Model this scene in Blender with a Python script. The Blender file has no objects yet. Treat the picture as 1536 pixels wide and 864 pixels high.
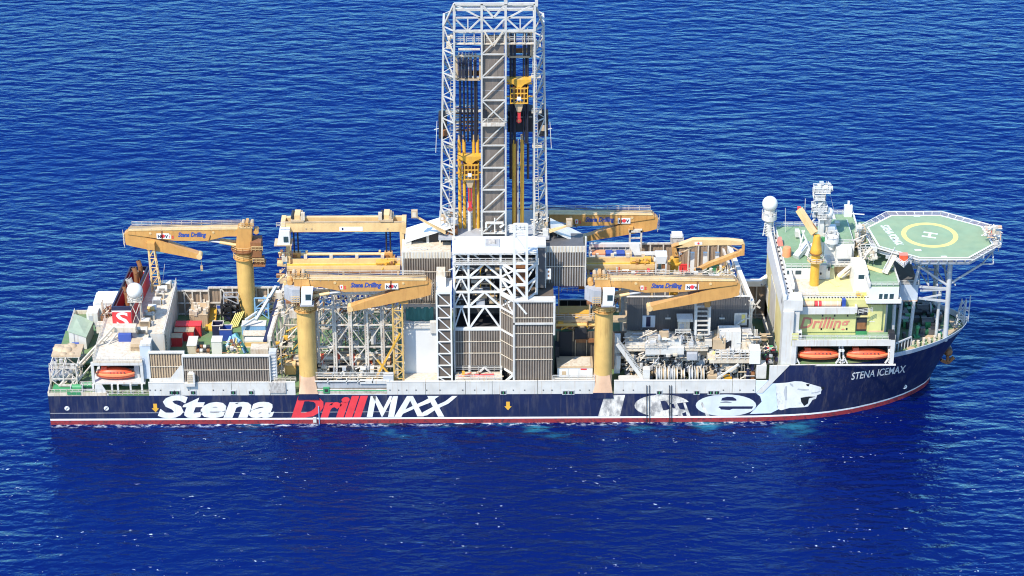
import bpy, bmesh, math, random
from mathutils import Vector, Matrix
R=random.Random(7)
SC=bpy.context.scene; COL=SC.collection
# ---------------- camera numbers (metres; X bow, Y away from viewer, Z up, sea at 0)
CD=600.0; CA=math.radians(27.4); CT=math.radians(0.5); CF=3624.0; CZ=26.4
_ca,_sa,_ct,_st=math.cos(CA),math.sin(CA),math.cos(CT),math.sin(CT)
FW=Vector((_ca*_st,_ca*_ct,-_sa)); RT=Vector((_ct,-_st,0)); UP=Vector((_sa*_st,_sa*_ct,_ca))
CAM=Vector((0,0,CZ))-FW*CD
def ray(px,py): return FW+RT*((px-768)/CF)-UP*((py-432)/CF)
def W(px,py,Y):            # survey point: photo pixel at a known transverse station Y
    r=ray(px,py); return CAM+r*((Y-CAM.y)/r.y)
def G(px,py,Z):            # survey point: photo pixel at a known height Z
    r=ray(px,py); return CAM+r*((Z-CAM.z)/r.z)
def XZ(px,py,Y): p=W(px,py,Y); return p.x,p.z
# ---------------- materials
MATS={}
def mat(name,c,rough=.55,metal=0,dirt=None,amt=.35,scale=(.5,.5,.12),thr=(.5,.75),var=.10,streak=None):
    m=bpy.data.materials.new(name); m.use_nodes=True; nt=m.node_tree; N=nt.nodes; L=nt.links
    b=N['Principled BSDF']; b.inputs['Roughness'].default_value=rough; b.inputs['Metallic'].default_value=metal
    geo=N.new('ShaderNodeNewGeometry')
    n2=N.new('ShaderNodeTexNoise'); n2.inputs['Scale'].default_value=.35; n2.inputs['Detail'].default_value=5
    L.new(geo.outputs['Position'],n2.inputs['Vector'])
    hsv=N.new('ShaderNodeHueSaturation'); hsv.inputs['Color'].default_value=(*c,1)
    mr=N.new('ShaderNodeMapRange'); mr.inputs[3].default_value=1-var; mr.inputs[4].default_value=1+var
    mr.inputs[1].default_value=.3; mr.inputs[2].default_value=.7
    L.new(n2.outputs['Fac'],mr.inputs[0]); L.new(mr.outputs[0],hsv.inputs['Value'])
    out=hsv.outputs['Color']
    if dirt:
        mp=N.new('ShaderNodeMapping'); mp.inputs['Scale'].default_value=scale
        L.new(geo.outputs['Position'],mp.inputs['Vector'])
        n=N.new('ShaderNodeTexNoise'); n.inputs['Scale'].default_value=2.2; n.inputs['Detail'].default_value=6; n.inputs['Roughness'].default_value=.65
        L.new(mp.outputs[0],n.inputs['Vector'])
        r=N.new('ShaderNodeMapRange'); r.inputs[1].default_value=thr[0]; r.inputs[2].default_value=thr[1]; r.inputs[3].default_value=0; r.inputs[4].default_value=amt
        L.new(n.outputs['Fac'],r.inputs[0])
        mx=N.new('ShaderNodeMix'); mx.data_type='RGBA'
        L.new(r.outputs[0],mx.inputs[0]); L.new(out,mx.inputs[6]); mx.inputs[7].default_value=(*dirt,1)
        out=mx.outputs[2]
    if streak:
        mp=N.new('ShaderNodeMapping'); mp.inputs['Scale'].default_value=(1.1,1.1,.06); L.new(geo.outputs['Position'],mp.inputs['Vector'])
        n=N.new('ShaderNodeTexNoise'); n.inputs['Scale'].default_value=1.6; n.inputs['Detail'].default_value=4; n.inputs['Roughness'].default_value=.6; L.new(mp.outputs[0],n.inputs['Vector'])
        r=N.new('ShaderNodeMapRange'); r.inputs[1].default_value=.56; r.inputs[2].default_value=.72; r.inputs[3].default_value=0; r.inputs[4].default_value=streak[1]; L.new(n.outputs['Fac'],r.inputs[0])
        mx=N.new('ShaderNodeMix'); mx.data_type='RGBA'; L.new(r.outputs[0],mx.inputs[0]); L.new(out,mx.inputs[6]); mx.inputs[7].default_value=(*streak[0],1); out=mx.outputs[2]
    L.new(out,b.inputs['Base Color'])
    MATS[name]=m; return m
RUST=(.22,.09,.035)
mat('white',(.58,.565,.53),.45,dirt=(.55,.47,.36),amt=.35,streak=((.40,.27,.16),.55))
mat('clean_white',(.68,.67,.645),.4,var=.04)
mat('cream',(.60,.53,.42),.5,dirt=(.34,.22,.13),amt=.55,thr=(.46,.7),streak=((.32,.18,.09),.55))
mat('steel_white',(.57,.525,.455),.5,dirt=(.30,.20,.13),amt=.6,thr=(.48,.68),streak=((.30,.17,.08),.6))
mat('yellow',(.62,.40,.13),.45,dirt=(.40,.22,.08),amt=.4,streak=((.36,.18,.05),.5))
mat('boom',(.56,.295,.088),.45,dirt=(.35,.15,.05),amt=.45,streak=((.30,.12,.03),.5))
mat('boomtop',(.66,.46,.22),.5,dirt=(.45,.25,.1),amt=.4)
mat('line_white',(.85,.85,.85),.4,var=.03)
mat('tower_clad',(.165,.135,.112),.6,dirt=(.30,.25,.21),amt=.7,scale=(.5,.5,.05),streak=((.07,.055,.045),.6))
mat('fence',(.30,.22,.155),.6,dirt=(.18,.13,.10),amt=.7,scale=(.5,.5,.08))
mat('roof_pale',(.34,.41,.29),.6,dirt=(.5,.52,.42),amt=.4)
mat('pale_letter',(.60,.64,.69),.5,dirt=(.5,.5,.48),amt=.4)
mat('tower_white',(.50,.485,.45),.5,dirt=(.28,.23,.18),amt=.5,scale=(.3,.3,.2))
mat('peach',(.66,.42,.27),.5,dirt=(.45,.3,.2),amt=.4)
mat('tube_yellow',(.68,.37,.045),.4,dirt=(.35,.18,.05),amt=.5)
mat('orange',(.74,.09,.03),.4,dirt=(.6,.25,.12),amt=.3)
mat('orange_light',(.85,.28,.12),.4,var=.05)
mat('navy',(.011,.016,.055),.4,dirt=(.075,.075,.095),amt=.6,scale=(.25,.25,.08),streak=((.12,.10,.10),.45))
mat('navy_paint',(.018,.02,.055),.4)
mat('red_boot',(.27,.03,.035),.5,dirt=(.09,.02,.03),amt=.9,scale=(.5,.5,.5),thr=(.5,.62),streak=((.06,.05,.04),.7))
mat('red',(.62,.04,.045),.45,dirt=(.4,.05,.05),amt=.3)
mat('red_letter',(.72,.05,.06),.45,dirt=(.4,.06,.07),amt=.4)
mat('letter',(.74,.735,.72),.5,dirt=(.5,.48,.45),amt=.4,thr=(.5,.8),streak=((.45,.42,.38),.45))
mat('worn_letter',(.70,.66,.60),.55,dirt=(.22,.21,.21),amt=.85,thr=(.44,.62),scale=(.35,.35,.2))
mat('pale_blue',(.60,.70,.80),.45,dirt=(.62,.66,.7),amt=.4)
mat('deck_green',(.11,.20,.08),.7,dirt=(.22,.19,.12),amt=.6,scale=(.3,.3,.3),thr=(.42,.66))
mat('deck_pale',(.19,.29,.165),.65,dirt=(.33,.36,.25),amt=.45,scale=(.4,.4,.4))
mat('heli_green',(.22,.31,.19),.7,dirt=(.27,.33,.19),amt=.6,scale=(.12,.12,.12),thr=(.4,.7))
mat('mark_yellow',(.72,.60,.18),.6)
mat('lime',(.58,.55,.23),.5,dirt=(.5,.48,.25),amt=.3)
mat('pale_yellow',(.66,.56,.26),.5)
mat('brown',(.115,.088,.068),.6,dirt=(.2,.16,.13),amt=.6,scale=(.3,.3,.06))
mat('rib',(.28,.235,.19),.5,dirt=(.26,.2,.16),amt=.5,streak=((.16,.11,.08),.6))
mat('grey_rib',(.32,.305,.29),.5,dirt=(.30,.27,.25),amt=.4)
mat('greyclad',(.09,.088,.092),.6,dirt=(.16,.14,.13),amt=.5,scale=(.4,.4,.06))
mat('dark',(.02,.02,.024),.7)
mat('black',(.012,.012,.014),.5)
mat('rope',(.02,.02,.03),.5)
mat('rust',RUST,.7,dirt=(.36,.17,.06),amt=.7)
mat('grey',(.36,.37,.39),.5,dirt=(.2,.17,.15),amt=.5)
mat('lightgrey',(.46,.475,.49),.5,dirt=(.36,.33,.3),amt=.45)
mat('bluegrey',(.48,.53,.59),.45)
mat('blue',(.03,.07,.30),.45)
mat('light_blue',(.22,.42,.66),.45,dirt=(.5,.5,.5),amt=.4)
mat('glass',(.03,.06,.07),.08)
mat('teal',(.025,.13,.115),.6,dirt=(.06,.25,.22),amt=.6)
mat('green',(.05,.25,.10),.5)
mat('tan',(.47,.35,.22),.6,dirt=(.3,.2,.12),amt=.6)
mat('greywhite',(.50,.475,.44),.55,dirt=(.2,.17,.15),amt=.75,thr=(.44,.64),scale=(.9,.9,.35))
mat('net',(.42,.38,.36),.7)
# ---------------- mesh builder
class MB:
    def __init__(s,m='white'): s.v=[]; s.f=[]; s.mi=[]; s.mats=[]; s.use(m)
    def use(s,m):
        if m not in s.mats: s.mats.append(m)
        s.c=s.mats.index(m); return s
    def add(s,vs,fs):
        o=len(s.v); s.v+= [Vector(v) for v in vs]
        for f in fs: s.f.append([i+o for i in f]); s.mi.append(s.c)
    def hexa(s,c):  # 8 corners: bottom 4 ccw, top 4 ccw
        s.add(c,[(3,2,1,0),(4,5,6,7),(0,1,5,4),(1,2,6,5),(2,3,7,6),(3,0,4,7)])
    def box(s,a,b):
        x0,x1=sorted((a[0],b[0])); y0,y1=sorted((a[1],b[1])); z0,z1=sorted((a[2],b[2]))
        s.hexa([(x0,y0,z0),(x1,y0,z0),(x1,y1,z0),(x0,y1,z0),(x0,y0,z1),(x1,y0,z1),(x1,y1,z1),(x0,y1,z1)])
    def cbox(s,c,d): s.box([c[i]-d[i]/2 for i in range(3)],[c[i]+d[i]/2 for i in range(3)])
    def fb(s,px0,py0,px1,py1,Y,d):   # box whose near face at station Y is surveyed by its corners
        a=W(px0,py1,Y); b=W(px1,py0,Y); s.box((a.x,Y,a.z),(b.x,Y+d,b.z)); return s
    def beam(s,p,q,w=.3,h=None):
        p=Vector(p); q=Vector(q); h=h or w; d=q-p
        if d.length<1e-5: return
        d.normalize(); up=Vector((0,0,1)) if abs(d.z)<.95 else Vector((0,1,0))
        a=d.cross(up).normalized()*(w/2); b=a.cross(d).normalized()*(h/2)
        s.add([p-a-b,p+a-b,p+a+b,p-a+b,q-a-b,q+a-b,q+a+b,q-a+b],[(0,1,2,3),(7,6,5,4),(0,4,5,1),(1,5,6,2),(2,6,7,3),(3,7,4,0)])
    def tube(s,p,q,r,n=8,r2=None,cap=True):
        p=Vector(p); q=Vector(q); r2=r if r2 is None else r2; d=(q-p)
        if d.length<1e-5: return
        d.normalize(); up=Vector((0,0,1)) if abs(d.z)<.95 else Vector((0,1,0))
        a=d.cross(up).normalized(); b=a.cross(d)
        vs=[]
        for c,rr in ((p,r),(q,r2)):
            for i in range(n):
                t=2*math.pi*i/n; vs.append(c+a*(math.cos(t)*rr)+b*(math.sin(t)*rr))
        fs=[(i,(i+1)%n,n+(i+1)%n,n+i) for i in range(n)]
        if cap: fs+=[tuple(range(n-1,-1,-1)),tuple(range(n,2*n))]
        s.add(vs,fs)
    def path(s,pts,r,n=6):
        for a,b in zip(pts,pts[1:]): s.tube(a,b,r,n)
    def poly(s,pts,d):               # polygon (3-D points) extruded by vector d
        n=len(pts); pts=[Vector(p) for p in pts]; d=Vector(d)
        s.add(pts+[p+d for p in pts],[tuple(range(n)),tuple(range(2*n-1,n-1,-1))]+[(i,n+i,n+(i+1)%n,(i+1)%n) for i in range(n)])
    def xz(s,pts,y,d): s.poly([(x,y,z) for x,z in pts],(0,d,0))
    def lathe(s,prof,c,n=20):
        c=Vector(c); vs=[]; fs=[]; k=len(prof)
        for i in range(n):
            t=2*math.pi*i/n
            for r,z in prof: vs.append(c+Vector((r*math.cos(t),r*math.sin(t),z)))
        for i in range(n):
            j=(i+1)%n
            for q in range(k-1): fs.append((i*k+q,j*k+q,j*k+q+1,i*k+q+1))
        s.add(vs,fs)
    def ball(s,c,r,n=20,m=12,sz=1):
        s.lathe([(max(1e-4,r*math.sin(math.pi*i/m)),-r*sz*math.cos(math.pi*i/m)) for i in range(m+1)],c,n)
    def rail(s,pts,h=1.1,sp=2.0,w=.07,n=3,close=False):
        pts=[Vector(p) for p in pts]
        if close: pts.append(pts[0])
        for a,b in zip(pts,pts[1:]):
            k=max(1,round((b-a).length/sp))
            for i in range(k+1):
                p=a.lerp(b,i/k); s.beam(p,p+Vector((0,0,h)),w)
            for j in range(n):
                z=Vector((0,0,h*(j+1)/n)); s.beam(a+z,b+z,w)
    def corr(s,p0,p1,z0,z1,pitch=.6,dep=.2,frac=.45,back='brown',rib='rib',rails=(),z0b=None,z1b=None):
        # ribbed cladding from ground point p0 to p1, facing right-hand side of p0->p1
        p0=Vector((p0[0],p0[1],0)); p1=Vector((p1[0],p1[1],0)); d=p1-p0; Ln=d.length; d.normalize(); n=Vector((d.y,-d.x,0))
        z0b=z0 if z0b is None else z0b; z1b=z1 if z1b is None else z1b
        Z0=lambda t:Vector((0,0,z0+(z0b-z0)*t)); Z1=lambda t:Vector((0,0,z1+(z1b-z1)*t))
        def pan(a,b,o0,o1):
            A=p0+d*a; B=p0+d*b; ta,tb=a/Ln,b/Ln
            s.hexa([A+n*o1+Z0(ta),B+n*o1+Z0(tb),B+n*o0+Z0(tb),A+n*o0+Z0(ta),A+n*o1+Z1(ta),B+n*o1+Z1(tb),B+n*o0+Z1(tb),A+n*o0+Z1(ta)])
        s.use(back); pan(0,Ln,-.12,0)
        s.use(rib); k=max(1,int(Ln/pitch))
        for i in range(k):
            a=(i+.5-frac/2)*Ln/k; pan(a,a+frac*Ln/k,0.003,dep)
        s.use('cream')
        for z in rails:
            s.hexa([p0+n*(dep+.12)+Vector((0,0,z-.1)),p1+n*(dep+.12)+Vector((0,0,z-.1)),p1+n*(dep+.003)+Vector((0,0,z-.1)),p0+n*(dep+.003)+Vector((0,0,z-.1)),
                    p0+n*(dep+.12)+Vector((0,0,z+.1)),p1+n*(dep+.12)+Vector((0,0,z+.1)),p1+n*(dep+.003)+Vector((0,0,z+.1)),p0+n*(dep+.003)+Vector((0,0,z+.1))])
    def text(s,txt,o,u,v,size,shear=0,bold=0,dep=.03,fit=None,fith=None,proj=None,sub=False):
        cu=bpy.data.curves.new('t','FONT'); cu.body=txt; cu.size=size; cu.shear=shear; cu.offset=bold; cu.resolution_u=3
        ob=bpy.data.objects.new('t',cu); COL.objects.link(ob)
        dg=bpy.context.evaluated_depsgraph_get(); dg.update(); me=bpy.data.meshes.new_from_object(ob.evaluated_get(dg))
        bm=bmesh.new(); bm.from_mesh(me); bmesh.ops.triangulate(bm,faces=bm.faces)
        if sub:
            for _ in range(sub): bmesh.ops.subdivide_edges(bm,edges=[e for e in bm.edges if e.calc_length()>.8],cuts=1)
            bmesh.ops.triangulate(bm,faces=bm.faces)
        xs=[w.co.x for w in bm.verts]; ys=[w.co.y for w in bm.verts]
        x0,x1,y0,y1=min(xs),max(xs),min(ys),max(ys)
        kx=fit/(x1-x0) if fit else 1; ky=fith/(y1-y0) if fith else kx
        o=Vector(o); u=Vector(u).normalized(); v=Vector(v).normalized(); nn=u.cross(v)
        vs=[]
        for w in bm.verts:
            p=o+u*((w.co.x-x0)*kx)+v*((w.co.y-(y0 if fith else 0))*ky)
            vs.append(proj(p) if proj else p+nn*dep)
        s.add(vs,[[w.index for w in f.verts] for f in bm.faces])
        bm.free(); bpy.data.objects.remove(ob); bpy.data.curves.remove(cu); bpy.data.meshes.remove(me)
    def mesh(s,name,org):
        me=bpy.data.meshes.new(name); me.from_pydata([v-org for v in s.v],[],s.f)
        for m in s.mats: me.materials.append(MATS[m])
        me.polygons.foreach_set('material_index',s.mi); me.update(); return me
def smooth(o,ang=40):
    for p in o.data.polygons: p.use_smooth=True
    try: o.data.set_sharp_from_angle(angle=math.radians(ang))
    except Exception: pass
import re
def sides(t):     # ship directions instead of picture directions
    for a,b in ((r'\bleft of\b','on the stern side of'),(r'\bright of\b','on the bow side of'),(r'\bfrom the left\b','from the stern'),(r'\bleft\b','stern side'),(r'\bright\b','bow side')):
        if t: t=re.sub(a,b,t)
    return t
class Thing:
    def __init__(s,name,label,cat,group=None,kind=None):
        label=sides(label); kind=kind or 'thing'
        s.name,s.label,s.cat,s.group,s.kind=name,label,cat,group,kind; s.parts=[]; s.solo=None
    def mesh(s,m='white'): s.solo=MB(m); return s.solo
    def part(s,name,m='white',sub=None,label=None):
        b=MB(m); b._o=None; s.parts.append((name,b,sub,label)); return b
    def done(s,loc=None,sm=False):
        bs=[s.solo] if s.solo else []
        bs+=[p[1] for p in s.parts]
        vs=[v for b in bs for v in b.v]
        if loc is None:
            loc=Vector(((min(v.x for v in vs)+max(v.x for v in vs))/2,(min(v.y for v in vs)+max(v.y for v in vs))/2,min(v.z for v in vs)))
        loc=Vector(loc)
        if s.solo: root=bpy.data.objects.new(s.name,s.solo.mesh(s.name,loc))
        else: root=bpy.data.objects.new(s.name,None); root.empty_display_size=1
        COL.objects.link(root); root.location=loc
        if s.solo: smooth(root)
        if s.label: root['label']=s.label
        if s.cat: root['category']=s.cat
        if s.group: root['group']=s.group
        if s.kind: root['kind']=s.kind
        for name,b,sub,label in s.parts:
            if not b.v: continue
            o=bpy.data.objects.new(name,b.mesh(name,loc)); COL.objects.link(o); o.parent=sub._o if sub is not None else root
            b._o=o; smooth(o)
            if label: o['label']=label
            if getattr(b,'kind',None): o['kind']=b.kind
        s.root=root; return root
def dup(root,off,label=None,group=None,rz=0):
    r=root.copy(); COL.objects.link(r); r.location=root.location+Vector(off); r.rotation_euler[2]+=rz
    if label: r['label']=label
    if group: r['group']=group
    def rec(o,n):
        for ch in o.children:
            c=ch.copy(); COL.objects.link(c); c.parent=n; rec(ch,c)
    rec(root,r); return r
V=Vector
# ---------------- camera, sky, sun
cam=bpy.data.cameras.new('camera'); co=bpy.data.objects.new('camera',cam); COL.objects.link(co)
cam.sensor_width=36; cam.lens=36*CF/1536; cam.clip_start=1; cam.clip_end=30000
co.matrix_world=Matrix((( RT.x,UP.x,-FW.x,CAM.x),(RT.y,UP.y,-FW.y,CAM.y),(RT.z,UP.z,-FW.z,CAM.z),(0,0,0,1)))
SC.camera=co
SUN=Vector((-.40,-.48,.78)).normalized()
w=bpy.data.worlds.new('World'); SC.world=w; w.use_nodes=True; nt=w.node_tree
sky=nt.nodes.new('ShaderNodeTexSky'); sky.sky_type='NISHITA'; sky.sun_disc=False
sky.sun_elevation=math.asin(SUN.z); sky.sun_rotation=math.atan2(SUN.x,SUN.y); sky.air_density=1.5; sky.dust_density=.35; sky.ozone_density=6.0
bg=nt.nodes['Background']; bg.inputs['Strength'].default_value=.15
hs=nt.nodes.new('ShaderNodeHueSaturation'); hs.inputs['Saturation'].default_value=1.12; nt.links.new(sky.outputs[0],hs.inputs['Color']); nt.links.new(hs.outputs[0],bg.inputs['Color'])
sl=bpy.data.lights.new('sun','SUN'); sl.energy=3.2; sl.angle=math.radians(.5); sl.color=(1,.925,.80)
so=bpy.data.objects.new('sun',sl); COL.objects.link(so); so.rotation_euler=(-SUN).to_track_quat('-Z','Y').to_euler()
SC.view_settings.view_transform='Standard'; SC.view_settings.look='None'; SC.view_settings.exposure=1.0; SC.view_settings.gamma=1
SC.render.engine='CYCLES'; SC.cycles.filter_width=1.1; SC.cycles.max_bounces=5; SC.cycles.caustics_reflective=False; SC.cycles.caustics_refractive=False
try: SC.cycles.use_denoising=True
except Exception: pass
# ---------------- sea
m=bpy.data.materials.new('sea'); m.use_nodes=True; nt=m.node_tree; N=nt.nodes; L=nt.links; MATS['sea']=m
out=N['Material Output']; N.remove(N['Principled BSDF'])
dif=N.new('ShaderNodeBsdfDiffuse'); glo=N.new('ShaderNodeBsdfGlossy'); glo.inputs['Roughness'].default_value=.16; glo.inputs['Color'].default_value=(.17,.48,1,1)
fre=N.new('ShaderNodeFresnel'); fre.inputs['IOR'].default_value=1.66; ms=N.new('ShaderNodeMixShader')
L.new(fre.outputs[0],ms.inputs[0]); L.new(dif.outputs[0],ms.inputs[1]); L.new(glo.outputs[0],ms.inputs[2]); L.new(ms.outputs[0],out.inputs['Surface'])
geo=N.new('ShaderNodeNewGeometry')
def vmath(op,a,bv):
    n=N.new('ShaderNodeVectorMath'); n.operation=op; L.new(a,n.inputs[0]); n.inputs[1].default_value=bv; return n.outputs[0]
def fmath(op,a,c):
    n=N.new('ShaderNodeMath'); n.operation=op
    for i,x in enumerate((a,c)):
        if isinstance(x,(int,float)): n.inputs[i].default_value=x
        else: L.new(x,n.inputs[i])
    return n.outputs[0]
def noise(rot,sc,scale,det=3,rough=.5,dist=0.):
    mp=N.new('ShaderNodeMapping'); mp.inputs['Rotation'].default_value=(0,0,math.radians(rot)); mp.inputs['Scale'].default_value=(sc[0],sc[1],1)
    L.new(geo.outputs['Position'],mp.inputs['Vector'])
    n=N.new('ShaderNodeTexNoise'); n.inputs['Scale'].default_value=scale; n.inputs['Detail'].default_value=det; n.inputs['Roughness'].default_value=rough; n.inputs['Distortion'].default_value=dist
    L.new(mp.outputs[0],n.inputs['Vector']); return n.outputs['Fac']
a1=noise(34,(.42,1),.23,2,.5,.2); a2=noise(-38,(.42,1),.30,2,.5,.2); a3=noise(4,(.65,1),.70,3,.6,.3); a4=noise(-14,(.8,1),1.7,2); a5=noise(46,(.34,1),.45,1)
patch=noise(10,(.5,1),.012,3)
pm=N.new('ShaderNodeMapRange'); L.new(patch,pm.inputs[0]); pm.inputs[1].default_value=.35; pm.inputs[2].default_value=.65; pm.inputs[3].default_value=.6; pm.inputs[4].default_value=1.2
h=fmath('ADD',fmath('ADD',fmath('MULTIPLY',a1,2.4),fmath('MULTIPLY',a2,1.7)),fmath('ADD',fmath('MULTIPLY',a3,.6),fmath('ADD',fmath('MULTIPLY',a4,.20),fmath('MULTIPLY',a5,.9))))
h=fmath('MULTIPLY',h,fmath('MULTIPLY',pm.outputs[0],.98))
bp=N.new('ShaderNodeBump'); bp.inputs['Strength'].default_value=1; bp.inputs['Distance'].default_value=.6
L.new(h,bp.inputs['Height']); [L.new(bp.outputs[0],q.inputs['Normal']) for q in (dif,glo,fre)]
# aerated turquoise water close along the hull
sep=N.new('ShaderNodeSeparateXYZ'); L.new(geo.outputs['Position'],sep.inputs[0])
def mrange(v,a,bb,c,d,smooth=True):
    n=N.new('ShaderNodeMapRange'); n.interpolation_type='SMOOTHSTEP' if smooth else 'LINEAR'
    L.new(v,n.inputs[0])
    for i,x in enumerate((a,bb,c,d)): n.inputs[1+i].default_value=x
    return n.outputs[0]
near=fmath('MULTIPLY',mrange(sep.outputs['Y'],-34,-22,0,1),mrange(sep.outputs['Y'],-20,-19,1,0))
xin=fmath('MULTIPLY',mrange(sep.outputs['X'],-75,-45,0,1),mrange(sep.outputs['X'],62,88,1,0))
tn=mrange(noise(0,(.5,1),.16,4,.6),.50,.72,0,1)
tur=fmath('MULTIPLY',fmath('MULTIPLY',near,xin),tn)
fleckn=mrange(noise(6,(.6,1),.85,4,.7),.645,.675,0,.9)  # white flecks: foam, and sun sparkle painted into the colour
fpatch=mrange(noise(0,(.5,1),.09,3,.6),.50,.63,0,1)
fnear=mrange(sep.outputs['Y'],-30,0,1,.0)
foam_sparkle=fmath('MULTIPLY',fmath('MULTIPLY',fleckn,fpatch),fnear)
lap=fmath('MULTIPLY',fmath('MULTIPLY',mrange(sep.outputs['Y'],-23.2,-21.2,0,1),mrange(sep.outputs['Y'],-20.5,-20,1,0)),fmath('MULTIPLY',mrange(sep.outputs['X'],-114,-112,0,1),mrange(sep.outputs['X'],62,70,1,0)))
lap=fmath('MULTIPLY',lap,mrange(noise(0,(.6,1),.7,4,.7),.48,.66,0,.75))
foam_sparkle=fmath('MAXIMUM',foam_sparkle,lap)
mx=N.new('ShaderNodeMix'); mx.data_type='RGBA'; L.new(tur,mx.inputs[0]); mx.inputs[6].default_value=(.0008,.0036,.066,1); mx.inputs[7].default_value=(.02,.14,.20,1)
mx2=N.new('ShaderNodeMix'); mx2.data_type='RGBA'; L.new(foam_sparkle,mx2.inputs[0]); L.new(mx.outputs[2],mx2.inputs[6]); mx2.inputs[7].default_value=(.75,.8,.85,1)
L.new(mx2.outputs[2],dif.inputs['Color'])
t=Thing('sea_water',None,None,kind='structure'); q=t.mesh('sea'); q.add([(-6000,-1500,0),(6000,-1500,0),(6000,9000,0),(-6000,9000,0)],[(0,1,2,3)]); t.done((0,0,0))
# ---------------- hull
DK=8.5
def interp(P,x):
    if x<=P[0][0]: return P[0][1]
    for (a,b),(c,d) in zip(P,P[1:]):
        if x<=c: return b+(d-b)*(x-a)/(c-a)
    return P[-1][1]
F0=[(.02,21),(.18,20.85),(.32,20.3),(.42,19.6),(.51,18.5),(.61,16.8),(.70,14.7),(.78,12.4),(.85,9.9),(.91,7.2),(.96,4.4),(.985,2.2),(1,0)]
F1=[(.3,21),(.40,20.9),(.467,20.6),(.575,19.5),(.676,17.4),(.75,15.4),(.82,12.9),(.88,10.2),(.93,7.2),(.965,4.6),(.985,2.6),(1,0)]
def stem(z): return 105.8+8.4*max(0,min(1,z/17))**1.2
def hb(x,z):
    if x<50: return 21.
    xn=(x-50)/(stem(z)-50); k=max(0,min(1,z/17))
    return interp(F0,xn)*(1-k)+interp(F1,xn)*k if xn<1 else 0
ship=Thing('drill_ship','long navy hulled drilling vessel floating on blue sea with big lettering','ship')
hp=ship.part('hull_plating','navy')
NU=90
def hx(u,z):
    x=-113.3+u*(stem(z)+113.3); return x
us=[i/60*.76 for i in range(60)]+[.76+.24*(1-(1-j/40)**1.6) for j in range(41)]
def ztop(x): return 8.1 if x<59.5 else 8.1+min(1,(x-59.5)/6.5)*7.7
def row(u,z,sgn):
    x=hx(u,z); return V((x,sgn*hb(x,z),z))
LV=[(-3,1.2,'red_boot'),(1.2,1.68,'line_white'),(1.68,8.1,'navy')]
for sgn in (-1,1):
    for (z0,z1,mm) in LV:
        hp.use(mm); n=1 if mm!='navy' else 4
        for k in range(n):
            za=z0+(z1-z0)*k/n; zb=z0+(z1-z0)*(k+1)/n
            for u0,u1 in zip(us,us[1:]):
                q=[row(u0,za,sgn),row(u1,za,sgn),row(u1,zb,sgn),row(u0,zb,sgn)]
                hp.add(q,[(0,1,2,3) if sgn<0 else (3,2,1,0)])
    hp.use('navy'); NS=70; NZ=5
    def up(i,k):
        z=8.1+7.7*k/NZ; xa=59.0+6.5*k/NZ; f=i/NS; f=1-(1-f)**1.5; x=xa+(stem(z)-xa)*f; return V((x,sgn*hb(x,z),z))
    for k in range(NZ):
        for i in range(NS):
            q=[up(i,k),up(i+1,k),up(i+1,k+1),up(i,k+1)]
            hp.add(q,[(0,1,2,3) if sgn<0 else (3,2,1,0)])
hp.use('navy'); hp.add([(-113.3,-21,-3),(-113.3,21,-3),(-113.3,21,8.1),(-113.3,-21,8.1)],[(3,2,1,0)])
hp.use('letter')   # thin knuckle line and weld seams
hp.box((-113.2,-21.03,3.25),(-30,-21.003,3.31))
# decks
md=ship.part('main_deck','deck_green'); md.box((-113.2,-20.9,7.9),(-8.6,20.9,DK)); md.box((8.6,-20.9,7.9),(58.5,20.9,DK)); md.box((58.5,-19.6,7.9),(66,19.6,DK)); md.box((-8.6,-20.9,7.9),(8.6,-6,DK)); md.box((-8.6,6,7.9),(8.6,20.9,DK))
fd=ship.part('forecastle_deck','deck_green')
xs=[65+i*1.2 for i in range(41)]
xs=[x for x in xs if x<stem(15.6)-.3]+[stem(15.6)-.3]
lo=[V((x,-hb(x,15.6)+.05,15.6)) for x in xs]; hi=[V((x,hb(x,15.6)-.05,15.6)) for x in xs]
for i in range(len(xs)-1): fd.add([lo[i],lo[i+1],hi[i+1],hi[i]],[(0,1,2,3)])
fd.use('white'); fd.box((65,-20.8,DK),(65.3,20.8,15.55))
# bulwark plates (white, slightly inset from the shell)
def plate(px0,px1,s=1,z0=8.1,z1=11.6):
    x0=W(px0,583,-21*s).x; x1=W(px1,583,-21*s).x
    bw=ship.part('bulwark_plate','white'); y=-21.02*s; bw.box((x0,y,z0+.02),(x1,y+.25*s,z1)); bw.box((x0,y-.06*s,z1),(x1,y+.5*s,z1+.15))
SEG=[(223,285),(285.6,347),(347.6,405),(405.6,443),(580,638),(638.6,698),(698.6,738),(738.6,806),(806.6,892),(921,1013),(1013.6,1098),(1098.6,1133)]
for a,c in SEG: plate(a,c)
x1=W(1133,583,-21).x
bw=ship.part('bulwark','white')
bw.use('pale_blue'); bw.xz([(x1+.1,8.12),(59.3,8.12),(62.3,11.6),(x1+.1,11.6)],-21.02,.25)
bw.use('white'); bw.xz([(62.4,11.6),(59.4,8.12),(61.0,8.12),(67.2,15.8),(62.4,15.8)],-21.06,.3)
bw.xz([(59.4,8.12),(61,8.12),(67.2,15.8),(62.4,15.8)],21.06,-.3)
for a,c in [(223,305),(430,892),(900,1133)]: plate(a,c,-1,8.1,9.6)
bw=ship.part('bow_bulwark','bluegrey')
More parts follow.
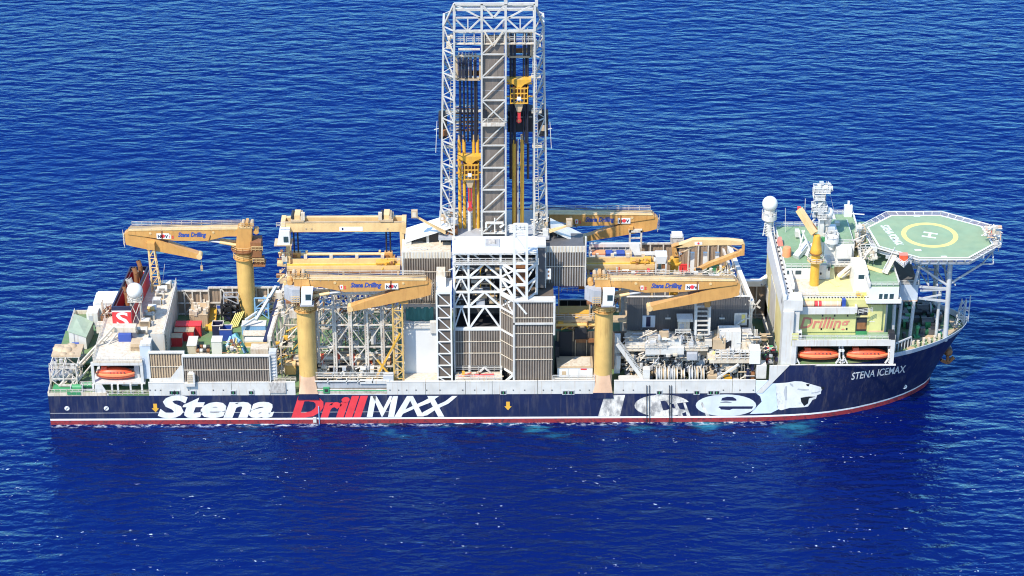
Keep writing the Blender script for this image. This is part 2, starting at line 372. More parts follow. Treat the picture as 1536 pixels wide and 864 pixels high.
# bow bulwark: pale band following the deck edge
def band(z0,z1,xa,xb,sgn,mt,off=.02,thick=.2,n=46):
    bw.use(mt)
    for i in range(n):
        pts=[]
        for f in (i/n,(i+1)/n):
            for z in (z0,z1):
                s0=stem(min(z,17)); x=xa+(min(xb,s0)-xa)*(1-(1-f)**1.5); pts.append((x,z))
        def P(x,z,o): return V((x,sgn*max(0.01,hb(x,min(z,17))+o),z))
        a,b_,c,d=pts
        q=[P(*a,off),P(*c,off),P(*d,off),P(*b_,off),P(*a,off-thick),P(*c,off-thick),P(*d,off-thick),P(*b_,off-thick)]
        bw.add(q,[(0,1,2,3),(7,6,5,4),(3,2,6,7)] if sgn<0 else [(3,2,1,0),(4,5,6,7),(7,6,2,3)])
band(15.8,17.1,92.5,130,-1,'bluegrey'); band(15.8,17.1,66,130,1,'lightgrey')
bw.use('bluegrey')
for sgn in (1,):
    for i in range(26):
        x=70+i*1.6
        if x<113: y=sgn*(hb(x,16)-.35); bw.beam((x,y,15.6),(x,y-.0,17),.18,.5)
# stern rail plates
bw=ship.part('stern_bulwark','cream'); bw.box((-113.3,-21.02,8.12),(-99,-20.8,9.0)); bw.box((-113.35,-20.8,8.12),(-113.1,21,9.1)); bw.box((-113.3,20.8,8.12),(-94,21.02,9.6))
# mooring openings in the side plates
def fair(px,py,w=1.0,frame='green'):
    fl=ship.part('fairlead','black'); p=W(px,py,-21); fl.use('lightgrey'); fl.box((p.x-w,-21.16,p.z-.62),(p.x+w,-21.03,p.z+.62)); fl.use('black'); fl.box((p.x-w*.72,-21.2,p.z-.4),(p.x+w*.72,-21.165,p.z+.4)); fl.use('green'); fl.tube((p.x,-21.24,p.z-.3),(p.x,-21.24,p.z+.3),.14,6)
for px in (258,266,290,350,377,755,848,857,989,1045,1066,1075): fair(px,588.5,.75)
for px in (104,111,118): fl=ship.part('fairlead','green'); p=W(px,590,-21); fl.box((p.x-.5,-21.2,p.z-.3),(p.x+.5,-21.04,p.z+.3))
for px in list(range(225,245,8))+[283,320,335,380,405,431]+[585,598,610,624,640,660,694,712,726,770,787,815,828,870,884,935,950,1030,1085,1110,1130]:
    sc=ship.part('scupper','dark'); p=W(px,585,-21); sc.cbox((p.x,-21.06,p.z),(.3,.05,.25))
# ---------------- hull marks
def pj(off=.035):
    def f(p):
        z=p.z; return V((p.x,-hb(p.x,z)-off,z))
    return f
def hull_text(part,txt,px0,px1,ytop,ybot,shear=.35,bold=.03,sub=0,proj=True):
    a=W(px0,ybot,-21); b_=W(px1,ytop,-21)
    part.text(txt,a,(1,0,0),(0,0,1),5,shear=shear,bold=bold,fit=b_.x-a.x,fith=b_.z-a.z,proj=pj() if proj else None,sub=sub)
l1=ship.part('white_lettering','letter'); hull_text(l1,'Stena',237,410,592.2,627.4,.26,.21)
l2=ship.part('red_lettering','red_letter'); hull_text(l2,'Drill',437,552,593.5,626.5,.26,.24)
def strip(part,P,px,py,off=-21.05):
    part.poly([W(a,b_,off) for a,b_ in P],(0,.02,0))
S=lambda u,v:(430+u/5.762,510+v/5.76)
# MAXX wordmark strokes
l3=ship.part('wordmark','letter')
def poly_px(part,P,Y=-21.05,f=S): part.poly([W(*f(u,v),Y) for u,v in P],(0,.02,0))
poly_px(l3,[(692,665),(726,484),(776,484),(742,665)])
poly_px(l3,[(742,484.1),(776.5,484.1),(836,588),(826,665),(822,665)])
poly_px(l3,[(836.5,588),(890,484.1),(925,484.1),(827,665)])
poly_px(l3,[(876,665),(910,484.2),(962,484.2),(928,665)])
poly_px(l3,[(930,665),(1040,484),(1090,484),(990,665)],-21.052)
poly_px(l3,[(1050,484.1),(1092,484.1),(1185,660),(1130,660)],-21.056)
poly_px(l3,[(1000,640),(1005,610),(1080,575),(1180,530),(1265,484),(1318,484),(1230,545),(1110,590)],-21.06)
poly_px(l3,[(1165,660),(1175,625),(1260,580),(1370,530),(1430,484),(1475,484),(1400,548),(1290,600),(1215,650)],-21.06)
poly_px(l3,[(1215,484.1),(1265,484.1),(1362,662),(1308,662)],-21.055)
# worn C E letters near the bow and the thick pale wave around them
T2=lambda u,v:(820+u/4.518,500+v/4.52)
l4=ship.part('worn_lettering','worn_letter')
poly_px(l4,[(348,562),(394,418),(532,418),(496,562)],f=T2)
def arc_ring(part,cx,cy,rx,ry,ix,iy,a0,a1,Y=-21.05,n=28,f=T2):
    for i in range(n):
        t0=math.radians(a0+(a1-a0)*i/n); t1=math.radians(a0+(a1-a0)*(i+1)/n)
        pts=[(cx+rx*math.cos(t0),cy-ry*math.sin(t0)),(cx+rx*math.cos(t1),cy-ry*math.sin(t1)),(cx+ix*math.cos(t1),cy-iy*math.sin(t1)),(cx+ix*math.cos(t0),cy-iy*math.sin(t0))]
        part.add([W(*f(u,v),Y) for u,v in pts],[(3,2,1,0)])
arc_ring(l4,785,490,190,75,68,32,20,335)
poly_px(l4,[(720,455),(770,455),(800,561),(690,561)],-21.056,T2)
poly_px(l4,[(850,450),(872,452),(925,560),(890,560)],-21.056,T2); poly_px(l4,[(800,445),(822,445),(850,500),(838,505)],-21.06,T2); poly_px(l4,[(925,470),(940,470),(975,560),(950,560)],-21.054,T2); poly_px(l4,[(1040,470),(1055,466),(1105,560),(1080,560)],-21.062,T2)
l5=ship.part('pale_lettering','pale_letter')
arc_ring(l5,1215,488,205,74,60,26,0,360,-21.05)
poly_px(l5,[(1060,470),(1380,470),(1400,500),(1060,500)],-21.056,T2)
l5.use('navy_paint'); poly_px(l5,[(1168,495),(1400,495),(1392,512),(1260,512),(1240,520),(1180,516)],-21.06,T2)
poly_px(l5,[(1182,456),(1190,438),(1225,430),(1262,432),(1285,446),(1286,457)],-21.06,T2)
# pale body of the animal and its dark collar line
bear=ship.part('bear_emblem','letter')
T3=lambda u,v:(1080+u/4.8,540+v/4.8)
def hp_poly(part,P,f=T3,off=.04,sub=3):
    bm=bmesh.new(); vs=[bm.verts.new(W(*f(u,v),-20.9)) for u,v in P]; bm.faces.new(vs); bmesh.ops.triangulate(bm,faces=bm.faces)
    for _ in range(sub):
        bmesh.ops.subdivide_edges(bm,edges=[e for e in bm.edges if e.calc_length()>1.2],cuts=1); bmesh.ops.triangulate(bm,faces=bm.faces)
    bm.verts.index_update(); fs=[]
    for fc in bm.faces:
        ids=[q.index for q in fc.verts]
        if fc.normal.y>0: ids.reverse()
        fs.append(ids)
    out=[]
    for q in bm.verts:
        # keep the surveyed image position while sitting on the flared shell
        p=q.co.copy()
        for _ in range(6):
            y=-hb(p.x,p.z)-off; r=(p-CAM); p=CAM+r*((y-CAM.y)/r.y)
        out.append(p)
    part.add(out,fs); bm.free()
bear.use('pale_blue'); hp_poly(bear,[(258,238),(330,172),(400,168),(430,225),(462,300),(420,355),(365,383),(215,388),(268,340),(300,300),(290,262)])
bear.use('letter'); hp_poly(bear,[(400,168),(480,163),(540,152),(590,155),(640,172),(700,190),(738,198),(740,210),(728,222),(726,243),(700,252),(690,280),(682,262),(625,258),(585,272),(578,282),(590,305),(608,325),(632,305),(634,335),(600,340),(500,345),(440,362),(415,352),(462,300),(430,225)],off=.06)
bear.use('black'); hp_poly(bear,[(620,172),(645,173),(640,190),(624,187)],off=.09,sub=0); hp_poly(bear,[(726,192),(752,197),(746,214),(730,212)],off=.09,sub=0); hp_poly(bear,[(580,272),(640,262),(690,264),(640,276),(600,284),(610,312),(628,304),(634,312),(606,332),(584,300)],off=.09,sub=1)
bear.use('lightgrey'); hp_poly(bear,[(470,190),(482,186),(470,230),(482,290),(470,290),(458,230)],off=.09,sub=1); hp_poly(bear,[(560,205),(600,215),(640,212),(640,217),(600,222),(556,212)],off=.09,sub=1); hp_poly(bear,[(655,235),(700,228),(720,222),(722,228),(700,236),(660,242)],off=.09,sub=1); hp_poly(bear,[(500,165),(520,172),(530,190),(520,192),(505,180)],off=.09,sub=0)
bear.use('red'); hp_poly(bear,[(600,272),(625,264),(640,268),(618,300),(600,290)],off=.05,sub=0)
bear.use('letter')
nm=ship.part('name_lettering','letter')
def name_proj(p):
    for _ in range(6):
        y=-hb(p.x,p.z)-.05; r=(p-CAM); p=CAM+r*((y-CAM.y)/r.y)
    return p
a=W(1277,570,-20); b_=W(1359,558.5,-20)
nm.text('STENA ICEMAX',a,(b_.x-a.x,0,b_.z-a.z),(-.06,0,1),2.6,shear=.25,bold=.03,fit=(b_-a).length,fith=2.0,proj=name_proj,sub=2)
# tug arrows, round load marks
for px,py in ((233,612),(762,609)):
    mk=ship.part('tug_mark','tube_yellow'); p=W(px,py,-21.06); x,z=p.x,p.z
    mk.xz([(x-.45,z+1.2),(x+.45,z+1.2),(x+.45,z-.1),(x+.9,z-.1),(x,z-1.2),(x-.9,z-.1),(x-.45,z-.1)],-21.06,.02)
for px,py in ((100.5,612.5),(159.5,612.5),(1357,580)):
    mk=ship.part('thruster_mark','letter'); p=W(px,py,-21.05)
    if px>1000: p=name_proj(p)
    mk.tube((p.x,p.y,p.z),(p.x,p.y-.05,p.z),.62,14); mk.use('navy_paint'); mk.beam((p.x-.3,p.y-.07,p.z-.3),(p.x+.3,p.y-.07,p.z+.3),.12,.1); mk.use('letter')
# ropes of discharge hoses on the worn patch
for px in (970,974,1004,1007): hs=ship.part('overboard_hose','rope'); p=W(px,578,-21.3); q=W(px,634,-21.3); hs.tube(p,q,.085,6)
hs=ship.part('water_outlet','white'); p=W(472,626,-21.2); hs.box((p.x-.4,-21.4,.5),(p.x+.4,-21.05,p.z)); hs.use('light_blue'); hs.beam((W(478,612,-21.2).x,-21.2,5),(W(478,612,-21.2).x,-21.2,0),.2)
ship.done((0,0,0))
# ---------------- knuckle boom deck cranes
GC='knuckle boom deck cranes'
def deck_crane(cx,cy,zb,zf,d,L,kl,kz,label,base=False,cab=True,txt=True,sc=1.0):
    t=Thing('deck_crane',label,'crane',GC); X=lambda x:cx+d*x*sc
    p=t.part('pedestal','yellow'); p.tube((cx,cy,zb+4 if base else zb),(cx,cy,zf-.4),2.2,28)
    if base:
        b=t.part('pedestal_base','peach'); n=28; ring=[];sq=[]
        for i in range(n):
            a=2*math.pi*(i+.5)/n; c,s_=math.cos(a),math.sin(a); k=2.35/max(abs(c),abs(s_)); ring.append((cx+2.22*c,cy+2.22*s_,zb+4.6)); sq.append((cx+k*c,cy+k*s_,zb))
        b.add(sq+ring,[(i,(i+1)%n,n+(i+1)%n,n+i) for i in range(n)])
        b.use('navy'); k=2.352; b.hexa([(cx-k-.3,cy-k,zb-1.6),(cx+k+.3,cy-k,zb-1.6),(cx+k+.3,cy,zb-1.6),(cx-k-.3,cy,zb-1.6),(cx-k,cy-k,zb-.01),(cx+k,cy-k,zb-.01),(cx+k,cy,zb-.01),(cx-k,cy,zb-.01)])
    f=t.part('slew_ring','rust'); f.lathe([(2.0,-.9),(2.5,-.8),(3.3,-.1),(3.3,.25),(2.4,.3),(0.01,.3)],(cx,cy,zf),28)
    f.use('boom'); f.lathe([(2.2,-2.6),(2.9,-2.5),(2.9,-2.3),(2.2,-2.2)],(cx,cy,zf),24)
    rl=t.part('platform_rail','boomtop'); pts=[(cx+3.2*math.cos(a),cy+3.2*math.sin(a),zf+.25) for a in [i*math.pi/6 for i in range(12)]]; rl.rail(pts,1.1,2,.08,2,True)
    pts=[(cx+2.85*math.cos(a),cy+2.85*math.sin(a),zf-2.3) for a in [i*math.pi/6 for i in range(12)]]; rl.rail(pts,1.1,2,.08,2,True)
    c=t.part('slewing_column','boom'); c.hexa([(X(-2.0),cy-1.5,zf+.3),(X(2),cy-1.7,zf+.3),(X(2),cy+1.7,zf+.3),(X(-2.2),cy+1.7,zf+.3),(X(-2.4),cy-1.5,zf+6.3),(X(1.2),cy-1.5,zf+6.3),(X(1.2),cy+1.5,zf+6.3),(X(-2.4),cy+1.5,zf+6.3)])
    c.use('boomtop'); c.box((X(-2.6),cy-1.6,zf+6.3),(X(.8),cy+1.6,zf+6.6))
    wn=t.part('winch','tan')
    for k in range(3): wn.tube((X(-2.4+k*1.1),cy-1.2,zf+7.1),(X(-2.4+k*1.1),cy+1.2,zf+7.1),.5,10)
    wn.use('boom'); wn.rail([(X(-3),cy-1.7,zf+6.6),(X(.8),cy-1.7,zf+6.6)],1.2,1,.09,2); wn.cbox((X(-1.2),cy,zf+7.4),(.7,2.6,.8)); wn.tube((X(-3.4),cy-1,zf+5),(X(-3.4),cy+1,zf+5),.7,10)
    mh=t.part('machinery_house','grey')
    if cab:
        x0,x1=X(-4.6),X(-1.4)
        mh.hexa([(x0-.2,cy-1.2,zf+.9),(x0+1.9,cy-3.4,zf+.9),(X(-.9),cy-3.4,zf+.9),(X(-.9),cy+2.4,zf+.9),(x0-.2,cy-1.2,zf+4.3),(x0+1.9,cy-3.4,zf+4.3),(X(-.9),cy-3.4,zf+4.3),(X(-.9),cy+2.4,zf+4.3)])
        mh.use('rust'); mh.box((x0+.3,cy-2.9,zf+.35),(X(1.9),cy+2,zf+.85))
        cb=t.part('cab','clean_white'); cb.hexa([(X(-.6),cy-4.3,zf+.7),(X(1.9),cy-4.3,zf+.7),(X(1.9),cy-1.75,zf+.7),(X(-.6),cy-1.75,zf+.7),(X(-.5),cy-4.1,zf+4.4),(X(2.3),cy-4.1,zf+4.4),(X(2.3),cy-1.75,zf+4.4),(X(-.5),cy-1.75,zf+4.4)])
        gl=t.part('cab_window','glass',sub=cb); gl.box((X(.5),cy-4.34,zf+2.1),(X(1.75),cy-4.2,zf+3.5)); gl.box((X(1.95),cy-3.9,zf+1.6),(X(2.25),cy-2,zf+3.6))
        cb.use('grey'); cb.box((X(.4),cy-4.3,zf+2.0),(X(1.85),cy-4.24,zf+2.12)); cb.box((X(-.9),cy-4.4,zf+.35),(X(2.4),cy-1.8,zf+.6))
        cr=t.part('cab_rail','boomtop',sub=cb); cr.rail([(X(-3),cy-3.9,zf+.6),(X(-1),cy-3.9,zf+.6)],2.2,.6,.09,4)
    else:
        mh.use('rust'); mh.box((X(-4.6),cy-2.2,zf-1.6),(X(-1.9),cy+2,zf+2.6)); mh.use('boomtop'); mh.rail([(X(-5.2),cy-2.4,zf-3),(X(-2.2),cy-2.4,zf-3)],1.2,1,.1,3); mh.rail([(X(-5),cy-2.4,zf+.4),(X(-2.2),cy-2.4,zf+.4)],1.2,1,.1,3); mh.use('rust'); mh.box((X(-5.4),cy-2.4,zf-4.2),(X(-2.3),cy+1.6,zf-3.9)); mh.box((X(-5),cy-1.8,zf-3.9),(X(-2.6),cy+1,zf-2.6))
    # main boom
    mb=t.part('main_boom','boom'); y0=cy-1.25
    prof=[(-1.6,5.9),(L-.5,5.6),(L,5.2),(L-.1,4.6),(L*.74,3.4),(L*.6,2.75),(9.6,2.6),(4.2,3.9),(-1.6,3.9)]
    P=[(X(a),zf+b) for a,b in prof]
    if d<0: P=P[::-1]
    mb.xz(P[::-1],y0,2.5)
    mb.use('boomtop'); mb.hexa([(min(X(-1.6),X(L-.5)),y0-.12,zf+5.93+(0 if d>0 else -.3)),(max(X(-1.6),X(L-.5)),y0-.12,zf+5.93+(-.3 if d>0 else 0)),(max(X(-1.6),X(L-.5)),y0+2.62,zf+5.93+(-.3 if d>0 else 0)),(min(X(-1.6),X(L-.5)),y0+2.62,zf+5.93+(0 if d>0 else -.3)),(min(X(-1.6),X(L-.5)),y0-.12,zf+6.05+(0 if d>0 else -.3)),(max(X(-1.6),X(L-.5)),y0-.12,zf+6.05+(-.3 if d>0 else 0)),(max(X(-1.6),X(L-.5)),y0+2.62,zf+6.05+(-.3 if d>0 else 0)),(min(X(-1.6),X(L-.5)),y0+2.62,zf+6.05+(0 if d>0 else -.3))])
    mb.use('rust'); mb.beam((X(8.9),y0-.05,zf+2.2),(X(8.2),y0-.05,zf+4.3),.3,.1); mb.beam((X(L*.70),y0-.05,zf+3.2),(X(L*.70),y0-.05,zf+5.6),.35,.12)
    mb.use('boomtop'); mb.tube((X(7.4),y0-.1,zf+5.1),(X(7.4),y0,zf+5.1),.35,10); mb.tube((X(L*.8),y0-.1,zf+4.9),(X(L*.8),y0,zf+4.9),.35,10)
    mb.use('tan')
    for k in range(14): mb.beam((X(2+k*(L-4)/13),y0-.03,zf+5.85),(X(2+k*(L-4)/13),y0-.03,zf+5.5),.12,.06)
    wr=t.part('walkway_rail','steel_white',sub=mb); wr.rail([(X(.5),y0+2.4,zf+6.05),(X(L-1),y0+2.4,zf+5.75)],1.3,2.6,.09,3); wr.rail([(X(.5),y0+.1,zf+6.05),(X(L-1),y0+.1,zf+5.75)],.5,2.6,.06,1)
    cyl=t.part('lift_cylinder','boomtop'); cyl.tube((X(1.9),cy-.9,zf+1.3),(X(6),cy-.7,zf+2.0),.42,10); cyl.tube((X(1.9),cy+.9,zf+1.3),(X(6),cy+.7,zf+2.0),.42,10); cyl.use('lightgrey'); cyl.tube((X(6),cy-.7,zf+2.0),(X(9.3),cy-.7,zf+2.5),.28,10); cyl.tube((X(6),cy+.7,zf+2.0),(X(9.3),cy+.7,zf+2.5),.28,10)
    hw=t.part('hoist_wire','rope')
    for yy in (-.5,.1,.5): hw.tube((X(-1.4),cy+yy,zf+7.3),(X(L-.3),cy+yy,zf+5.95),.06,4)
    hw.tube((X(L+.2),cy,zf+5.3),(X(L-kl+1),cy+.2,zf+kz+.9),.06,4)
    # text and sign plate always on the viewer's broadside
    if txt:
        tx0,tx1=X(11.1),X(18.5) 
        if d<0: tx0,tx1=X(16.4),X(9.2)
        le=t.part('boom_lettering','blue',sub=mb); zt=zf+3.4
        le.text('Stena Drilling',(tx0,y0-.01,zt),(1,0,0),(0,0,1),1.5,shear=.3,bold=.06,fit=tx1-tx0,fith=1.75)
        le.use('red_letter'); xa=tx0-2.6; le.text('S',(xa+1.0,y0-.01,zt),(1,0,0),(0,0,1),1.1,bold=.05); le.use('letter'); le.box((xa+.05,y0-.02,zt-.1),(xa+.75,y0-.005,zt+1.1)); le.use('red_letter'); le.box((xa+.25,y0-.04,zt+.2),(xa+.55,y0-.022,zt+.8))
        sg=t.part('boom_sign','letter',sub=mb)
        sx0,sx1=(X(19.3),X(22.5)) if d>0 else (X(21.8),X(18.6)); sg.box((sx0,y0-.06,zf+3.3),(sx1,y0-.01,zf+4.85))
        sg.use('navy_paint'); sg.text('N',(sx0+.3,y0-.06,zf+3.6),(1,0,0),(0,0,1),1.15,bold=.05); sg.text('V',(sx1-1.15,y0-.06,zf+3.6),(1,0,0),(0,0,1),1.15,bold=.05)
        sg.use('red_letter'); sg.tube(((sx0+sx1)/2,y0-.11,zf+4.1),((sx0+sx1)/2,y0-.07,zf+4.1),.5,14)
    # knuckle boom folded back underneath
    kb=t.part('knuckle_boom','boom'); kx=L-kl; y1=cy-1.0
    P=[(L-3.2,4.0),(L+.3,5.0),(L+.9,4.4),(L+.6,1.6),(L-1.2,1.0),(kx,kz-.7),(kx-.5,kz-.2),(kx-.4,kz+.55),(L-8,kz+(4.0-kz)*.62+1.0)]
    P=[(X(a),zf+b) for a,b in P]
    if d<0: P=P[::-1]
    kb.xz(P,y1,2.0)
    kb.use('rust'); q0=V((X(kx+1),y1+1,zf+kz+.62)); q1=V((X(L-8),y1+1,zf+kz+(4-kz)*.62+1.06)); kb.beam(q0,q1,1.5,.14); kb.tube((X(L-2.8),cy-.2,zf+4.35),(X(L-10),cy-.2,zf+3.1),.3,8)
    kb.use('mark_yellow'); a=.42; 
    kb.use('boomtop'); kb.tube((X(kx-.2),y1-.1,zf+kz),(X(kx-.2),y1+2.1,zf+kz),.75,12)
    ld=t.part('tip_ladder','cream',sub=kb)
    for k in range(5): ld.beam((X(L+.9),y1-.1,zf+1.2+k*.75),(X(L+1.4),y1+1.6,zf+1.2+k*.75),.09)
    for yy in (y1-.1,y1+1.6): ld.beam((X(L+.9+(.5 if yy>y1 else 0)),yy,zf+.8),(X(L+.9+(.5 if yy>y1 else 0)),yy,zf+5),.09)
    hk=t.part('hook_block','tan'); hz=-3.2 if d<0 else -1.0
    hk.tube((X(kx-.5),cy,zf+kz-.4),(X(kx-.5),cy,zf+kz+hz),.05,5); hk.cbox((X(kx-.5),cy,zf+kz+hz-.3),(.6,.5,.9)); hk.tube((X(kx-.5),cy-.1,zf+kz+hz-1.0),(X(kx-.5),cy+.1,zf+kz+hz-1.0),.3,8)
    return t.done((cx,cy,zb))
def cpos(px,pyf,cy): p=W(px,pyf,cy); return p.x,p.z
x,z=cpos(456.5,456,-21.3); deck_crane(x,-18.9,8.5,z,1,29.6,18.6,-2.2,'deck crane with white cab in front of the white pipe rack near the stern',True)
x,z=cpos(907,457,-21.3); deck_crane(x,-18.9,8.5,z,1,31.6,20.5,-1.9,'deck crane with white cab standing at the near side forward of the drill tower',True)
x,z=cpos(366,372,18.9); deck_crane(x,18.9,8.5,z,-1,29.2,17.6,-2.0,'lone deck crane on the far side reaching aft over the funnel',cab=False)
x,z=cpos(812,350,18.9); deck_crane(x,18.9,8.5,z,1,28.6,17.2,-1.2,'deck crane on the far side whose pedestal is hidden behind the drill tower',cab=False)
# boom rests
t=Thing('boom_rest','white ladder like crane boom rest standing in front of dark cladding','boom rest'); m_=t.part('frame','white')
a=W(1043,502,-16); b=W(1065,460,-16)
for x in (a.x,b.x):
    for y in (-16,-13.4): m_.beam((x,y,a.z),(x,y,b.z),.55)
st=t.part('cross_bar','steel_white')
for k in range(7):
    z=a.z+(b.z-a.z)*k/6; st.beam((a.x,-16,z),(b.x,-16,z),.3); st.beam((a.x,-13.4,z),(b.x,-13.4,z),.3)
sd=t.part('saddle','boom'); sd.fb(1057,448,1066,461,-16.5,2.6); t.done()
t=Thing('boom_rest','yellow lattice boom rest holding up the aft crane boom above the funnel','boom rest'); m_=t.part('lattice','boomtop')
bt=W(236,432,16.5); tp=W(227,372,17.6)
for dx,dy in ((-.9,-.9),(.9,-.9),(.9,.9),(-.9,.9)): m_.beam((bt.x+dx*1.3,16.5+dy*1.3,bt.z-4),(tp.x+dx*.8,17.6+dy*.8,tp.z),.28)
for k in range(6):
    for (dx,dy),(ex,ey) in (((-1,-1),(1,-1)),((1,-1),(1,1)),((-1,1),(1,1)),((-1,-1),(-1,1))):
        f0=k/6; f1=(k+1)/6; g=lambda f,dx,dy:V((bt.x+(tp.x-bt.x)*f+dx*(1.15-.4*f),16.5+1.1*f+dy*(1.15-.4*f),bt.z-4+(tp.z-bt.z+4)*f))
        m_.beam(g(f0,dx,dy),g(f1,ex,ey),.18); m_.beam(g(f1,dx,dy),g(f1,ex,ey),.18)
sd=t.part('saddle','boom'); sd.cbox((tp.x,17.6,tp.z+.9),(2.0,2.2,1.9)); t.done()
t=Thing('boom_rest','yellow lattice tower beside the white wall carrying the near aft boom','boom rest'); m_=t.part('lattice','yellow')
a=W(592,588,-18.5); b=W(606,452,-18.5)
lx=[a.x,W(606,588,-18.5).x]; zs=[9+(b.z-9)*k/10 for k in range(11)]
for x in lx:
    for y in (-18.8,-16.6): m_.beam((x,y,8.5),(x,y,b.z),.35)
for k in range(10):
    z0,z1=zs[k],zs[k+1]; s0,s1=(lx[0],lx[1]) if k%2 else (lx[1],lx[0])
    m_.beam((s0,-18.8,z0),(s1,-18.8,z1),.2); m_.beam((lx[0],-18.8,z1),(lx[1],-18.8,z1),.2); m_.beam((lx[1],-18.8,z0),(lx[1],-16.6,z1),.2); m_.beam((lx[0],-16.6,z0),(lx[0],-18.8,z1),.2)
br=t.part('brace','tube_yellow'); br.beam(W(600,500,-18.9),W(558,578,-18.9),.42); br.beam(W(566,540,-18.9),W(597,577,-18.9),.42)
sd=t.part('saddle','boom'); sd.fb(598,440,612,456,-19.4,2.6); t.done()
# ---------------- drilling derrick
dk=Thing('drilling_derrick','tall white lattice drilling tower with brown clad centre column','derrick')
XL=[W(681,345,-7).x,W(722.5,345,-7).x,W(758.5,345,-7).x,W(801,345,-7).x]
XO=[W(661,345,-4).x,W(820.5,345,-4).x]; XOt=[W(665,40,-4).x,W(815.5,40,-4).x]
Z0=41.; ZC=97.3; ZT=103.8
cxm=(XL[0]+XL[3])/2
def tx(x,z,t_): # taper inwards with height
    return x
f=dk.part('tower_frame','tower_white')
XLt=[W(681,45,-7).x,W(722.5,45,-7).x,W(758.5,45,-7).x,W(802,45,-7).x]
def lx_(i,z): k=(z-45)/(97-45); return XL[i]+(XLt[i]-XL[i])*k
def ox_(i,z): k=(z-45)/(97-45); return XO[i]+(XOt[i]-XO[i])*k
YF,YS=-7,-4
for ysgn in (1,-1):
    y=YF*ysgn
    for i in range(4): f.beam((lx_(i,Z0),y,Z0),(lx_(i,ZT if ysgn>0 else ZC),y,ZT if ysgn>0 else ZC),.4 if ysgn>0 else .32)
    for i in range(2): f.beam((ox_(i,Z0),YS*ysgn,Z0),(ox_(i,ZC),YS*ysgn,ZC),.4)
lev=[45+ (97.3-45)*k/9 for k in range(10)]
for ysgn in (1,-1):
    y=YF*ysgn
    for k in range(10):
        z=lev[k]
        if ysgn>0: f.beam((lx_(1,z),y,z),(lx_(2,z),y,z),.32)
        for a in (0,1):
            l=0 if a==0 else 3
            f.beam((ox_(a,z),YS*ysgn,z),(lx_(l,z),y,z),.26)
            if k<9:
                z1=lev[k+1]; up=(k%2==0)
                if ysgn>0:
                    f.beam((ox_(a,z1),YS,z1),(lx_(l,z),y,z),.22)
                    f.beam((ox_(a,z),YS,z),(lx_(l,(z+z1)/2),y,(z+z1)/2),.17)
                else: f.beam((ox_(a,z1),-YS,z1),(lx_(l,z),y,z),.28)
        if k<9 and ysgn>0:
            z1=lev[k+1]; f.beam((lx_(1,z),y-.05,z),(lx_(2,z1),y-.05,z1),.25)
            if k==5: f.beam((lx_(2,z),y-.1,z),(lx_(1,z1),y-.1,z1),.28)
    # rear horizontals: sparse, so the sea shows through
for k in (0,2,4,6,8,9):
    z=lev[k]
    f.beam((lx_(0,z),-YF,z),(lx_(1,z),-YF,z),.3); f.beam((lx_(2,z),-YF,z),(lx_(3,z),-YF,z),.3)
for a in (0,1):
    for k in range(10):
        z=lev[k]; f.beam((ox_(a,z),YS,z),(ox_(a,z),-YS,z),.3)
        if k<9: f.beam((ox_(a,z),YS if k%2 else -YS,z),(ox_(a,lev[k+1]),-YS if k%2 else YS,lev[k+1]),.22)
# crown
cr=dk.part('crown_frame','tower_white')
zc,zm,zt=97.3,100.6,104.0
cr.beam((lx_(0,zc),-YF,zc),(lx_(3,zc),-YF,zc),.6)
for y in (YF,):
    for z,wd in ((zc,.5),(zm,.34),(zt,.55)): cr.beam((lx_(0,z),y,z),(lx_(3,z),y,z),wd)
    for i,(p,q) in enumerate(((0,1),(1,2),(2,3))):
        xa,xb=lx_(p,zc),lx_(q,zc); xm=(xa+xb)/2
        cr.beam((xa,y,zm),(xm,y,zc),.34); cr.beam((xb,y,zm),(xm,y,zc),.34)
        if i!=1: cr.beam((xm,y,zc),(xm,y,zm),.3)
    cr.beam((lx_(1,zt),y,zt),((lx_(1,zt)+lx_(2,zt))/2,y,zm),.42); cr.beam((lx_(2,zt),y,zt),((lx_(1,zt)+lx_(2,zt))/2,y,zm),.42)
    cr.beam((lx_(0,zt),y,zt),(lx_(0,zt)+6.0,y,zm),.34); cr.beam((lx_(3,zt),y,zt),(lx_(3,zt)-6.0,y,zm),.34)
    for i in range(4): cr.beam((lx_(i,zc),y,zc),(lx_(i,zt),y,zt),.55)
    for a,l in ((0,0),(1,3)): cr.beam((ox_(a,ZC),YS if y<0 else -YS,ZC),(lx_(l,zt),y,zt),.38)
for i in range(4):
    cr.beam((lx_(i,zt),YF,zt),(lx_(i,zc),-YF,zc),.4); cr.beam((lx_(i,zc),YF,zc),(lx_(i,zc),-YF,zc),.45)
for a,l in ((0,0),(1,3)):
    cr.beam((ox_(a,ZC),YS,ZC),(ox_(a,ZC),-YS,ZC),.5)
cr.rail([(lx_(0,94),YF+.6,94.4),(lx_(3,94),YF+.6,94.4)],1.2,1.5,.1,3); cr.beam((lx_(0,zt),YF+1.2,zt-1),(lx_(3,zt),YF+1.2,zt-1),.5)
cr.beam((lx_(2,zt),YF,zt),(lx_(2,zt),YF,zt+1.6),.8); cr.beam((lx_(3,zt)+.4,YF,zt-.6),(lx_(3,zt)+.4,YF,zt+1.8),.7)
cr.use('cream'); cr.beam((lx_(0,94),YF+.8,93.9),(lx_(3,94),YF+.8,93.9),.9,.25)
for k in range(9):
    x=lx_(0,94)+k*(lx_(3,94)-lx_(0,94))/8; cr.beam((x,YF+.4,93.8),(x,YF+.2,97),.22)
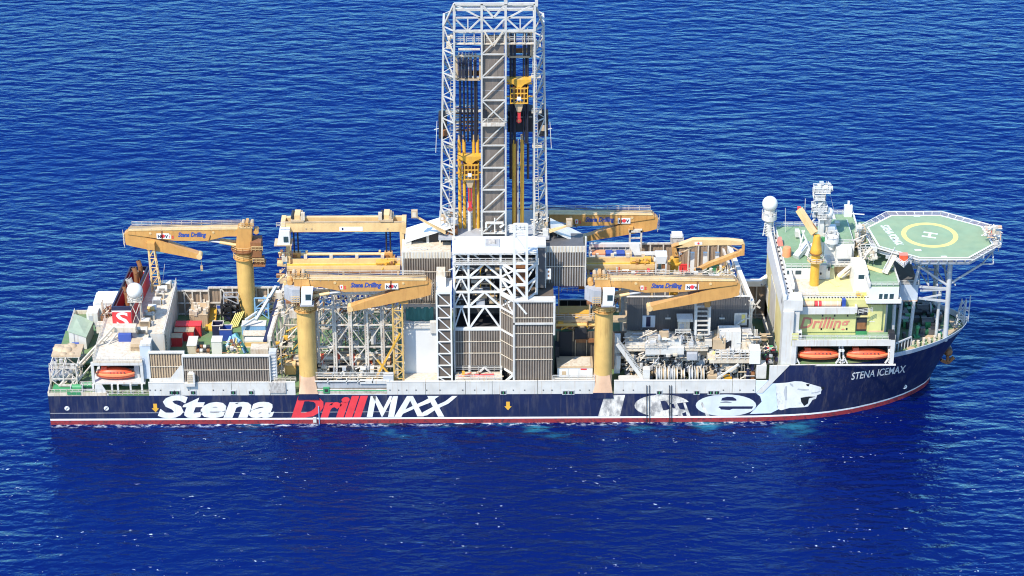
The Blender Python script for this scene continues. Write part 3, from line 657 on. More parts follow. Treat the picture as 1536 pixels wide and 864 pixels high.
cr.beam(((lx_(1,94)+.6),YF-.1,zc),((lx_(1,94)+lx_(2,94))/2,YF-.1,93.6),.36); cr.beam(((lx_(2,94)-.6),YF-.1,zc),((lx_(1,94)+lx_(2,94))/2,YF-.1,93.6),.36); cr.beam((lx_(0,92)+1,YF+.4,92.6),(lx_(1,92)-.4,YF+.4,92.6),.36,.4)
for s_,a in ((1,0),(-1,1)):
    for j in range(7): cr.cbox((ox_(a,94)+s_*(1.0+R.random()*1.6),YS-R.random()*2,92.5+R.random()*2.6),(.7,.8,.7))
# cladding of the centre column
cl=dk.part('centre_cladding','tower_clad'); cl.box((XL[1]+.35,YF+.6,Z0),(XL[2]-.35,YF+.9,96))
cl.use('rib')
for k in range(0): pass
cl.use('grey')
for z in (57.5,70,82): cl.box((XL[1]+.34,YF+.55,z),(XL[2]-.34,YF+.6,z+.08))
cl.use('tower_clad'); cl.box((XL[1]+.35,YF+.9,Z0),(XL[1]+.6,2,96)); cl.box((XL[2]-.6,YF+.9,Z0),(XL[2]-.35,2,96))
# racking board level: dark gear both sides
rb=dk.part('racking_board','dark')
z1=W(760,172,-3).z; z0=W(760,203,-3).z
rb.box((XL[2]+.5,-1,z0),(XL[3]-.3,3,z1)); rb=dk.part('side_cabin','dark'); rb.box((XO[1]-2.2,-1.5,z0-1),(XO[1]+.2,2,z1-.8)); rb=dk.part('side_cabin','dark'); rb.box((XO[0]-.2,-1.5,z0-1.5),(XO[0]+1.8,2,z1-1))
rb=dk.part('tower_gear','rust'); rb.cbox((XO[0]+1.2,-2.5,z0+.5),(1.4,1,1.4)); rb.use('tan'); rb.cbox((XO[1]-1.0,-2.4,z0+1.6),(1.0,.8,1.2))
rb.use('steel_white')
for k in range(10):
    z=z0+.3+k*.72; rb.beam((XL[0]+.6,-1.6,z),(XL[0]+2.0,-1.6,z+(.3 if k%2 else -.1)),.22); rb.beam((XL[1]-1.8,-1.6,z),(XL[1]-.5,-1.6,z),.22); rb.beam((XL[0]+2.6+(k%3)*.9,-1.3,z),(XL[0]+4.2+(k%2)*.8,-1.3,z+.2),.18)
rb.use('rust')
for k in range(6):
    z=z0+.6+k*1.1; rb.beam((XL[0]+.7,-1.2,z),(XL[1]-.6,-1.2,z),.2,.34)
rb.use('steel_white'); rb.beam((XL[2]+.6,-1.2,z0+4),(XL[3]-.4,-1.2,z0+4),.2)
rb.beam((XL[0]+.4,-2,z1+.6),(XL[1],-2,z1+.6),.4,.5); rb.box((XL[1]+.2,YF-.9,z1-.9),(XL[2]-.2,YF-.3,z1-.1)); rb.rail([(XL[1]+.2,YF-.8,z1-.1),(XL[2]-.2,YF-.8,z1-.1)],1.1,1.4,.09,2)
rb.use('white'); rb.beam((XO[0]-1.2,YS,z0+2),(XO[0]-.1,YS,z0+2.3),.16); rb.beam((XO[0]-.9,YS,z0-4),(XO[0]-.5,YS,z1-1.2),.14); rb.beam((XO[1]+.9,YS,z0-3),(XO[1]+.5,YS,z1-1.5),.14); rb.beam((XO[1],YS,z0+2),(XO[1]+1.0,YS,z0+2.2),.16)
rb.use('black')
for i in (0,): rb.cbox((XL[1]+1.0,YF-.1,z1+2.0),(.9,.6,1.9))
# side machinery, ladders inside the outer bays
ldp=dk.part('side_ladder','cream')
for a,s_ in ((0,1),(1,-1)):
    for k in range(60):
        z=45+k*.8
        ldp.beam((ox_(a,z)+s_*1.9,-3.2,z),(ox_(a,z)+s_*2.7,-3.2,z),.09)
    for e in (1.9,2.7): ldp.beam((ox_(a,45)+s_*e,-3.2,43),(ox_(a,93)+s_*e,-3.2,93),.12)
    for k in range(5):
        z=48+k*9; ldp.cbox((ox_(a,z)+s_*2,-2.6,z),(2.4,1.6,.14)); ldp.rail([(ox_(a,z)+s_*.9,-3.4,z),(ox_(a,z)+s_*3.1,-3.4,z)],1.1,1,.08,2)
dk.done()
ORD=['first','second','third','fourth','fifth','sixth']
GP='telescopic tubes inside the drill tower'; GL='drilling lines in the drill tower'
def vtube(px,py0,py1,Y,r,mt,name,label,cat,grp=None,cap=None):
    a=W(px,py1,Y); b=W(px,py0,Y); t=Thing(name,label,cat,grp); m_=t.mesh(mt); m_.tube((a.x,Y,a.z),(a.x,Y,b.z),r,12)
    if cap: m_.use(cap); m_.tube((a.x,Y,b.z),(a.x,Y,b.z+1.2),r*.8,10)
    return t.done()
for k,px in enumerate((690.5,697.5,711.5,717.5)):
    vtube(px,209,362,-2,.42,'tube_yellow','lift_cylinder',['outermost left yellow lift tube left of the clad column','second yellow lift tube from the left in the tower','third yellow lift tube right of the pale pipe in the tower','yellow lift tube nearest the clad column on its left'][k],'lift cylinder',GP,'tan')
for k,px in enumerate((771,783)):
    vtube(px,209,352,-2,.48,'tube_yellow','lift_cylinder',['left yellow lift tube right of the clad column','right yellow lift tube right of the clad column'][k],'lift cylinder',GP,'tan')
vtube(704.5,303,362,-3.2,.5,'clean_white','drill_pipe','white pipe hanging below the lower top drive','pipe')
vtube(777,209,352,-2.4,.16,'white','standpipe','thin pale pipe between the two right lift tubes','pipe')
vtube(775,212,350,-1.6,.14,'rust','standpipe','thin rusty pipe between the two right lift tubes','pipe')
for k,px in enumerate((691,696.5,702,708,713,715.5)):
    vtube(px,118,212,-2.2,.30 if k in (0,4) else .24,'rope','drilling_line',ORD[k]+' black drilling line from the left under the lower crown block','wire rope',GL)
for k,px in enumerate((766,769.5,772,785,788,791)):
    vtube(px,82,215,-2.2,.3 if k in (0,2,5) else .2,'rope','drilling_line',ORD[k]+' black drilling line from the left under the higher crown block','wire rope',GL)
for k,px in enumerate((766,792)): vtube(px,215,268,-.8,.32,'rope','drilling_line',('left','right')[k]+' one of two low black drilling lines behind the pair of yellow tubes','wire rope',GL)
def sheaves(px0,px1,py0,py1,label,cols):
    t=Thing('crown_block',label,'crown block','crown blocks'); f=t.part('frame','tan'); a=W(px0,py1,-3.4); b=W(px1,py0,-3.4)
    f.beam((a.x,-3.4,a.z),(b.x,-3.4,a.z),.5); f.beam((a.x,-3.4,a.z),(a.x,-3.4,b.z),.5); f.beam((b.x,-3.4,a.z),(b.x,-3.4,b.z),.5); f.use('cream'); f.beam((a.x,-3.4,b.z),(b.x,-3.4,b.z),.45); f.use('rust'); f.box((a.x,-1.2,a.z),(b.x,-.9,a.z+1.2))
    for k in range(6): f.use('steel_white'); f.beam((a.x+.4+k*.8,-3.5,b.z-.3),(a.x+.6+k*.8,-3.5,b.z+.9),.2)
    for px in cols:
        x=W(px,py1,-3.4).x; zc_=(a.z+b.z)/2
        s_=t.part('sheave','rope'); s_.tube((x-.3,-2.6,b.z-1.3),(x+.3,-2.6,b.z-1.3),1.5,16); s_.box((x-.32,-3.6,a.z+.3),(x+.32,-1.6,b.z-1)); s_.use('tan'); s_.box((x-.5,-3.5,a.z+.2),(x-.38,-3.2,b.z-.8))
    t.done()
sheaves(685,720,84,119,'lower left crown block of dark sheaves in the drill tower',(690,695,700,706,713))
sheaves(762,797,48,85,'higher right crown block of dark sheaves in the drill tower',(767,772,787,793))
def top_drive(px,py,label,drop):
    t=Thing('top_drive',label,'top drive','top drives'); a=W(px,py,-3.6); x,z=a.x,a.z; g=t.part('carriage','tube_yellow')
    g.xz([(x-2.9,z+1.7),(x-2.9,z+1.2),(x-1.3,z+.5),(x-.5,z-.3),(x+.5,z-.3),(x+1.3,z+.5),(x+2.9,z+1.2),(x+2.9,z+1.7)],-4.2,2.2)
    g.use('rust'); g.cbox((x,-3.1,z-1.9),(3.2,1.6,3.1)); g.use('tube_yellow')
    for dx in (-2,-1.2,-.4,.4,1.2,2): g.beam((x+dx,-4.5,z-.2),(x+dx,-4.5,z-4.2),.2)
    for dz in (-.4,-1.7,-3,-4.2): g.beam((x-2.1,-4.5,z+dz),(x+2.1,-4.5,z+dz),.24)
    for dx in (-2.1,2.1):
        for dz in (-.4,-3,-4.2): g.beam((x+dx,-4.5,z+dz),(x+dx,-2.6,z+dz),.22)
    g.beam((x-3.2,-3.4,z-2.9),(x+3.2,-3.4,z-2.9),.35); g.beam((x-3.1,-3.4,z+.4),(x+3.1,-3.4,z+.4),.35)
    g.use('letter'); g.box((x-.45,-4.68,z-3.4),(x+.45,-4.6,z-2.5))
    q=t.part('quill','tan'); q.hexa([(x-.5,-4,z-6.6),(x+.5,-4,z-6.6),(x+.5,-3.1,z-6.6),(x-.5,-3.1,z-6.6),(x-1.2,-4,z-4.2),(x+1.2,-4,z-4.2),(x+1.2,-3.1,z-4.2),(x-1.2,-3.1,z-4.2)]); q.use('rust'); q.tube((x,-3.6,z-6.4),(x,-3.6,z-6.6-drop),.28,8)
    for dx in (-.4,.4): q.use('red'); q.tube((x+dx,-3.7,z-5.5),(x+dx*.8,-3.7,z-6.6-drop),.12,6)
    h=t.part('hook','red'); zz=z-7.4-drop; h.tube((x,-3.9,zz-.8),(x,-3.3,zz-.8),.6,12); h.cbox((x,-3.6,zz+.5),(.8,.7,1.4)); h.use('rust'); h.tube((x,-4.0,zz-.8),(x,-3.9,zz-.8),.35,8)
    t.done()
top_drive(704.5,243,'lower yellow top drive hanging left of the clad column',4.2)
top_drive(778.5,128,'higher yellow top drive hanging right of the clad column',0.8)
def grid_frame(m,xs,ys,zs,w=.4,diag=True,dy=True):
    for x in xs:
        for y in ys: m.beam((x,y,zs[0]),(x,y,zs[-1]),w)
    for z in zs[1:]:
        for y in ys: m.beam((xs[0],y,z),(xs[-1],y,z),w*.8)
        for x in xs: m.beam((x,ys[0],z),(x,ys[-1],z),w*.8)
    if diag:
        for j,(z0,z1) in enumerate(zip(zs,zs[1:])):
            for i,(x0,x1) in enumerate(zip(xs,xs[1:])):
                for y in ys:
                    if (i+j)%2: m.beam((x0,y,z0),(x1,y,z1),w*.6)
                    else: m.beam((x1,y,z0),(x0,y,z1),w*.6)
            if dy:
                for x in xs:
                    for i,(y0,y1) in enumerate(zip(ys,ys[1:])):
                        if (i+j)%2: m.beam((x,y0,z0),(x,y1,z1),w*.6)
                        else: m.beam((x,y1,z0),(x,y0,z1),w*.6)
def pbox(name,label,cat,mt,px0,py0,px1,py1,Y,d,grp=None):
    t=Thing(name,label,cat,grp); t.mesh(mt).fb(px0,py0,px1,py1,Y,d); return t
# ---------------- stern deckhouse with boat bay
t=Thing('stern_deckhouse','cream roofed open deckhouse at the stern holding one orange lifeboat','deckhouse')
x0=W(139,541,-20).x; x1=W(213,541,-20).x; zr=W(170,541,-20).z; zf=W(170,573,-20).z
r=t.part('roof_deck','cream'); r.box((x0,-20.3,zr-.5),(x1,2,zr)); 
f=t.part('frame','white')
for px in (139.5,213): x=W(px,560,-20).x; f.box((x-.35,-20.25,zf),(x+.35,-19.6,zr-.5))
f.box((x0-.4,-20.25,zf-.5),(x1+.4,-12,zf)); f.box((x0,-20.3,zr-1.2),(x1,-20.0,zr-.5))
for px in (140,168,177,196,213): x=W(px,580,-20.5).x; f.box((x-.22,-20.75,8.1),(x+.22,-20.3,zf-.4))
f.use('dark'); f.box((x0+.3,-13.2,8.6),(x1-.3,-13,zr-.6)); f.use('lightgrey'); f.box((x1-2.4,-18,zf),(x1-1.2,-15,zr-1.2)); f.box((x0+6,-17,8.6),(x1-2,-15,zf-1.6))  # dark back sheet puts the open bay's shade into its colour
wp=t.part('side_plate','white'); a=W(142,577,-20.9); b=W(158,593,-20.9); wp.xz([(a.x,b.z),(b.x+.9,b.z),(b.x-.6,a.z),(a.x,a.z)],-20.95,.15); 
rl=t.part('railing','steel_white'); rl.rail([(W(160,592,-20.9).x,-20.9,8.3),(W(224,592,-20.9).x,-20.9,8.3)],1.3,1.3,.1,3); rl.rail([(x0,-20,zr),(x1,-20,zr)],1.1,2,.07,3); rl.rail([(x0,-20,zr),(x0,2,zr)],1.1,2,.07,3); rl.rail([(W(120,575,-20).x,-20,zf-1),(x0,-20,zf-1)],1.1,1,.1,3)
vn=t.part('roof_hatch','tan'); vn.fb(197,516,212,535,-15,3); vn.rail([(W(197,536,-15).x,-15.2,zr+.1),(W(212,536,-15).x,-15.2,zr+.1)],1.1,.8,.08,3); t.done()
t=Thing('casing_wall','narrow wall panel with painted bluish shade standing between stern deckhouse and wind wall','wall'); t.mesh('bluegrey').fb(213,519,225,568,-19.4,3); t.solo.use('white'); t.solo.fb(212.5,516,225.5,519,-19.5,3.2); t.done()  # pale wall face in shade; the bluish shade is put into its colour
pbox('canopy','small blue canopy on the stern roof','canopy','blue',178,502,196,514,-10.5,2.5).done()
# lifeboats
GB='enclosed orange lifeboats'
def lifeboat(cx,cy,cz,L,label):
    t=Thing('lifeboat',label,'lifeboat',GB)
    def sec(mb,prof,n=14,x0=-L/2,x1=L/2,pw=2.2):
        rows=[]
        for i in range(n+1):
            f=-1+2*i/n; k=max(.06,(1-abs(f)**pw))**.55; x=cx+x0+(x1-x0)*i/n
            rows.append([V((x,cy+y*k,cz+z*(.55+.45*k) if z<0 else cz+z*(.35+.65*k))) for y,z in prof])
        q=len(prof); vs=[v for r_ in rows for v in r_]; fs=[]
        for i in range(n):
            for j in range(q): fs.append((i*q+j,(i+1)*q+j,(i+1)*q+(j+1)%q,i*q+(j+1)%q))
        fs+= [tuple(range(q)),tuple(range((n+1)*q-1,n*q-1,-1))]
        mb.add(vs,fs)
    h=t.part('hull','orange'); sec(h,[(-1.55,.1),(-1.5,-.5),(-1.0,-1.1),(0,-1.45),(1.0,-1.1),(1.5,-.5),(1.55,.1)])
    g=t.part('gunwale','orange_light'); sec(g,[(-1.68,-.15),(-1.68,.35),(-1.3,.42),(1.3,.42),(1.68,.35),(1.68,-.15)],x0=-L/2-.1,x1=L/2+.1)
    c=t.part('canopy','orange'); sec(c,[(-1.35,.4),(-1.2,1.0),(-.7,1.4),(0,1.5),(.7,1.4),(1.2,1.0),(1.35,.4)],x0=-L/2+.3,x1=L/2-.5)
    k=t.part('cockpit','orange'); k.hexa([(cx-L*.36,cy-.8,cz+1.1),(cx-L*.2,cy-.8,cz+1.1),(cx-L*.2,cy+.8,cz+1.1),(cx-L*.36,cy+.8,cz+1.1),(cx-L*.35,cy-.65,cz+2.0),(cx-L*.21,cy-.65,cz+2.0),(cx-L*.21,cy+.65,cz+2.0),(cx-L*.35,cy+.65,cz+2.0)])
    w_=t.part('window','glass')
    for i in range(5): w_.box((cx-L*.12+i*L*.09,cy-1.33,cz+.62),(cx-L*.12+i*L*.09+.4,cy-1.2,cz+.85))
    t.done()
p=W(173,560,-18.4); lifeboat(p.x,-18.4,p.z+.1,9.2,'orange lifeboat alone in the stern deckhouse bay')
# casing with funnel
t=Thing('engine_casing','long pale engine casing block across the aft deck','casing'); xa,xb=-94.8,W(246,500,-6.5).x; zc=17.4; CY0,CY1=-6.5,20.3
m_=t.part('casing_body','white'); m_.hexa([(xa,CY0,DK),(xb,CY0,DK),(xb,CY1,DK),(xa,CY1,DK),(xa,CY0,zc),(xb,CY0,zc),(xb,CY1,zc),(xa,CY1,zc)])
m_.use('cream'); m_.box((xa,CY0,zc),(xb-.4,CY1,zc+.06)); m_.use('white'); m_.box((xb-.4,CY0-.1,zc),(xb+.1,CY1+.1,zc+.7)); 
hd=t.part('wall_detail','dark')
for k in range(7): hd.cbox((xb+.12,CY0+1.5+.05*k,10.3+k*.9),(.1,.7,.5))
rl=t.part('railing','steel_white'); rl.rail([(xb,CY0,zc+.7),(xb,CY1,zc+.7)],1.1,2,.08,2); rl.rail([(xa,CY1,zc),(xb,CY1,zc)],1.1,1.5,.08,3)
for k in range(10): rl.beam((xb+.15,CY0+1+k*2.8,9),(xb+.15,CY0+1+k*2.8,17),.1)
t.done()
GV='vent housings along the casing roof'
for k,(px,py,s_,mt,lb) in enumerate([(250,427,2.4,'cream','vent housing farthest along the casing roof near the lattice boom rest'),(244,434,2.0,'white','white vent housing second farthest on the casing roof'),(240,443,1.9,'cream','squat cream vent housing midway along the casing roof'),(236,452,2.2,'grey','grey vent housing midway along the casing roof'),(229,462,1.7,'lightgrey','pale grey vent housing beside the red funnel side'),(224,474,2.4,'cream','wide cream vent housing on the near half of the casing roof'),(218,484,2.6,'tan','tan vent housing on the near half of the casing roof'),(214,496,2.2,'cream','cream vent housing at the near end of the casing roof')]):
    g=G(px,py+4,zc); t=Thing('vent_housing',lb,'vent',GV); m_=t.part('housing',mt)
    if k%3==1: m_.tube((g.x-s_*.6,g.y,zc+.95),(g.x+s_*.6,g.y,zc+.95),.9,14); m_.use('lightgrey'); m_.cbox((g.x,g.y,zc+.25),(s_*.8,1.4,.5))
    elif k%3==2: m_.cbox((g.x,g.y,zc+.7),(s_*1.2,s_*.8,1.4)); m_.use('greywhite'); m_.tube((g.x-s_*.3,g.y,zc+1.4),(g.x-s_*.3,g.y,zc+2.2),.5,12); m_.tube((g.x+s_*.4,g.y,zc+1.4),(g.x+s_*.4,g.y,zc+1.9),.35,10)
    else: m_.cbox((g.x,g.y,zc+.8),(s_,s_*.9,1.5)); m_.use('white'); m_.cbox((g.x+.1,g.y,zc+1.6),(s_*.8,s_*.7,.2)); m_.use('grey'); m_.tube((g.x+s_*.7,g.y-.4,zc),(g.x+s_*.7,g.y-.4,zc+1.2),.3,8)
    v=t.part('louvre','dark'); 
    for j in range(4): v.box((g.x-s_*.4,g.y-s_*.45-.04,zc+.4+j*.32),(g.x+s_*.4,g.y-s_*.45+.01,zc+.52+j*.32))
    t.done()
for k,(px,py,lb) in enumerate([(238,456,'yellow machine on casing roof, farther of the two'),(227,468,'yellow machine on casing roof, nearer of the two')]):
    g=G(px,py,zc); t=Thing('deck_winch',lb,'winch','yellow machines on the casing roof'); m_=t.part('drum','yellow'); m_.tube((g.x-.9,g.y,zc+.9),(g.x+.9,g.y,zc+.9),.7,10); q=t.part('base','tan'); q.cbox((g.x,g.y,zc+.2),(2.4,1.6,.4)); t.done()
t=Thing('antenna_mast','thin whip antenna at the far end of the casing','antenna'); q=t.mesh('white'); p=W(247,396,18); g=W(243,430,18); q.beam(g,p,.09); q.cbox((g.x,18,g.z),(1.2,.8,.6)); t.done()
# funnel
t=Thing('red_funnel','long red funnel casing with navy top band and white letter S','funnel')
fx0,fx1=W(168,475,-3).x,W(196.5,475,-3).x; fy0,fy1=-2.8,19.4; z0=17.4; z1=W(180,460,-2.8).z
SK=1.7
def fwall(part,x0,x1,y0,y1,zs):
    o=lambda y:SK*(y-fy0)/(fy1-fy0)
    for (za_,zb_,mt,g) in zs:
        part.use(mt); part.hexa([(x0-g+o(y0),y0-g,za_),(x1+g+o(y0),y0-g,za_),(x1+g+o(y1),y1+g,za_),(x0-g+o(y1),y1+g,za_),(x0-g+o(y0),y0-g,zb_),(x1+g+o(y0),y0-g,zb_),(x1+g+o(y1),y1+g,zb_),(x0-g+o(y1),y1+g,zb_)])
for nm_,x0_,x1_,y0_,y1_ in (('side_wall',fx0,fx0+.35,fy0,fy1),('side_wall',fx1-.35,fx1,fy0,fy1),('front_wall',fx0+.36,fx1-.36,fy0,fy0+.35),('back_wall',fx0+.36,fx1-.36,fy1-.35,fy1)):
    fwall(t.part(nm_,'red'),x0_,x1_,y0_,y1_,[(z0,z1-1.5,'red',0),(z1-1.5,z1-1.1,'letter',.02),(z1-1.1,z1,'navy_paint',.02)])
fl_=t.part('inner_floor','black'); fwall(fl_,fx0+.4,fx1-.4,fy0+.4,fy1-.4,[(z0,z0+.3,'black',0)])
s_=t.part('letter_emblem','letter'); s_.text('S',(fx0+1.0,fy0-.01,z0+.15),(1,0,0),(0,0,1),5,bold=.1,fit=3.0,fith=4.0); t.done()
GE='rusty exhaust pipes in the funnel'
for k,(y,dx,h,r,mt,lb) in enumerate([(17.2,.8,2.2,.6,'rust','rusty exhaust pipe at the far end of the funnel, taller one'),(15.0,.1,1.3,.65,'rust','rusty exhaust pipe at the far end of the funnel, shorter one'),(11.5,-.6,.0,.9,'greywhite','pale grey exhaust pipe in the middle of the funnel'),(2.2,.7,1.0,.6,'rust','rusty exhaust pipe just behind the letter S wall'),(4.6,-.2,1.3,.5,'rust','rusty exhaust pipe rising beside the aft radome')]):
    t=Thing('exhaust_pipe',lb,'exhaust pipe',GE); x=(fx0+fx1)/2+dx+SK*(y-fy0)/(fy1-fy0); m_=t.mesh(mt); m_.tube((x,y,z0),(x,y,z1+h-1.2),r,12); m_.tube((x,y,z1+h-1.2),(x-.5,y+.3,z1+h+.3),r,12); m_.use('black'); m_.tube((x-.5,y+.3,z1+h+.28),(x-.55,y+.33,z1+h+.34),r*.85,12); t.done()
def radome(px,py,Y,r,label,zb,dx=0):
    t=Thing('radome',label,'radome'); p=W(px,py,Y); d=t.part('dome','clean_white'); d.ball(p,r,28,16); b=t.part('base','white'); b.tube((p.x,Y,p.z-r*1.25),(p.x,Y,p.z-r*.8),r*.7,16)
    return t,p
t,p=radome(202,436,-1.4,2.0,'white ball radome on a lattice stand beside the red funnel',0)
s_=t.part('stand','steel_white')
for dx in (-1.2,1.2):
    for dy in (-1,1): s_.beam((p.x+dx,p.y+dy,zc),(p.x+dx,p.y+dy,p.z-2.4),.2)
s_.cbox((p.x,p.y,p.z-2.5),(3.6,3,.2)); s_.rail([(p.x-1.8,p.y-1.5,p.z-2.4),(p.x+1.8,p.y-1.5,p.z-2.4),(p.x+1.8,p.y+1.5,p.z-2.4),(p.x-1.8,p.y+1.5,p.z-2.4)],1.1,1.2,.09,2,True)
for dx in (-1.2,1.2): s_.beam((p.x+dx,p.y-1,zc),(p.x-dx,p.y-1,p.z-2.6),.15)
t.done()
t=Thing('deck_store','white store house at the stern behind the rusty pipe tangle','deckhouse'); w_=t.part('wall','clean_white'); w_.fb(143,455,176,494,9,6); q=t.part('roof','clean_white'); a=W(143,455,9); b=W(176,455,9); q.box((a.x-.2,8.8,a.z),(b.x+.2,15.2,a.z+.25)); t.done()
t=Thing('deck_store','small white store box low beside the larger stern store','deckhouse'); w_=t.part('wall','white'); w_.fb(131,470,146,488,6,4); q=t.part('door','grey'); q.fb(134,474,139,486,5.95,.1); t.done()
t=Thing('deck_store','white house with pale green sloping roof at the stern edge','deckhouse'); w_=t.part('wall','white'); a=W(105,521,-1); b=W(129,496,-1); za=a.z; zb=b.z
w_.hexa([(a.x,-1,za),(b.x,-2,za),(b.x+.6,6,za),(a.x+.6,6,za),(a.x,-1,zb-.2),(b.x,-2,zb-1.4),(b.x+.6,6,zb-1.4),(a.x+.6,6,zb+.8)])
q=t.part('roof','roof_pale'); q.hexa([(a.x-.15,-1.15,zb-.18),(b.x+.15,-2.2,zb-1.38),(b.x+.8,6.2,zb-1.38),(a.x+.5,6.2,zb+.82),(a.x-.15,-1.15,zb),(b.x+.15,-2.2,zb-1.2),(b.x+.8,6.2,zb-1.2),(a.x+.5,6.2,zb+1)])
d=t.part('panel_seam','grey'); d.fb(112,500,112.6,520,-1.35,.2); t.done()
t=Thing('platform_deck','yellow edged green platform under the white green roofed house','platform'); m_=t.part('deck','deck_green'); a=G(100,545,za-.4) ; m_.box((W(90,520,-1).x,-9,za-.5),(x0-.2,8,za-.1)); m_.use('mark_yellow'); m_.box((W(98,530,-4).x,-6,za-.1),(W(120,530,-4).x,-2.5,za-.05)); q=t.part('support','white')
for x in (W(92,520,-1).x,x0-1):
    for y in (-8,0,7): q.beam((x,y,DK),(x,y,za-.5),.4)
t.done()
pbox('crate','dark blue crate on the yellow marked stern platform','crate','blue',107,518,117,525,-4,1.6).done()
# rusty pipe tangle
t=Thing('pipe_manifold','tangle of rusty pipes beside the red funnel','pipework'); m_=t.mesh('rust')
for k in range(46):
    a=W(152+R.random()*14,462+R.random()*20,2+R.random()*3); d=[V((1,0,0)),V((0,1,0)),V((0,0,1)),V((.7,0,.7))][k%4]; m_.use('rust' if k%3 else 'cream'); m_.tube(a,a+d*(1+R.random()*2.4),.13+.08*R.random(),6)
m_.use('steel_white'); m_.rail([W(143,490,0),W(167,490,0)],1.2,1,.1,3); m_.use('cream'); m_.fb(145,490,166,500,0,3); t.done()
# mooring equipment on the open stern
t=Thing('mooring_platform','grey weathered winch platform at the very stern under tan covers','platform'); a=W(77,584,-18.5); b=W(112,534,-18.5); xs=[a.x,(a.x+b.x)/2,b.x]; f=t.part('frame','steel_white'); grid_frame(f,xs,[-18.5,-13,-7],[DK,11.5,14.5],.3)
c=t.part('cover','tan'); c.box((xs[0]-.4,-13,14.6),(xs[2]+.3,-7,14.9)); c.use('steel_white'); c.rail([(xs[0],-18.5,14.6),(xs[2],-18.5,14.6)],1.2,1.3,.1,3); c.use('tan')
for k in range(9): c.ball((xs[0]+.3+R.random()*5,-12.5+R.random()*5,14.8),.7+R.random()*.8,10,6,.5)
w_=t.part('winch_drum','grey')
for k in range(3): w_.tube((xs[0]+.6+k*1.6,-16,10.2),(xs[0]+.6+k*1.6,-12,10.2),.9,12)
w_.use('greywhite')
for k in range(14): w_.cbox((xs[0]+R.random()*5.4,-18+R.random()*8,9+R.random()*5),(.9,.8,1.1))
g=t.part('green_base','green'); g.box((xs[0]+.6,-20,DK),(xs[2]+1,-17.5,DK+1.0)); t.done()
GM='mooring winches on the open stern'
for k,(px,py,lb) in enumerate([(116,583,'green mooring winch close under the pale lattice boom'),(132,580,'green mooring winch beside the white side plate')]):
    g=G(px,py+3,DK); t=Thing('mooring_winch',lb,'winch',GM); m_=t.part('drum','green'); m_.tube((g.x-1.2,g.y,DK+1),(g.x+1.2,g.y,DK+1),.75,12); q=t.part('frame','lightgrey'); q.cbox((g.x-1.4,g.y,DK+.8),(.25,1.8,1.6)); q.cbox((g.x+1.4,g.y,DK+.8),(.25,1.8,1.6)); q.cbox((g.x,g.y,DK+.15),(3.2,2,.3)); t.done()
t=Thing('lattice_boom','slender pale crane boom lying slanted across the stern deck','boom'); m_=t.part('boom','cream'); A0,A1=W(90,578,-19),W(171,490,-10); B0,B1=W(110,580,-19),W(176,500,-10); 
m_.beam(A0,A1,.45); C0,C1=W(92,581,-17.5),W(173,494,-9); m_.beam(C0,C1,.3); 
for k in range(13): m_.beam(A0.lerp(A1,k/12),C0.lerp(C1,min(1,(k+.5)/12)),.12)
b=t.part('brace','steel_white'); b.beam(B0,B1,.3); b.beam(W(88,578,-19),W(112,578,-19),.4); b.beam(W(112,578,-19),W(120,562,-17),.3); b.beam(W(110,578,-19),W(108,560,-17),.25)
t.done()
pbox('pedestal_box','white boom seat box where the slanted stern boom ends','box','cream',168,492,203,499,-9.5,2.4).done()
# open stern clutter
GQ='pieces of deck gear on the stern'
t=Thing('stern_railing','pale railing along the stern edge','railing'); m_=t.mesh('steel_white'); m_.rail([(-113,-20.8,9),(-113,20.8,9)],1.2,2,.1,3); m_.rail([(-113,-20.9,9),(-100,-20.9,9)],.9,1.5,.1,2); t.done()
# ---------------- wind walls at the near side of the aft deck
def wind_wall(name,label,pxa,pxb,pyt,pyb,Y,face=-1,rails=(),back='brown',rib='rib',pitch=.6):
    a=W(pxa,pyb,Y); b=W(pxb,pyt,Y); t=Thing(name,label,'wind wall','wind walls around the decks'); c=t.part('cladding'); z0,z1=a.z,b.z
    p0,p1=((a.x,Y),(b.x,Y)) if face<0 else ((b.x,Y),(a.x,Y))
    c.corr(p0,p1,z0,z1,pitch,.2,.45,back,rib,[z0+(z1-z0)*r for r in rails]); f=t.part('cap','white'); f.box((a.x-.25,Y-.5,z1),(b.x+.25,Y+.4,z1+.35)); f.box((a.x-.3,Y-.45,z0),(a.x-.003,Y+.35,z1)); f.box((b.x+.003,Y-.45,z0),(b.x+.3,Y+.35,z1)); return t,a,b
t,a,b=wind_wall('wind_wall','ribbed wind wall in painted sunlit tan beside the bluish shaded panel at the near stern',227,275,529,569,-19.6,rails=(.5,),back='fence',rib='tan'); pl=t.part('slanted_plate','white'); s0=W(225,579,-20.3); pl.xz([(s0.x,s0.z),(W(276,579,-20.3).x,s0.z),(W(276,579,-20.3).x,W(270,549,-20.3).z),(W(270,549,-20.3).x,W(270,549,-20.3).z),(W(256,567,-20.3).x,W(256,567,-20.3).z),(s0.x,W(230,568,-20.3).z)],-20.3,.2); t.done()  # lighter tan cladding has the sunlight put into its colour
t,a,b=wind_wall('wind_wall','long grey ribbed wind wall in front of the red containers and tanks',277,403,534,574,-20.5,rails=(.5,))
t.done()
t=Thing('stair_platform','small white stair platform at the left end of the long ribbed wind wall','stairs'); q=t.part('steps','cream')
for k in range(5): q.fb(281,562+k*3,291,563.5+k*3,-21.6,1)
f=t.part('frame','white'); f.fb(277,576,292,580,-21.8,1.6); f.fb(290,560,291.5,577,-21.7,.4); f.fb(283,558,290,563,-21.0,.3); t.done()
t=Thing('ladder_tower','pale ladder tower at the right end of the long ribbed wind wall','ladder'); q=t.part('tower','lightgrey'); q.fb(405,528,414,570,-20.3,2); l_=t.part('rung','white')
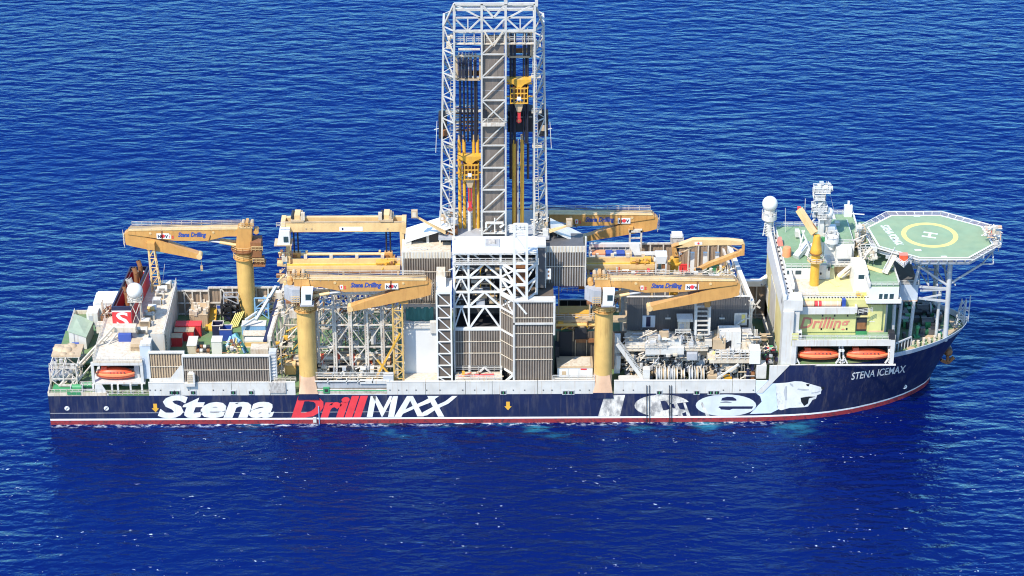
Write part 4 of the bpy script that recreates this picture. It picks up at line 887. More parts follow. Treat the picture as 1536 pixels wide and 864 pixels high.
for k in range(8): l_.fb(406,531+k*4.6,413,532+k*4.6,-20.5,.15)
t.done()
t=Thing('deck_platform','pale grey side platform between aft wind wall and near crane','platform'); q=t.part('plate','greywhite'); q.fb(405,574,428,590,-21.3,1.2); r=t.part('railing','cream'); r.rail([W(412,572,-20.5),W(444,572,-20.5)],1.2,1.2,.1,3); t.done()
# far fence: seen from the inside, with white frames
def frame_wall(label,pxa,pxb,pyt,zb,Y,cols,mid=.5,diag=True,sub=None):
    a=W(pxa,pyt,Y); b=W(pxb,pyt,Y); t=Thing('wind_wall',label,'wind wall','wind walls around the decks'); c=t.part('cladding'); c.corr((a.x,Y),(b.x,Y),zb,a.z,.8,.12,.4,'fence','fence'); f=t.part('frame','steel_white')
    for k in range(cols+1): x=a.x+(b.x-a.x)*k/cols; f.beam((x,Y-.5,zb),(x,Y-.5,a.z),.36)
    f.beam((a.x,Y-.5,a.z),(b.x,Y-.5,a.z),.42); zm=zb+(a.z-zb)*mid; f.beam((a.x,Y-.5,zm),(b.x,Y-.5,zm),.34); f.beam((a.x,Y-.5,zb+.4),(b.x,Y-.5,zb+.4),.4)
    if diag: 
        w1=(b.x-a.x)/cols; f.beam((a.x+w1,Y-.55,a.z),(a.x+2*w1,Y-.55,zm),.32); f.beam((a.x+2*w1,Y-.55,zm),(a.x+w1,Y-.55,zb+.4),.32)
    t.done()
frame_wall('brown far wind wall with white diagonals behind the red containers',264,313,435,DK,20.4,4)
frame_wall('brown far wind wall behind the lone far crane',313,420,430,DK,20.5,6,.45)
# ---------------- cargo on the aft deck
def cbx(name,label,cat,mt,px0,px1,pyt,pyb,d,z=DK,grp=None,roof=None,ribs=True,door=None):
    g=G((px0+px1)/2,pyb,z); Y=g.y; t=Thing(name,label,cat,grp); a=W(px0,pyb,Y); b=W(px1,pyt,Y); x0,x1,z1=a.x,b.x,b.z
    m_=t.part('body',mt); m_.box((x0,Y,z),(x1,Y+d,z1))
    if ribs:
        n=max(3,int((x1-x0)/.5))
        for k in range(n): x=x0+(k+.5)*(x1-x0)/n; m_.box((x-.1,Y-.07,z+.2),(x+.1,Y-.003,z1-.2))
        n=max(3,int(d/.5))
        for k in range(n): y=Y+(k+.5)*d/n; m_.box((x1+.003,y-.1,z+.2),(x1+.07,y+.1,z1-.2))
    r=t.part('roof',roof or mt); r.box((x0-.06,Y-.1,z1+.002),(x1+.08,Y+d+.06,z1+.14))
    return t,x0,x1,Y,z1
GRC='red shipping containers on the aft deck'
for nm_,args in [('small red container nearest the long ribbed wind wall',(254,272,507,520,2.4)),('middle red container with pale roof behind the small red one',(262,290,498,512,2.6)),('rearmost red container standing nearest the tan machine',(264,301,489,505,2.6))]:
    t,x0,x1,Y,z1=cbx('red_container',nm_,'container','red',*args,grp=GRC,roof='tan' if 'small' in nm_ else 'red'); d=t.part('door_bar','grey'); d.box((x1+.08,Y+.7,DK+.3),(x1+.14,Y+.8,z1-.2)); d.box((x1+.08,Y+1.5,DK+.3),(x1+.14,Y+1.6,z1-.2)); t.done()
t,*_=cbx('white_container','stacked beige boxes beside the red containers','box','cream',281,294,519,531,5,roof='white',ribs=False); t.done()
t,x0,x1,Y,z1=cbx('cement_unit','large tan machine by the far wind wall','machine','tan',285,311,473,491,9,roof='tan'); q=t.part('top_gear','cream')
for k in range(14): q.cbox((x0+R.random()*(x1-x0),Y+R.random()*9,z1+.5),(.8,.8,1+R.random()))
t.done()
t=Thing('loading_ramp','bright yellow ramp on deck beside the tan machine','ramp'); q=t.mesh('mark_yellow'); g0,g1=G(308,497,DK),G(326,470,DK); q.use('tube_yellow'); q.hexa([(g0.x,g0.y,DK+.02),(g0.x+2.6,g0.y,DK+.02),(g1.x,g1.y,DK+.02),(g1.x-2.4,g1.y,DK+.02),(g0.x,g0.y,DK+.5),(g0.x+2.6,g0.y,DK+.5),(g1.x,g1.y,DK+2.0),(g1.x-2.4,g1.y,DK+2.0)]); t.done()
def skip(label,mt,px0,px1,pyt,pyb,d):
    g=G((px0+px1)/2,pyb,DK); Y=g.y; a=W(px0,pyb,Y); b=W(px1,pyt,Y); t=Thing('cargo_basket',label,'basket','open baskets on the aft deck')
    for nm_,A,B in (('side_wall',(a.x,Y,DK+.1),(b.x,Y+.15,b.z)),('side_wall',(a.x,Y+d-.15,DK+.1),(b.x,Y+d,b.z)),('end_wall',(a.x,Y+.15,DK+.1),(a.x+.15,Y+d-.15,b.z)),('end_wall',(b.x-.15,Y+.15,DK+.1),(b.x,Y+d-.15,b.z))): t.part(nm_,mt).box(A,B)
    f=t.part('rim','steel_white'); 
    for A,B in (((a.x,Y),(b.x,Y)),((a.x,Y+d),(b.x,Y+d)),((a.x,Y),(a.x,Y+d)),((b.x,Y),(b.x,Y+d))): f.beam((*A,b.z+.1),(*B,b.z+.1),.18)
    fl=t.part('floor','black'); fl.box((a.x+.2,Y+.2,DK+.3),(b.x-.2,Y+d-.2,DK+.9)); t.done()
skip('dark grey open basket left of the blue basket','navy_paint',319,334,489,508,2.6)
skip('deep blue open basket in the middle of the aft deck','blue',330,347,495,512,2.6)
def clutter(m,px0,px1,py0,py1,Y0,Y1,n,mts,smin=.4,smax=1.6,tubes=.5,zmin=None):
    for k in range(n):
        p=W(px0+R.random()*(px1-px0),py0+R.random()*(py1-py0),Y0+R.random()*(Y1-Y0)); m.use(R.choice(mts)); s=smin+R.random()*(smax-smin)
        if R.random()<tubes:
            d=R.choice([V((1,0,0)),V((0,1,0)),V((0,0,1)),V((.6,.3,.6)),V((1,0,.5))]); m.tube(p-d*s,p+d*s,.08+.12*R.random(),6)
        else: m.cbox(p,(s*(.5+R.random()),s*(.5+R.random()),s*(.4+R.random()*.8)))
t=Thing('subsea_vehicle','black framed subsea vehicle standing by the lone far crane','subsea vehicle'); g=G(347,484,DK); f=t.part('frame','black'); grid_frame(f,[g.x-2.4,g.x,g.x+2.4],[g.y,g.y+3.5],[DK,DK+2.5,DK+5.2],.35); b=t.part('body','navy_paint'); b.box((g.x-1.9,g.y+.4,DK+.5),(g.x+1.9,g.y+3.2,DK+2.3)); b.use('black'); clutter(b,336,357,452,478,g.y,g.y+3.5,22,['black','dark','steel_white','grey']); h=t.part('top_frame','grey'); grid_frame(h,[g.x-1.7,g.x+2],[g.y+.4,g.y+3],[DK+5.2,DK+7.2],.3); t.done()
t,x0,x1,Y,z1=cbx('control_cabin','grey control cabin by the far wind wall','cabin','lightgrey',325,338,457,472,2.6,roof='grey',ribs=False); q=t.part('window','blue'); q.box((x0+.2,Y-.05,z1-1.1),(x0+1.2,Y-.003,z1-.3)); t.done()
t=Thing('yellow_frame','yellow slanted frame beside the dark baskets','frame'); q=t.mesh('mark_yellow'); g=G(347,492,DK); 
for k in range(5): q.beam((g.x-.5+k*.5,g.y-1+k*.3,DK+.4),(g.x+1.2+k*.5,g.y+2+k*.3,DK+3.2),.22)
q.beam((g.x-.6,g.y-1,DK+.4),(g.x+1.8,g.y+.4,DK+.4),.2); t.done()
t,x0,x1,Y,z1=cbx('blue_container','light blue container with white roof on the aft deck','container','light_blue',363,398,489,502,2.8,roof='white'); t.done()
t=Thing('storage_tank','white tank container with yellow lower half','tank'); g=G(383,521,DK); x0,x1=W(365,510,g.y).x,W(402,510,g.y).x; b=t.part('tank','clean_white'); n=12
b.tube((x0+.2,g.y+1.3,DK+1.9),(x1-.2,g.y+1.3,DK+1.9),1.45,20); b.use('mark_yellow'); b.use('yellow'); b.box((x0+.3,g.y-.2,DK+.3),(x1-.3,g.y+.1,DK+1.4)); f=t.part('frame','cream')
for x in (x0,x1): 
    for y in (g.y-.2,g.y+2.8): f.beam((x,y,DK),(x,y,DK+3.5),.22)
    f.beam((x,g.y-.2,DK+3.4),(x,g.y+2.8,DK+3.4),.2)
f.box((x0,g.y-.1,DK+3.3),(x1,g.y+2.7,DK+3.42)); f.beam((x0,g.y-.25,DK+.2),(x1,g.y-.25,DK+.2),.25); t.done()
t=Thing('blue_davit','light blue angled launch frame in the middle aft deck','frame'); q=t.mesh('light_blue')
for (a,b) in [((349,502),(352,527)),((352,500),(368,530)),((346,505),(340,520)),((349,503),(360,512))]: q.beam(W(*a,-8),W(*b,-10),.5)
q.use('teal'); q.beam(W(354,500,-8),W(372,529,-12),.45); t.done()
t=Thing('pipe_bundle','yellow and white hose tangle at the foot of the blue frame','hoses'); q=t.mesh('mark_yellow'); clutter(q,336,360,510,532,-14,-9,40,['mark_yellow','cream','tan','white','rust'],.4,1.3,.85); t.done()
t,*_=cbx('white_container','plain white box beside the hose tangle','box','clean_white',318,332,513,531,3,ribs=False); t.done()
GD='small drums and pumps in rows on the aft deck'
for k in range(8):
    px=297+(k%4)*5.2; py=524+(k//4)*6; g=G(px,py,DK); t=Thing('pump_unit',['dark pump unit first in the rear row by the beige boxes','rusty pump unit second in the rear row by the beige boxes','white pump unit third in the rear row by the beige boxes','dark pump unit last in the rear row by the white box','rusty pump unit first in the front row by the ribbed wall','white pump unit second in the front row by the ribbed wall','dark pump unit third in the front row by the ribbed wall','rusty pump unit last in the front row by the ribbed wall'][k],'pump',GD); m_=t.part('motor',['navy_paint','rust','white','dark','rust','white','dark','rust'][k]); m_.tube((g.x-.35,g.y,DK+.8),(g.x+.35,g.y,DK+.8),.5,10); b=t.part('base','steel_white'); b.cbox((g.x,g.y,DK+.15),(.8,1.4,.3)); t.done()
t=Thing('hose_rack','light blue hose frame beside the lone far crane foot','frame'); q=t.mesh('light_blue'); g=G(395,478,DK); grid_frame(q,[g.x-2,g.x+1.4],[g.y,g.y+4],[DK,DK+3,DK+6],.35); clutter(q,388,408,445,474,g.y,g.y+4,30,['light_blue','white','blue','cream']); q.use('bluegrey'); q.beam(W(368,480,12),W(386,468,14),.5); q.beam(W(362,490,8),W(386,475,10),.45); q.beam(W(384,480,4),W(414,430,16),.7); t.done()
t=Thing('deck_store','low pale store by the aft end of the rail girder','box'); q=t.part('body','cream'); q.fb(376,524,402,533,-15,3); t.done()
# ---------------- gantry rail girders and gantry crane
t=Thing('rail_girder','long pale crane rail girder running across the deck aft of the pipe rack','girder'); g=t.part('girder','steel_white'); A,B=W(439,392,18),W(404,508,-17); g.beam(A,B,1.0,1.4); g.use('navy_paint'); g.beam(A+V((-1.1,0,-.7)),B+V((-1.1,0,-.7)),.9,.5); c=t.part('column','steel_white')
for k in range(8):
    p=A.lerp(B,k/7); c.beam((p.x,p.y,DK),(p.x,p.y,p.z-.6),.45); 
    if k<7: q=A.lerp(B,(k+1)/7); c.beam((p.x,p.y,DK+.3),(q.x,q.y,q.z-1),.25); c.beam((p.x,p.y,14),(q.x,q.y,14),.3)
r=t.part('railing','steel_white'); r.rail([A+V((.6,0,.6)),B+V((.6,0,.6))],1.2,2,.1,3); t.done()
t=Thing('walkway','pale stepped walkway between rail girder and near aft crane','walkway'); m_=t.part('frame','cream'); A2,B2=W(444,400,17),W(421,520,-16); m_.beam(A2,B2,.7,.5)
lgs=t.part('support_leg','cream')
for k in range(9): p=A2.lerp(B2,k/8); lgs.beam(p,(p.x,p.y,DK),.3); m_.beam(p,p+V((3,0,0)),.25)
gear=t.part('walkway_gear','tan')
clutter(gear,414,444,440,560,-15,-6,70,['cream','tan','steel_white','tube_yellow','dark'],.5,2.2,.75); t.done()
t=Thing('gantry_crane','yellow gantry crane bridging the pipe rack','gantry crane'); Yg=3.; gz1=W(515,335,Yg).z; gz0=W(515,348,Yg).z; xa,xb=W(424,340,Yg).x,W(606,340,Yg).x
b=t.part('girder','yellow'); b.use('boomtop'); b.box((xa,Yg,gz0),(xb,Yg+1.0,gz1)); b.box((xa,Yg+3.4,gz0),(xb,Yg+4.4,gz1)); b.box((xa-.5,Yg-.2,gz0+.5),(xa+.6,Yg+4.6,gz1+.1)); b.box((xb-.6,Yg-.2,gz0-.4),(xb+.5,Yg+4.6,gz1+.1)); b.use('tan'); b.beam((xa,Yg+.2,gz1+.25),(xb,Yg+.2,gz1+.25),.3)
for px in (459,467,581): p=W(px,343,Yg-.1); b.tube((p.x,Yg-.12,p.z),(p.x,Yg,p.z),.22,8)
sg=t.part('girder_sign','letter'); a=W(509,342,Yg-.02); c=W(544,345,Yg-.02); sg.box((a.x,Yg-.07,c.z-.2),(c.x,Yg-.01,a.z+.3)); sg.use('navy_paint'); sg.box((a.x+.6,Yg-.1,c.z),(a.x+1.0,Yg-.075,a.z+.1))
lg=t.part('leg','boomtop'); p=W(431,420,Yg); lg.beam((xa+1.0,Yg+.5,gz0),(p.x+.6,Yg-.5,24),.9,.9); lg.beam((xa+1.0,Yg+4,gz0),(p.x+.6,Yg+5,24),.9,.9)
lg2=t.part('leg','boomtop'); q=W(605,400,Yg); lg2.beam((xb-.6,Yg+.5,gz0),(xb-.4,Yg-.5,30),1.0); lg2.beam((xb-.6,Yg+4,gz0),(xb-.4,Yg+5,30),1.0)
cb=t.part('operator_cab','clean_white'); a=W(416,367,Yg-2.5); c=W(434,347,Yg-2.5); cb.hexa([(a.x,Yg-2.5,a.z),(c.x,Yg-2.5,a.z),(c.x,Yg+.8,a.z),(a.x,Yg+.8,a.z),(a.x+.6,Yg-2.6,c.z),(c.x,Yg-2.6,c.z),(c.x,Yg+.8,c.z),(a.x+.6,Yg+.8,c.z)]); cb.use('tan'); cb.box((a.x-.8,Yg-2.8,a.z-.3),(c.x+.5,Yg+1,a.z-.003)); wd=t.part('cab_window','glass',sub=cb); p=W(425.5,363,Yg-2.6); q=W(432,355,Yg-2.6); wd.box((p.x,Yg-2.68,p.z),(q.x,Yg-2.5,q.z)); cb.use('cream'); cb.rail([(a.x,Yg-2.6,c.z+1.2),(c.x-1,Yg-2.6,c.z+1.2)],1.2,.9,.1,3)
for px in (446,580):
    tr=t.part('trolley','tan'); p=W(px,337,Yg); tr.box((p.x-1.6,Yg-.2,gz1+.4),(p.x+1.6,Yg+4.6,gz1+.9)); tr.use('boomtop'); tr.box((p.x-.7,Yg+.4,gz1+.9),(p.x+.7,Yg+3.8,gz1+2.0)); tr.use('dark'); tr.tube((p.x-1.2,Yg+.3,gz1+1.4),(p.x-1.2,Yg+4,gz1+1.4),.4,8); tr.use('cream'); tr.box((p.x+(1.0 if px<500 else -2.0),Yg-.2,gz1+.9),(p.x+(1.9 if px<500 else -1.1),Yg+.4,gz1+2.9)); tr.use('tan'); tr.tube((p.x+.9,Yg+.3,gz1+1.3),(p.x+.9,Yg+4,gz1+1.3),.4,8)
cl=t.part('clamp_leg','tan'); clutter(cl,419,436,378,425,Yg-1,Yg+4,34,['tan','cream','boomtop','rust'],.5,1.5,.6); t.done()
t=Thing('lifting_beam','yellow lifting beam hanging on dark ropes under the gantry crane','lifting beam'); zb=W(515,381,Yg+2).z; a=W(448,381,Yg+2).x; c=W(582,381,Yg+2).x; m_=t.part('beam','boomtop'); m_.tube((a,Yg+2,zb),(c,Yg+2,zb),.38,12); 
for px in (460,570): x=W(px,381,Yg+2).x; m_.tube((x,Yg+2,zb),(x,Yg+2,zb+1.0),.3,8)
for px in (445,583):
    g_=t.part('grab','boom'); x=W(px,384,Yg+2).x; g_.cbox((x,Yg+2,zb-.1),(2.0,1.4,1.4)); s_=1 if px>500 else -.4; g_.cbox((x+.9*s_,Yg+2,zb-1.2),(1.4,1.2,1.6)); g_.use('rust'); g_.cbox((x-.4,Yg+1.2,zb-.6),(.9,.5,1.4))
    r=t.part('rope','rust'); r.use('rope'); 
    for dx in (-.5,.5): r.tube((x+dx,Yg+2,zb+.6),(x+dx,Yg+2,gz0+.4),.2,6)
t.done()
# ---------------- pipe rack
t=Thing('pipe_rack','tall white steel pipe rack frame behind the near aft crane','pipe rack')
xs=[W(px,500,-16.5).x for px in (474,500,524,548,572,592)]; ys=[-16.5,-7,3,13]; ZR=33.4
f=t.part('frame','steel_white'); grid_frame(f,xs,ys[:2],[DK,13.5,19,25,30,ZR],.38,True,True); f2=t.part('rear_frame','cream'); grid_frame(f2,xs,ys[2:],[DK,13.5,19],.36,True,True)
for x in xs:
    f.beam((x+.55,-16.7,DK),(x+.55,-16.7,29),.4)
    for k in range(12): f.beam((x,-16.7,DK+1+k*1.7),(x+.55,-16.7,DK+1+k*1.7),.14)
up=t.part('upper_walkway','cream'); up.box((xs[0],-16.8,ZR),(xs[-1],-14.5,ZR+.2)); up.rail([(xs[0],-16.6,ZR+.2),(xs[-1],-16.6,ZR+.2)],1.2,1.5,.1,3);
up.use('white')
for k in range(12): up.cbox((xs[0]+1+k*1.55,-12+(k%3),ZR+.7),(.9,1.2,1.2))
st=t.part('stair','grey'); st.beam((xs[2]-.5,-13,20),(xs[4]-1,-14,9.5),.9,.3); st.beam((xs[1],-12,24),(xs[2]+1,-12,16),.7,.3)
pp=t.part('pipework','steel_white'); pp.kind='stuff'; clutter(pp,472,592,440,572,-14,0,240,['steel_white','cream','white','tan','rust','grey'],.5,2.4,.8); t.done()
GR='stacked riser pipes on the deck'
for k in range(5):
    y=-13.4+1.35*(k%3)+(.68 if k>2 else 0); z=DK+4.0+(1.15 if k>2 else 0); t=Thing('riser_pipe',['front riser pipe in the lower layer of the stack','middle riser pipe in the lower layer of the stack','rear riser pipe in the lower layer of the stack','front riser pipe in the upper layer of the stack','rear riser pipe in the upper layer of the stack'][k],'riser pipe',GR); xa,xb=W(440,540,y).x,W(585,540,y).x; m_=t.part('pipe','cream' if k%2 else 'tan'); m_.tube((xa,y,z),(xb,y,z),.55,12); r=t.part('band','orange')
    for px in (484,508,530,556): x=W(px,540,y).x; r.tube((x-.35,y,z),(x+.35,y,z),.6,12)
    e=t.part('flange','rust'); e.tube((xa-.3,y,z),(xa,y,z),.7,12); e.tube((xb,y,z),(xb+.3,y,z),.7,12); t.done()
t=Thing('riser_cradle','pale cradle frame carrying the stacked riser pipes','cradle'); m_=t.mesh('steel_white'); 
for px in (455,485,510,535,562): x=W(px,560,-14).x; m_.box((x-.3,-14.6,DK),(x+.3,-9,DK+3.4)); m_.beam((x,-15.0,DK),(x,-15.0,DK+6),.4)
t.done()
t=Thing('pump_skid','grey and white pump skids along the near edge of the pipe rack','pump skid'); m_=t.mesh('grey'); clutter(m_,470,585,548,575,-18,-15,120,['grey','dark','cream','white','steel_white','tan'],.4,1.4,.55); m_.use('dark'); m_.fb(507,548,524,565,-15,3); m_.fb(489,549,503,563,-15,2); t.done()
t=Thing('generator_box','small yellow box beside the near aft crane pedestal','box'); m_=t.part('body','yellow'); m_.fb(428,549,443,562,-15,3); r=t.part('lid','boomtop'); r.fb(428,546.6,443,548.8,-15.1,3.1); t.done()
# hose trough at the ship side
t=Thing('hose_trough','grey pipe trough at the ship side behind the red lettering','trough'); m_=t.part('trough','grey'); m_.fb(473,574,581,582,-20.6,1.2); m_.use('dark'); m_.fb(472,583,582,592,-20.2,.4); p=t.part('pipe','greywhite')
for k in range(5): a=W(474,584+k*1.9,-20.9); c=W(581,584+k*1.9,-20.9); p.use(['steel_white','green','greywhite','cream','grey'][k]); p.tube(a,c,.17,6)
c=t.part('support','white')
for px in (491,519,536,558): c.fb(px,568,px+1.2,575,-21,.3)
c.fb(472,571.5,548,573,-21,.4); c.fb(540,571,584,576,-21,.8)
v=t.part('valve_box','green'); v.fb(485,582,494,590,-21.2,.6); v.use('dark'); v.fb(487,584,492,588,-21.25,.1); v.use('lightgrey'); v.fb(575,564,590,574,-20.6,2); t.done()
t=Thing('deck_railing','white railing along the near side under the pipe rack','railing'); m_=t.mesh('white'); m_.rail([W(473,566,-20),W(590,566,-20)],1.4,2.2,.12,3); m_.use('cream'); m_.fb(473,566.4,590,567.6,-20.2,.6); t.done()
# ---------------- drill floor substructure
t=Thing('drill_floor_house','big white framed and ribbed clad block under the drilling tower','rig module')
YL,YR=-16.2,-20.
X0,X1,X2,X3,X4,X5=[W(px,440,YL).x for px in (681,703,751)]+[W(px,440,YR).x for px in (771.5,790,805.5)]
X6=W(829.5,500,YR).x
zl=[W(700,y,YL).z for y in (395,416,438,460,493)]
zb=W(700,547,YL).z; zR=W(700,378.5,YL).z; zrt=W(800,452,YR).z; zrb=W(800,570,YR).z
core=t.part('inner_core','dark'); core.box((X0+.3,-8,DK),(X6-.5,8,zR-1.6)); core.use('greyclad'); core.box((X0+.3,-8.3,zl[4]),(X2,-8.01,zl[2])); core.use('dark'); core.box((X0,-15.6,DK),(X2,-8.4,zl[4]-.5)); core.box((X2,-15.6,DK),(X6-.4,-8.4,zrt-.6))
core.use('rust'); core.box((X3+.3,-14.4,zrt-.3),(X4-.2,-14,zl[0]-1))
eq=t.part('inner_gear','grey'); eq.kind='stuff'; clutter(eq,684,770,398,460,-15,-9,170,['grey','dark','lightgrey','tan','steel_white','greyclad'],.4,1.8,.6)
for z in (zl[2]-1,zl[3]+1,zl[3]+2.4,zl[2]-3): eq.use('lightgrey'); eq.beam((X1,-12,z),(X2,-12,z),.4,.25)
eq.use('tube_yellow'); 
for px in (720,735): eq.fb(px,403,px+1.4,442,-13.5,.3)
eq.fb(720,425,736,426.5,-13.5,.3); eq.beam(W(720,404,-13.5),W(727,396,-13.5),.25); eq.beam(W(736,404,-13.5),W(727,396,-13.5),.25)
# roof
rf=t.part('roof','clean_white'); rf.box((W(678,378,YL).x,YL-.4,zR-.5),(W(807,378,YL).x,-7.6,zR)); rf.use('white'); 
h=t.part('roof_hatch','lightgrey'); a=G(727,371,zR); b=G(749,359,zR); h.box((a.x,a.y,zR),(b.x,b.y,zR+.25)); h.use('grey'); h.box((a.x+.3,a.y+.3,zR+.25),(b.x-.3,b.y-.3,zR+.32)); h.use('greywhite'); h.cbox(((a.x+b.x)/2,(a.y+b.y)/2,zR+.45),(1.6,2,.3))
# open white frame
fr=t.part('front_frame','clean_white'); ZB=W(700,577,YL).z
for x in (X0,X1,X2): fr.beam((x,YL,zb-2 if x==X1 else 9),(x,YL,zR-.5),.5)
for x in (X3,X4): fr.beam((x,YR,zrt),(x,YR,W(780,336,YR).z),.62)
fr.beam((X5,YL,zrt),(X5,YL,zR-.5),.6); fr.beam((X0+.2,-9,9),(X0+.2,-9,zR),.5); fr.beam((X5+.3,-9,zrt),(X5+.3,-9,zR),.5)
for i,z in enumerate(zl):
    zo=z-(1.0 if i else .6)
    fr.beam((X0,YL,z),(X2,YL,z),.46 if i<4 else .7); fr.beam((X2,YL,z),(X3,YR,z-.1),.5)
    if i<3: fr.beam((X3,YR,z-.1),(X4,YR,z-.1),.55); fr.beam((X4,YR,z-.1),(X5,YL,z-.1),.4)
    if i<4:
        z2=zl[i+1]
        fr.beam((X0,YL,z2),((X0+X1)/2,YL,z),.34); fr.beam((X1,YL,z2),((X0+X1)/2,YL,z),.34)
        fr.beam((X1,YL,z2),((X1+X2)/2,YL,z),.44); fr.beam((X2,YL,z2),((X1+X2)/2,YL,z),.44)
        if i<3:
            fr.beam((X2,YL,z2),(X3,YR,z),.42); fr.beam((X2,YL,z),(X3,YR,z2),.42)
            fr.beam((X3,YR,z),(X4,YR,z2),.45); fr.beam((X4+.4,YL,z2),(X5,YL,z),.36)
            fr.beam((X0,YL,z),(X0+.2,-9,z),.4); fr.beam((X5,YL,z),(X5+.3,-9,z),.4); fr.beam((X0,YL,z2),(X0+.2,-9,z),.36); fr.beam((X5,YL,z2),(X5+.3,-9,z),.36)
for z0_,z1_ in ((zl[0],zR-3.6),): 
    for k in range(3): xa=X0+(X2-X0)*k/3; fr.beam((xa,YL+2,zR-.6),(xa+2.6,YL+2,zl[0]),.3)
a=W(780,336,YR).z
for y0,y1 in ((395,376),(376,352),(352,337)):
    za,zb_=W(780,y0,YR).z,W(780,y1,YR).z; fr.beam((X3,YR,za),(X4,YR,za),.4); fr.beam((X4,YR,za),(X3,YR,zb_),.32)
fr.beam((X3,YR,a),(X4,YR,a),.4); fr.rail([(X3-1.5,YR+1,a-2.4),(X4+1.5,YR+1,a-2.4)],1.6,1,.12,3)
bal=t.part('balcony','white'); bal.box((X0-.3,YL-1.2,zl[0]+.1),(X5+.4,YL+.2,zl[0]+.35)); bal.rail([(X0-.2,YL-1.1,zl[0]+.35),(X5+.4,YL-1.1,zl[0]+.35)],1.5,1.6,.11,3); bal.rail([(X0-.2,YL-.9,zl[0]+2.6),(X5,YL-.9,zl[0]+2.6)],.9,1.6,.09,2)
# cladding
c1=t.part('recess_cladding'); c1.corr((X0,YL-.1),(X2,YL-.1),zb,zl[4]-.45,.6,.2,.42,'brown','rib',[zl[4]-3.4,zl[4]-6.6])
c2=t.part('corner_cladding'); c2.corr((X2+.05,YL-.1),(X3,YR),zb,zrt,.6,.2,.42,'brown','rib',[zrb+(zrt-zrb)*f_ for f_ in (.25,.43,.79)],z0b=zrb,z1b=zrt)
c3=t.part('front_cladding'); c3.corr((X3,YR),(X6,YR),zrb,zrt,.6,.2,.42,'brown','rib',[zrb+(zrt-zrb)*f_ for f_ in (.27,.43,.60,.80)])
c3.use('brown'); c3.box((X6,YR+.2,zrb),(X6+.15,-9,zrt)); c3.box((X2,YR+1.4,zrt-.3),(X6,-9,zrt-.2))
c4=t.part('parapet','white'); c4.box((X3-.2,YR-.55,zrt),(X6+.3,YR+1.6,zrt+.5)); c4.beam((X2,YL-.5,zrt+.25),(X3,YR-.4,zrt+.25),.5); c4.box((X6-.02,YR-.5,zrt-9),(X6+.5,YR+.5,zrt+1.2)); c4.box((X3-.35,YR-.5,zrb-1.6),(X3+.1,YR-.1,zrt)); c4.box((X6-.35,YR-.5,zrb-1.6),(X6+.0,YR-.2,zrb)); c4.box((X3-.3,YR-.5,zrt-6.1),(X6,YR-.3,zrt-5.6))
ft=t.part('foot_brace','white')
for px,q in ((778,784),(800,795),(812,818),(790,790)): ft.beam(W(px,570,YR),W(q,577,YR),.4)
ft.beam(W(757,553,-17.5),W(770,561,YR),.5); ft.beam(W(770,562,YR),W(756,574,YR),.5); ft.beam(W(757,576,YR),W(772,576,YR),.5)
pf=t.part('lower_platform','cream'); pf.fb(683,570,753,575,-20.6,4.3); pf.use('white'); pf.rail([W(683,571,-20.6),W(753,571,-20.6)],1.5,1.8,.12,3); pf.rail([W(683,556,-17),W(753,556,-17)],1.3,1.8,.1,3)
pg=t.part('lower_pipework','red'); pg.tube(W(688,564,-18.5),W(741,562,-18.5),.3,8); pg.use('rust'); pg.tube(W(690,567,-19),W(735,566,-19),.2,8); pg.use('tube_yellow'); pg.fb(693,558,697,566,-19,.6); clutter(pg,685,752,558,572,-19.5,-17,40,['cream','red','tan','white','rust'],.3,1.2,.7)
pg.use('white'); pg.beam(W(716,561,-17.2),W(727,551,-17.2),.4); pg.beam(W(738,561,-17.2),W(727,551,-17.2),.4)
t.done()
# drill floor deck and machinery behind the roof edge
t=Thing('drill_floor','grey drill floor deck at the foot of the tower','deck'); m_=t.part('deck','grey'); m_.box((XO[0]-.5,-7.5,43.4),(XO[1]+.5,8,44.0)); g=t.part('machinery','grey'); clutter(g,664,684,322,350,-6,3,46,['cream','grey','tan','white','rust'],.4,1.6,.6); clutter(g,804,822,322,350,-6,3,40,['cream','grey','tan','white','dark'],.4,1.6,.6); clutter(g,725,757,335,350,-7,-3,26,['lightgrey','white','grey'],.4,1.4,.6); g.use('white'); 
for px in (688,720): g.beam(W(px,318,3),W(px+.1,345,3),.3)
g.use('white'); g.beam(W(686,320,3.5),W(720,320,3.5),.5); g.beam(W(729,334,-7.4),W(755,334,-7.4),.45); g.beam(W(729,334,-7.4),W(729,342,-7.4),.4); g.beam(W(742,327,-7.4),W(742,350,-7.4),.3); g.beam(W(750,341,-7.4),W(756,336,-7.4),.45); g.use('white'); g.fb(764,337,790,349,-7.9,.2); 
sp=t.part('side_panel','greyclad'); sp.fb(807,372,817.5,432,-13.5,4); sp.use('white'); sp.fb(806,368,819,372,-13.7,4.4); sp.fb(817.6,380,819,432,-13.7,.5); sp.use('clean_white'); sp.fb(819.5,404,826.5,419,-14.5,.4); sp.use('rust'); sp.fb(821.5,406,824,409,-14.54,.03); sp.fb(821.5,412,824,415,-14.54,.03); t.done()
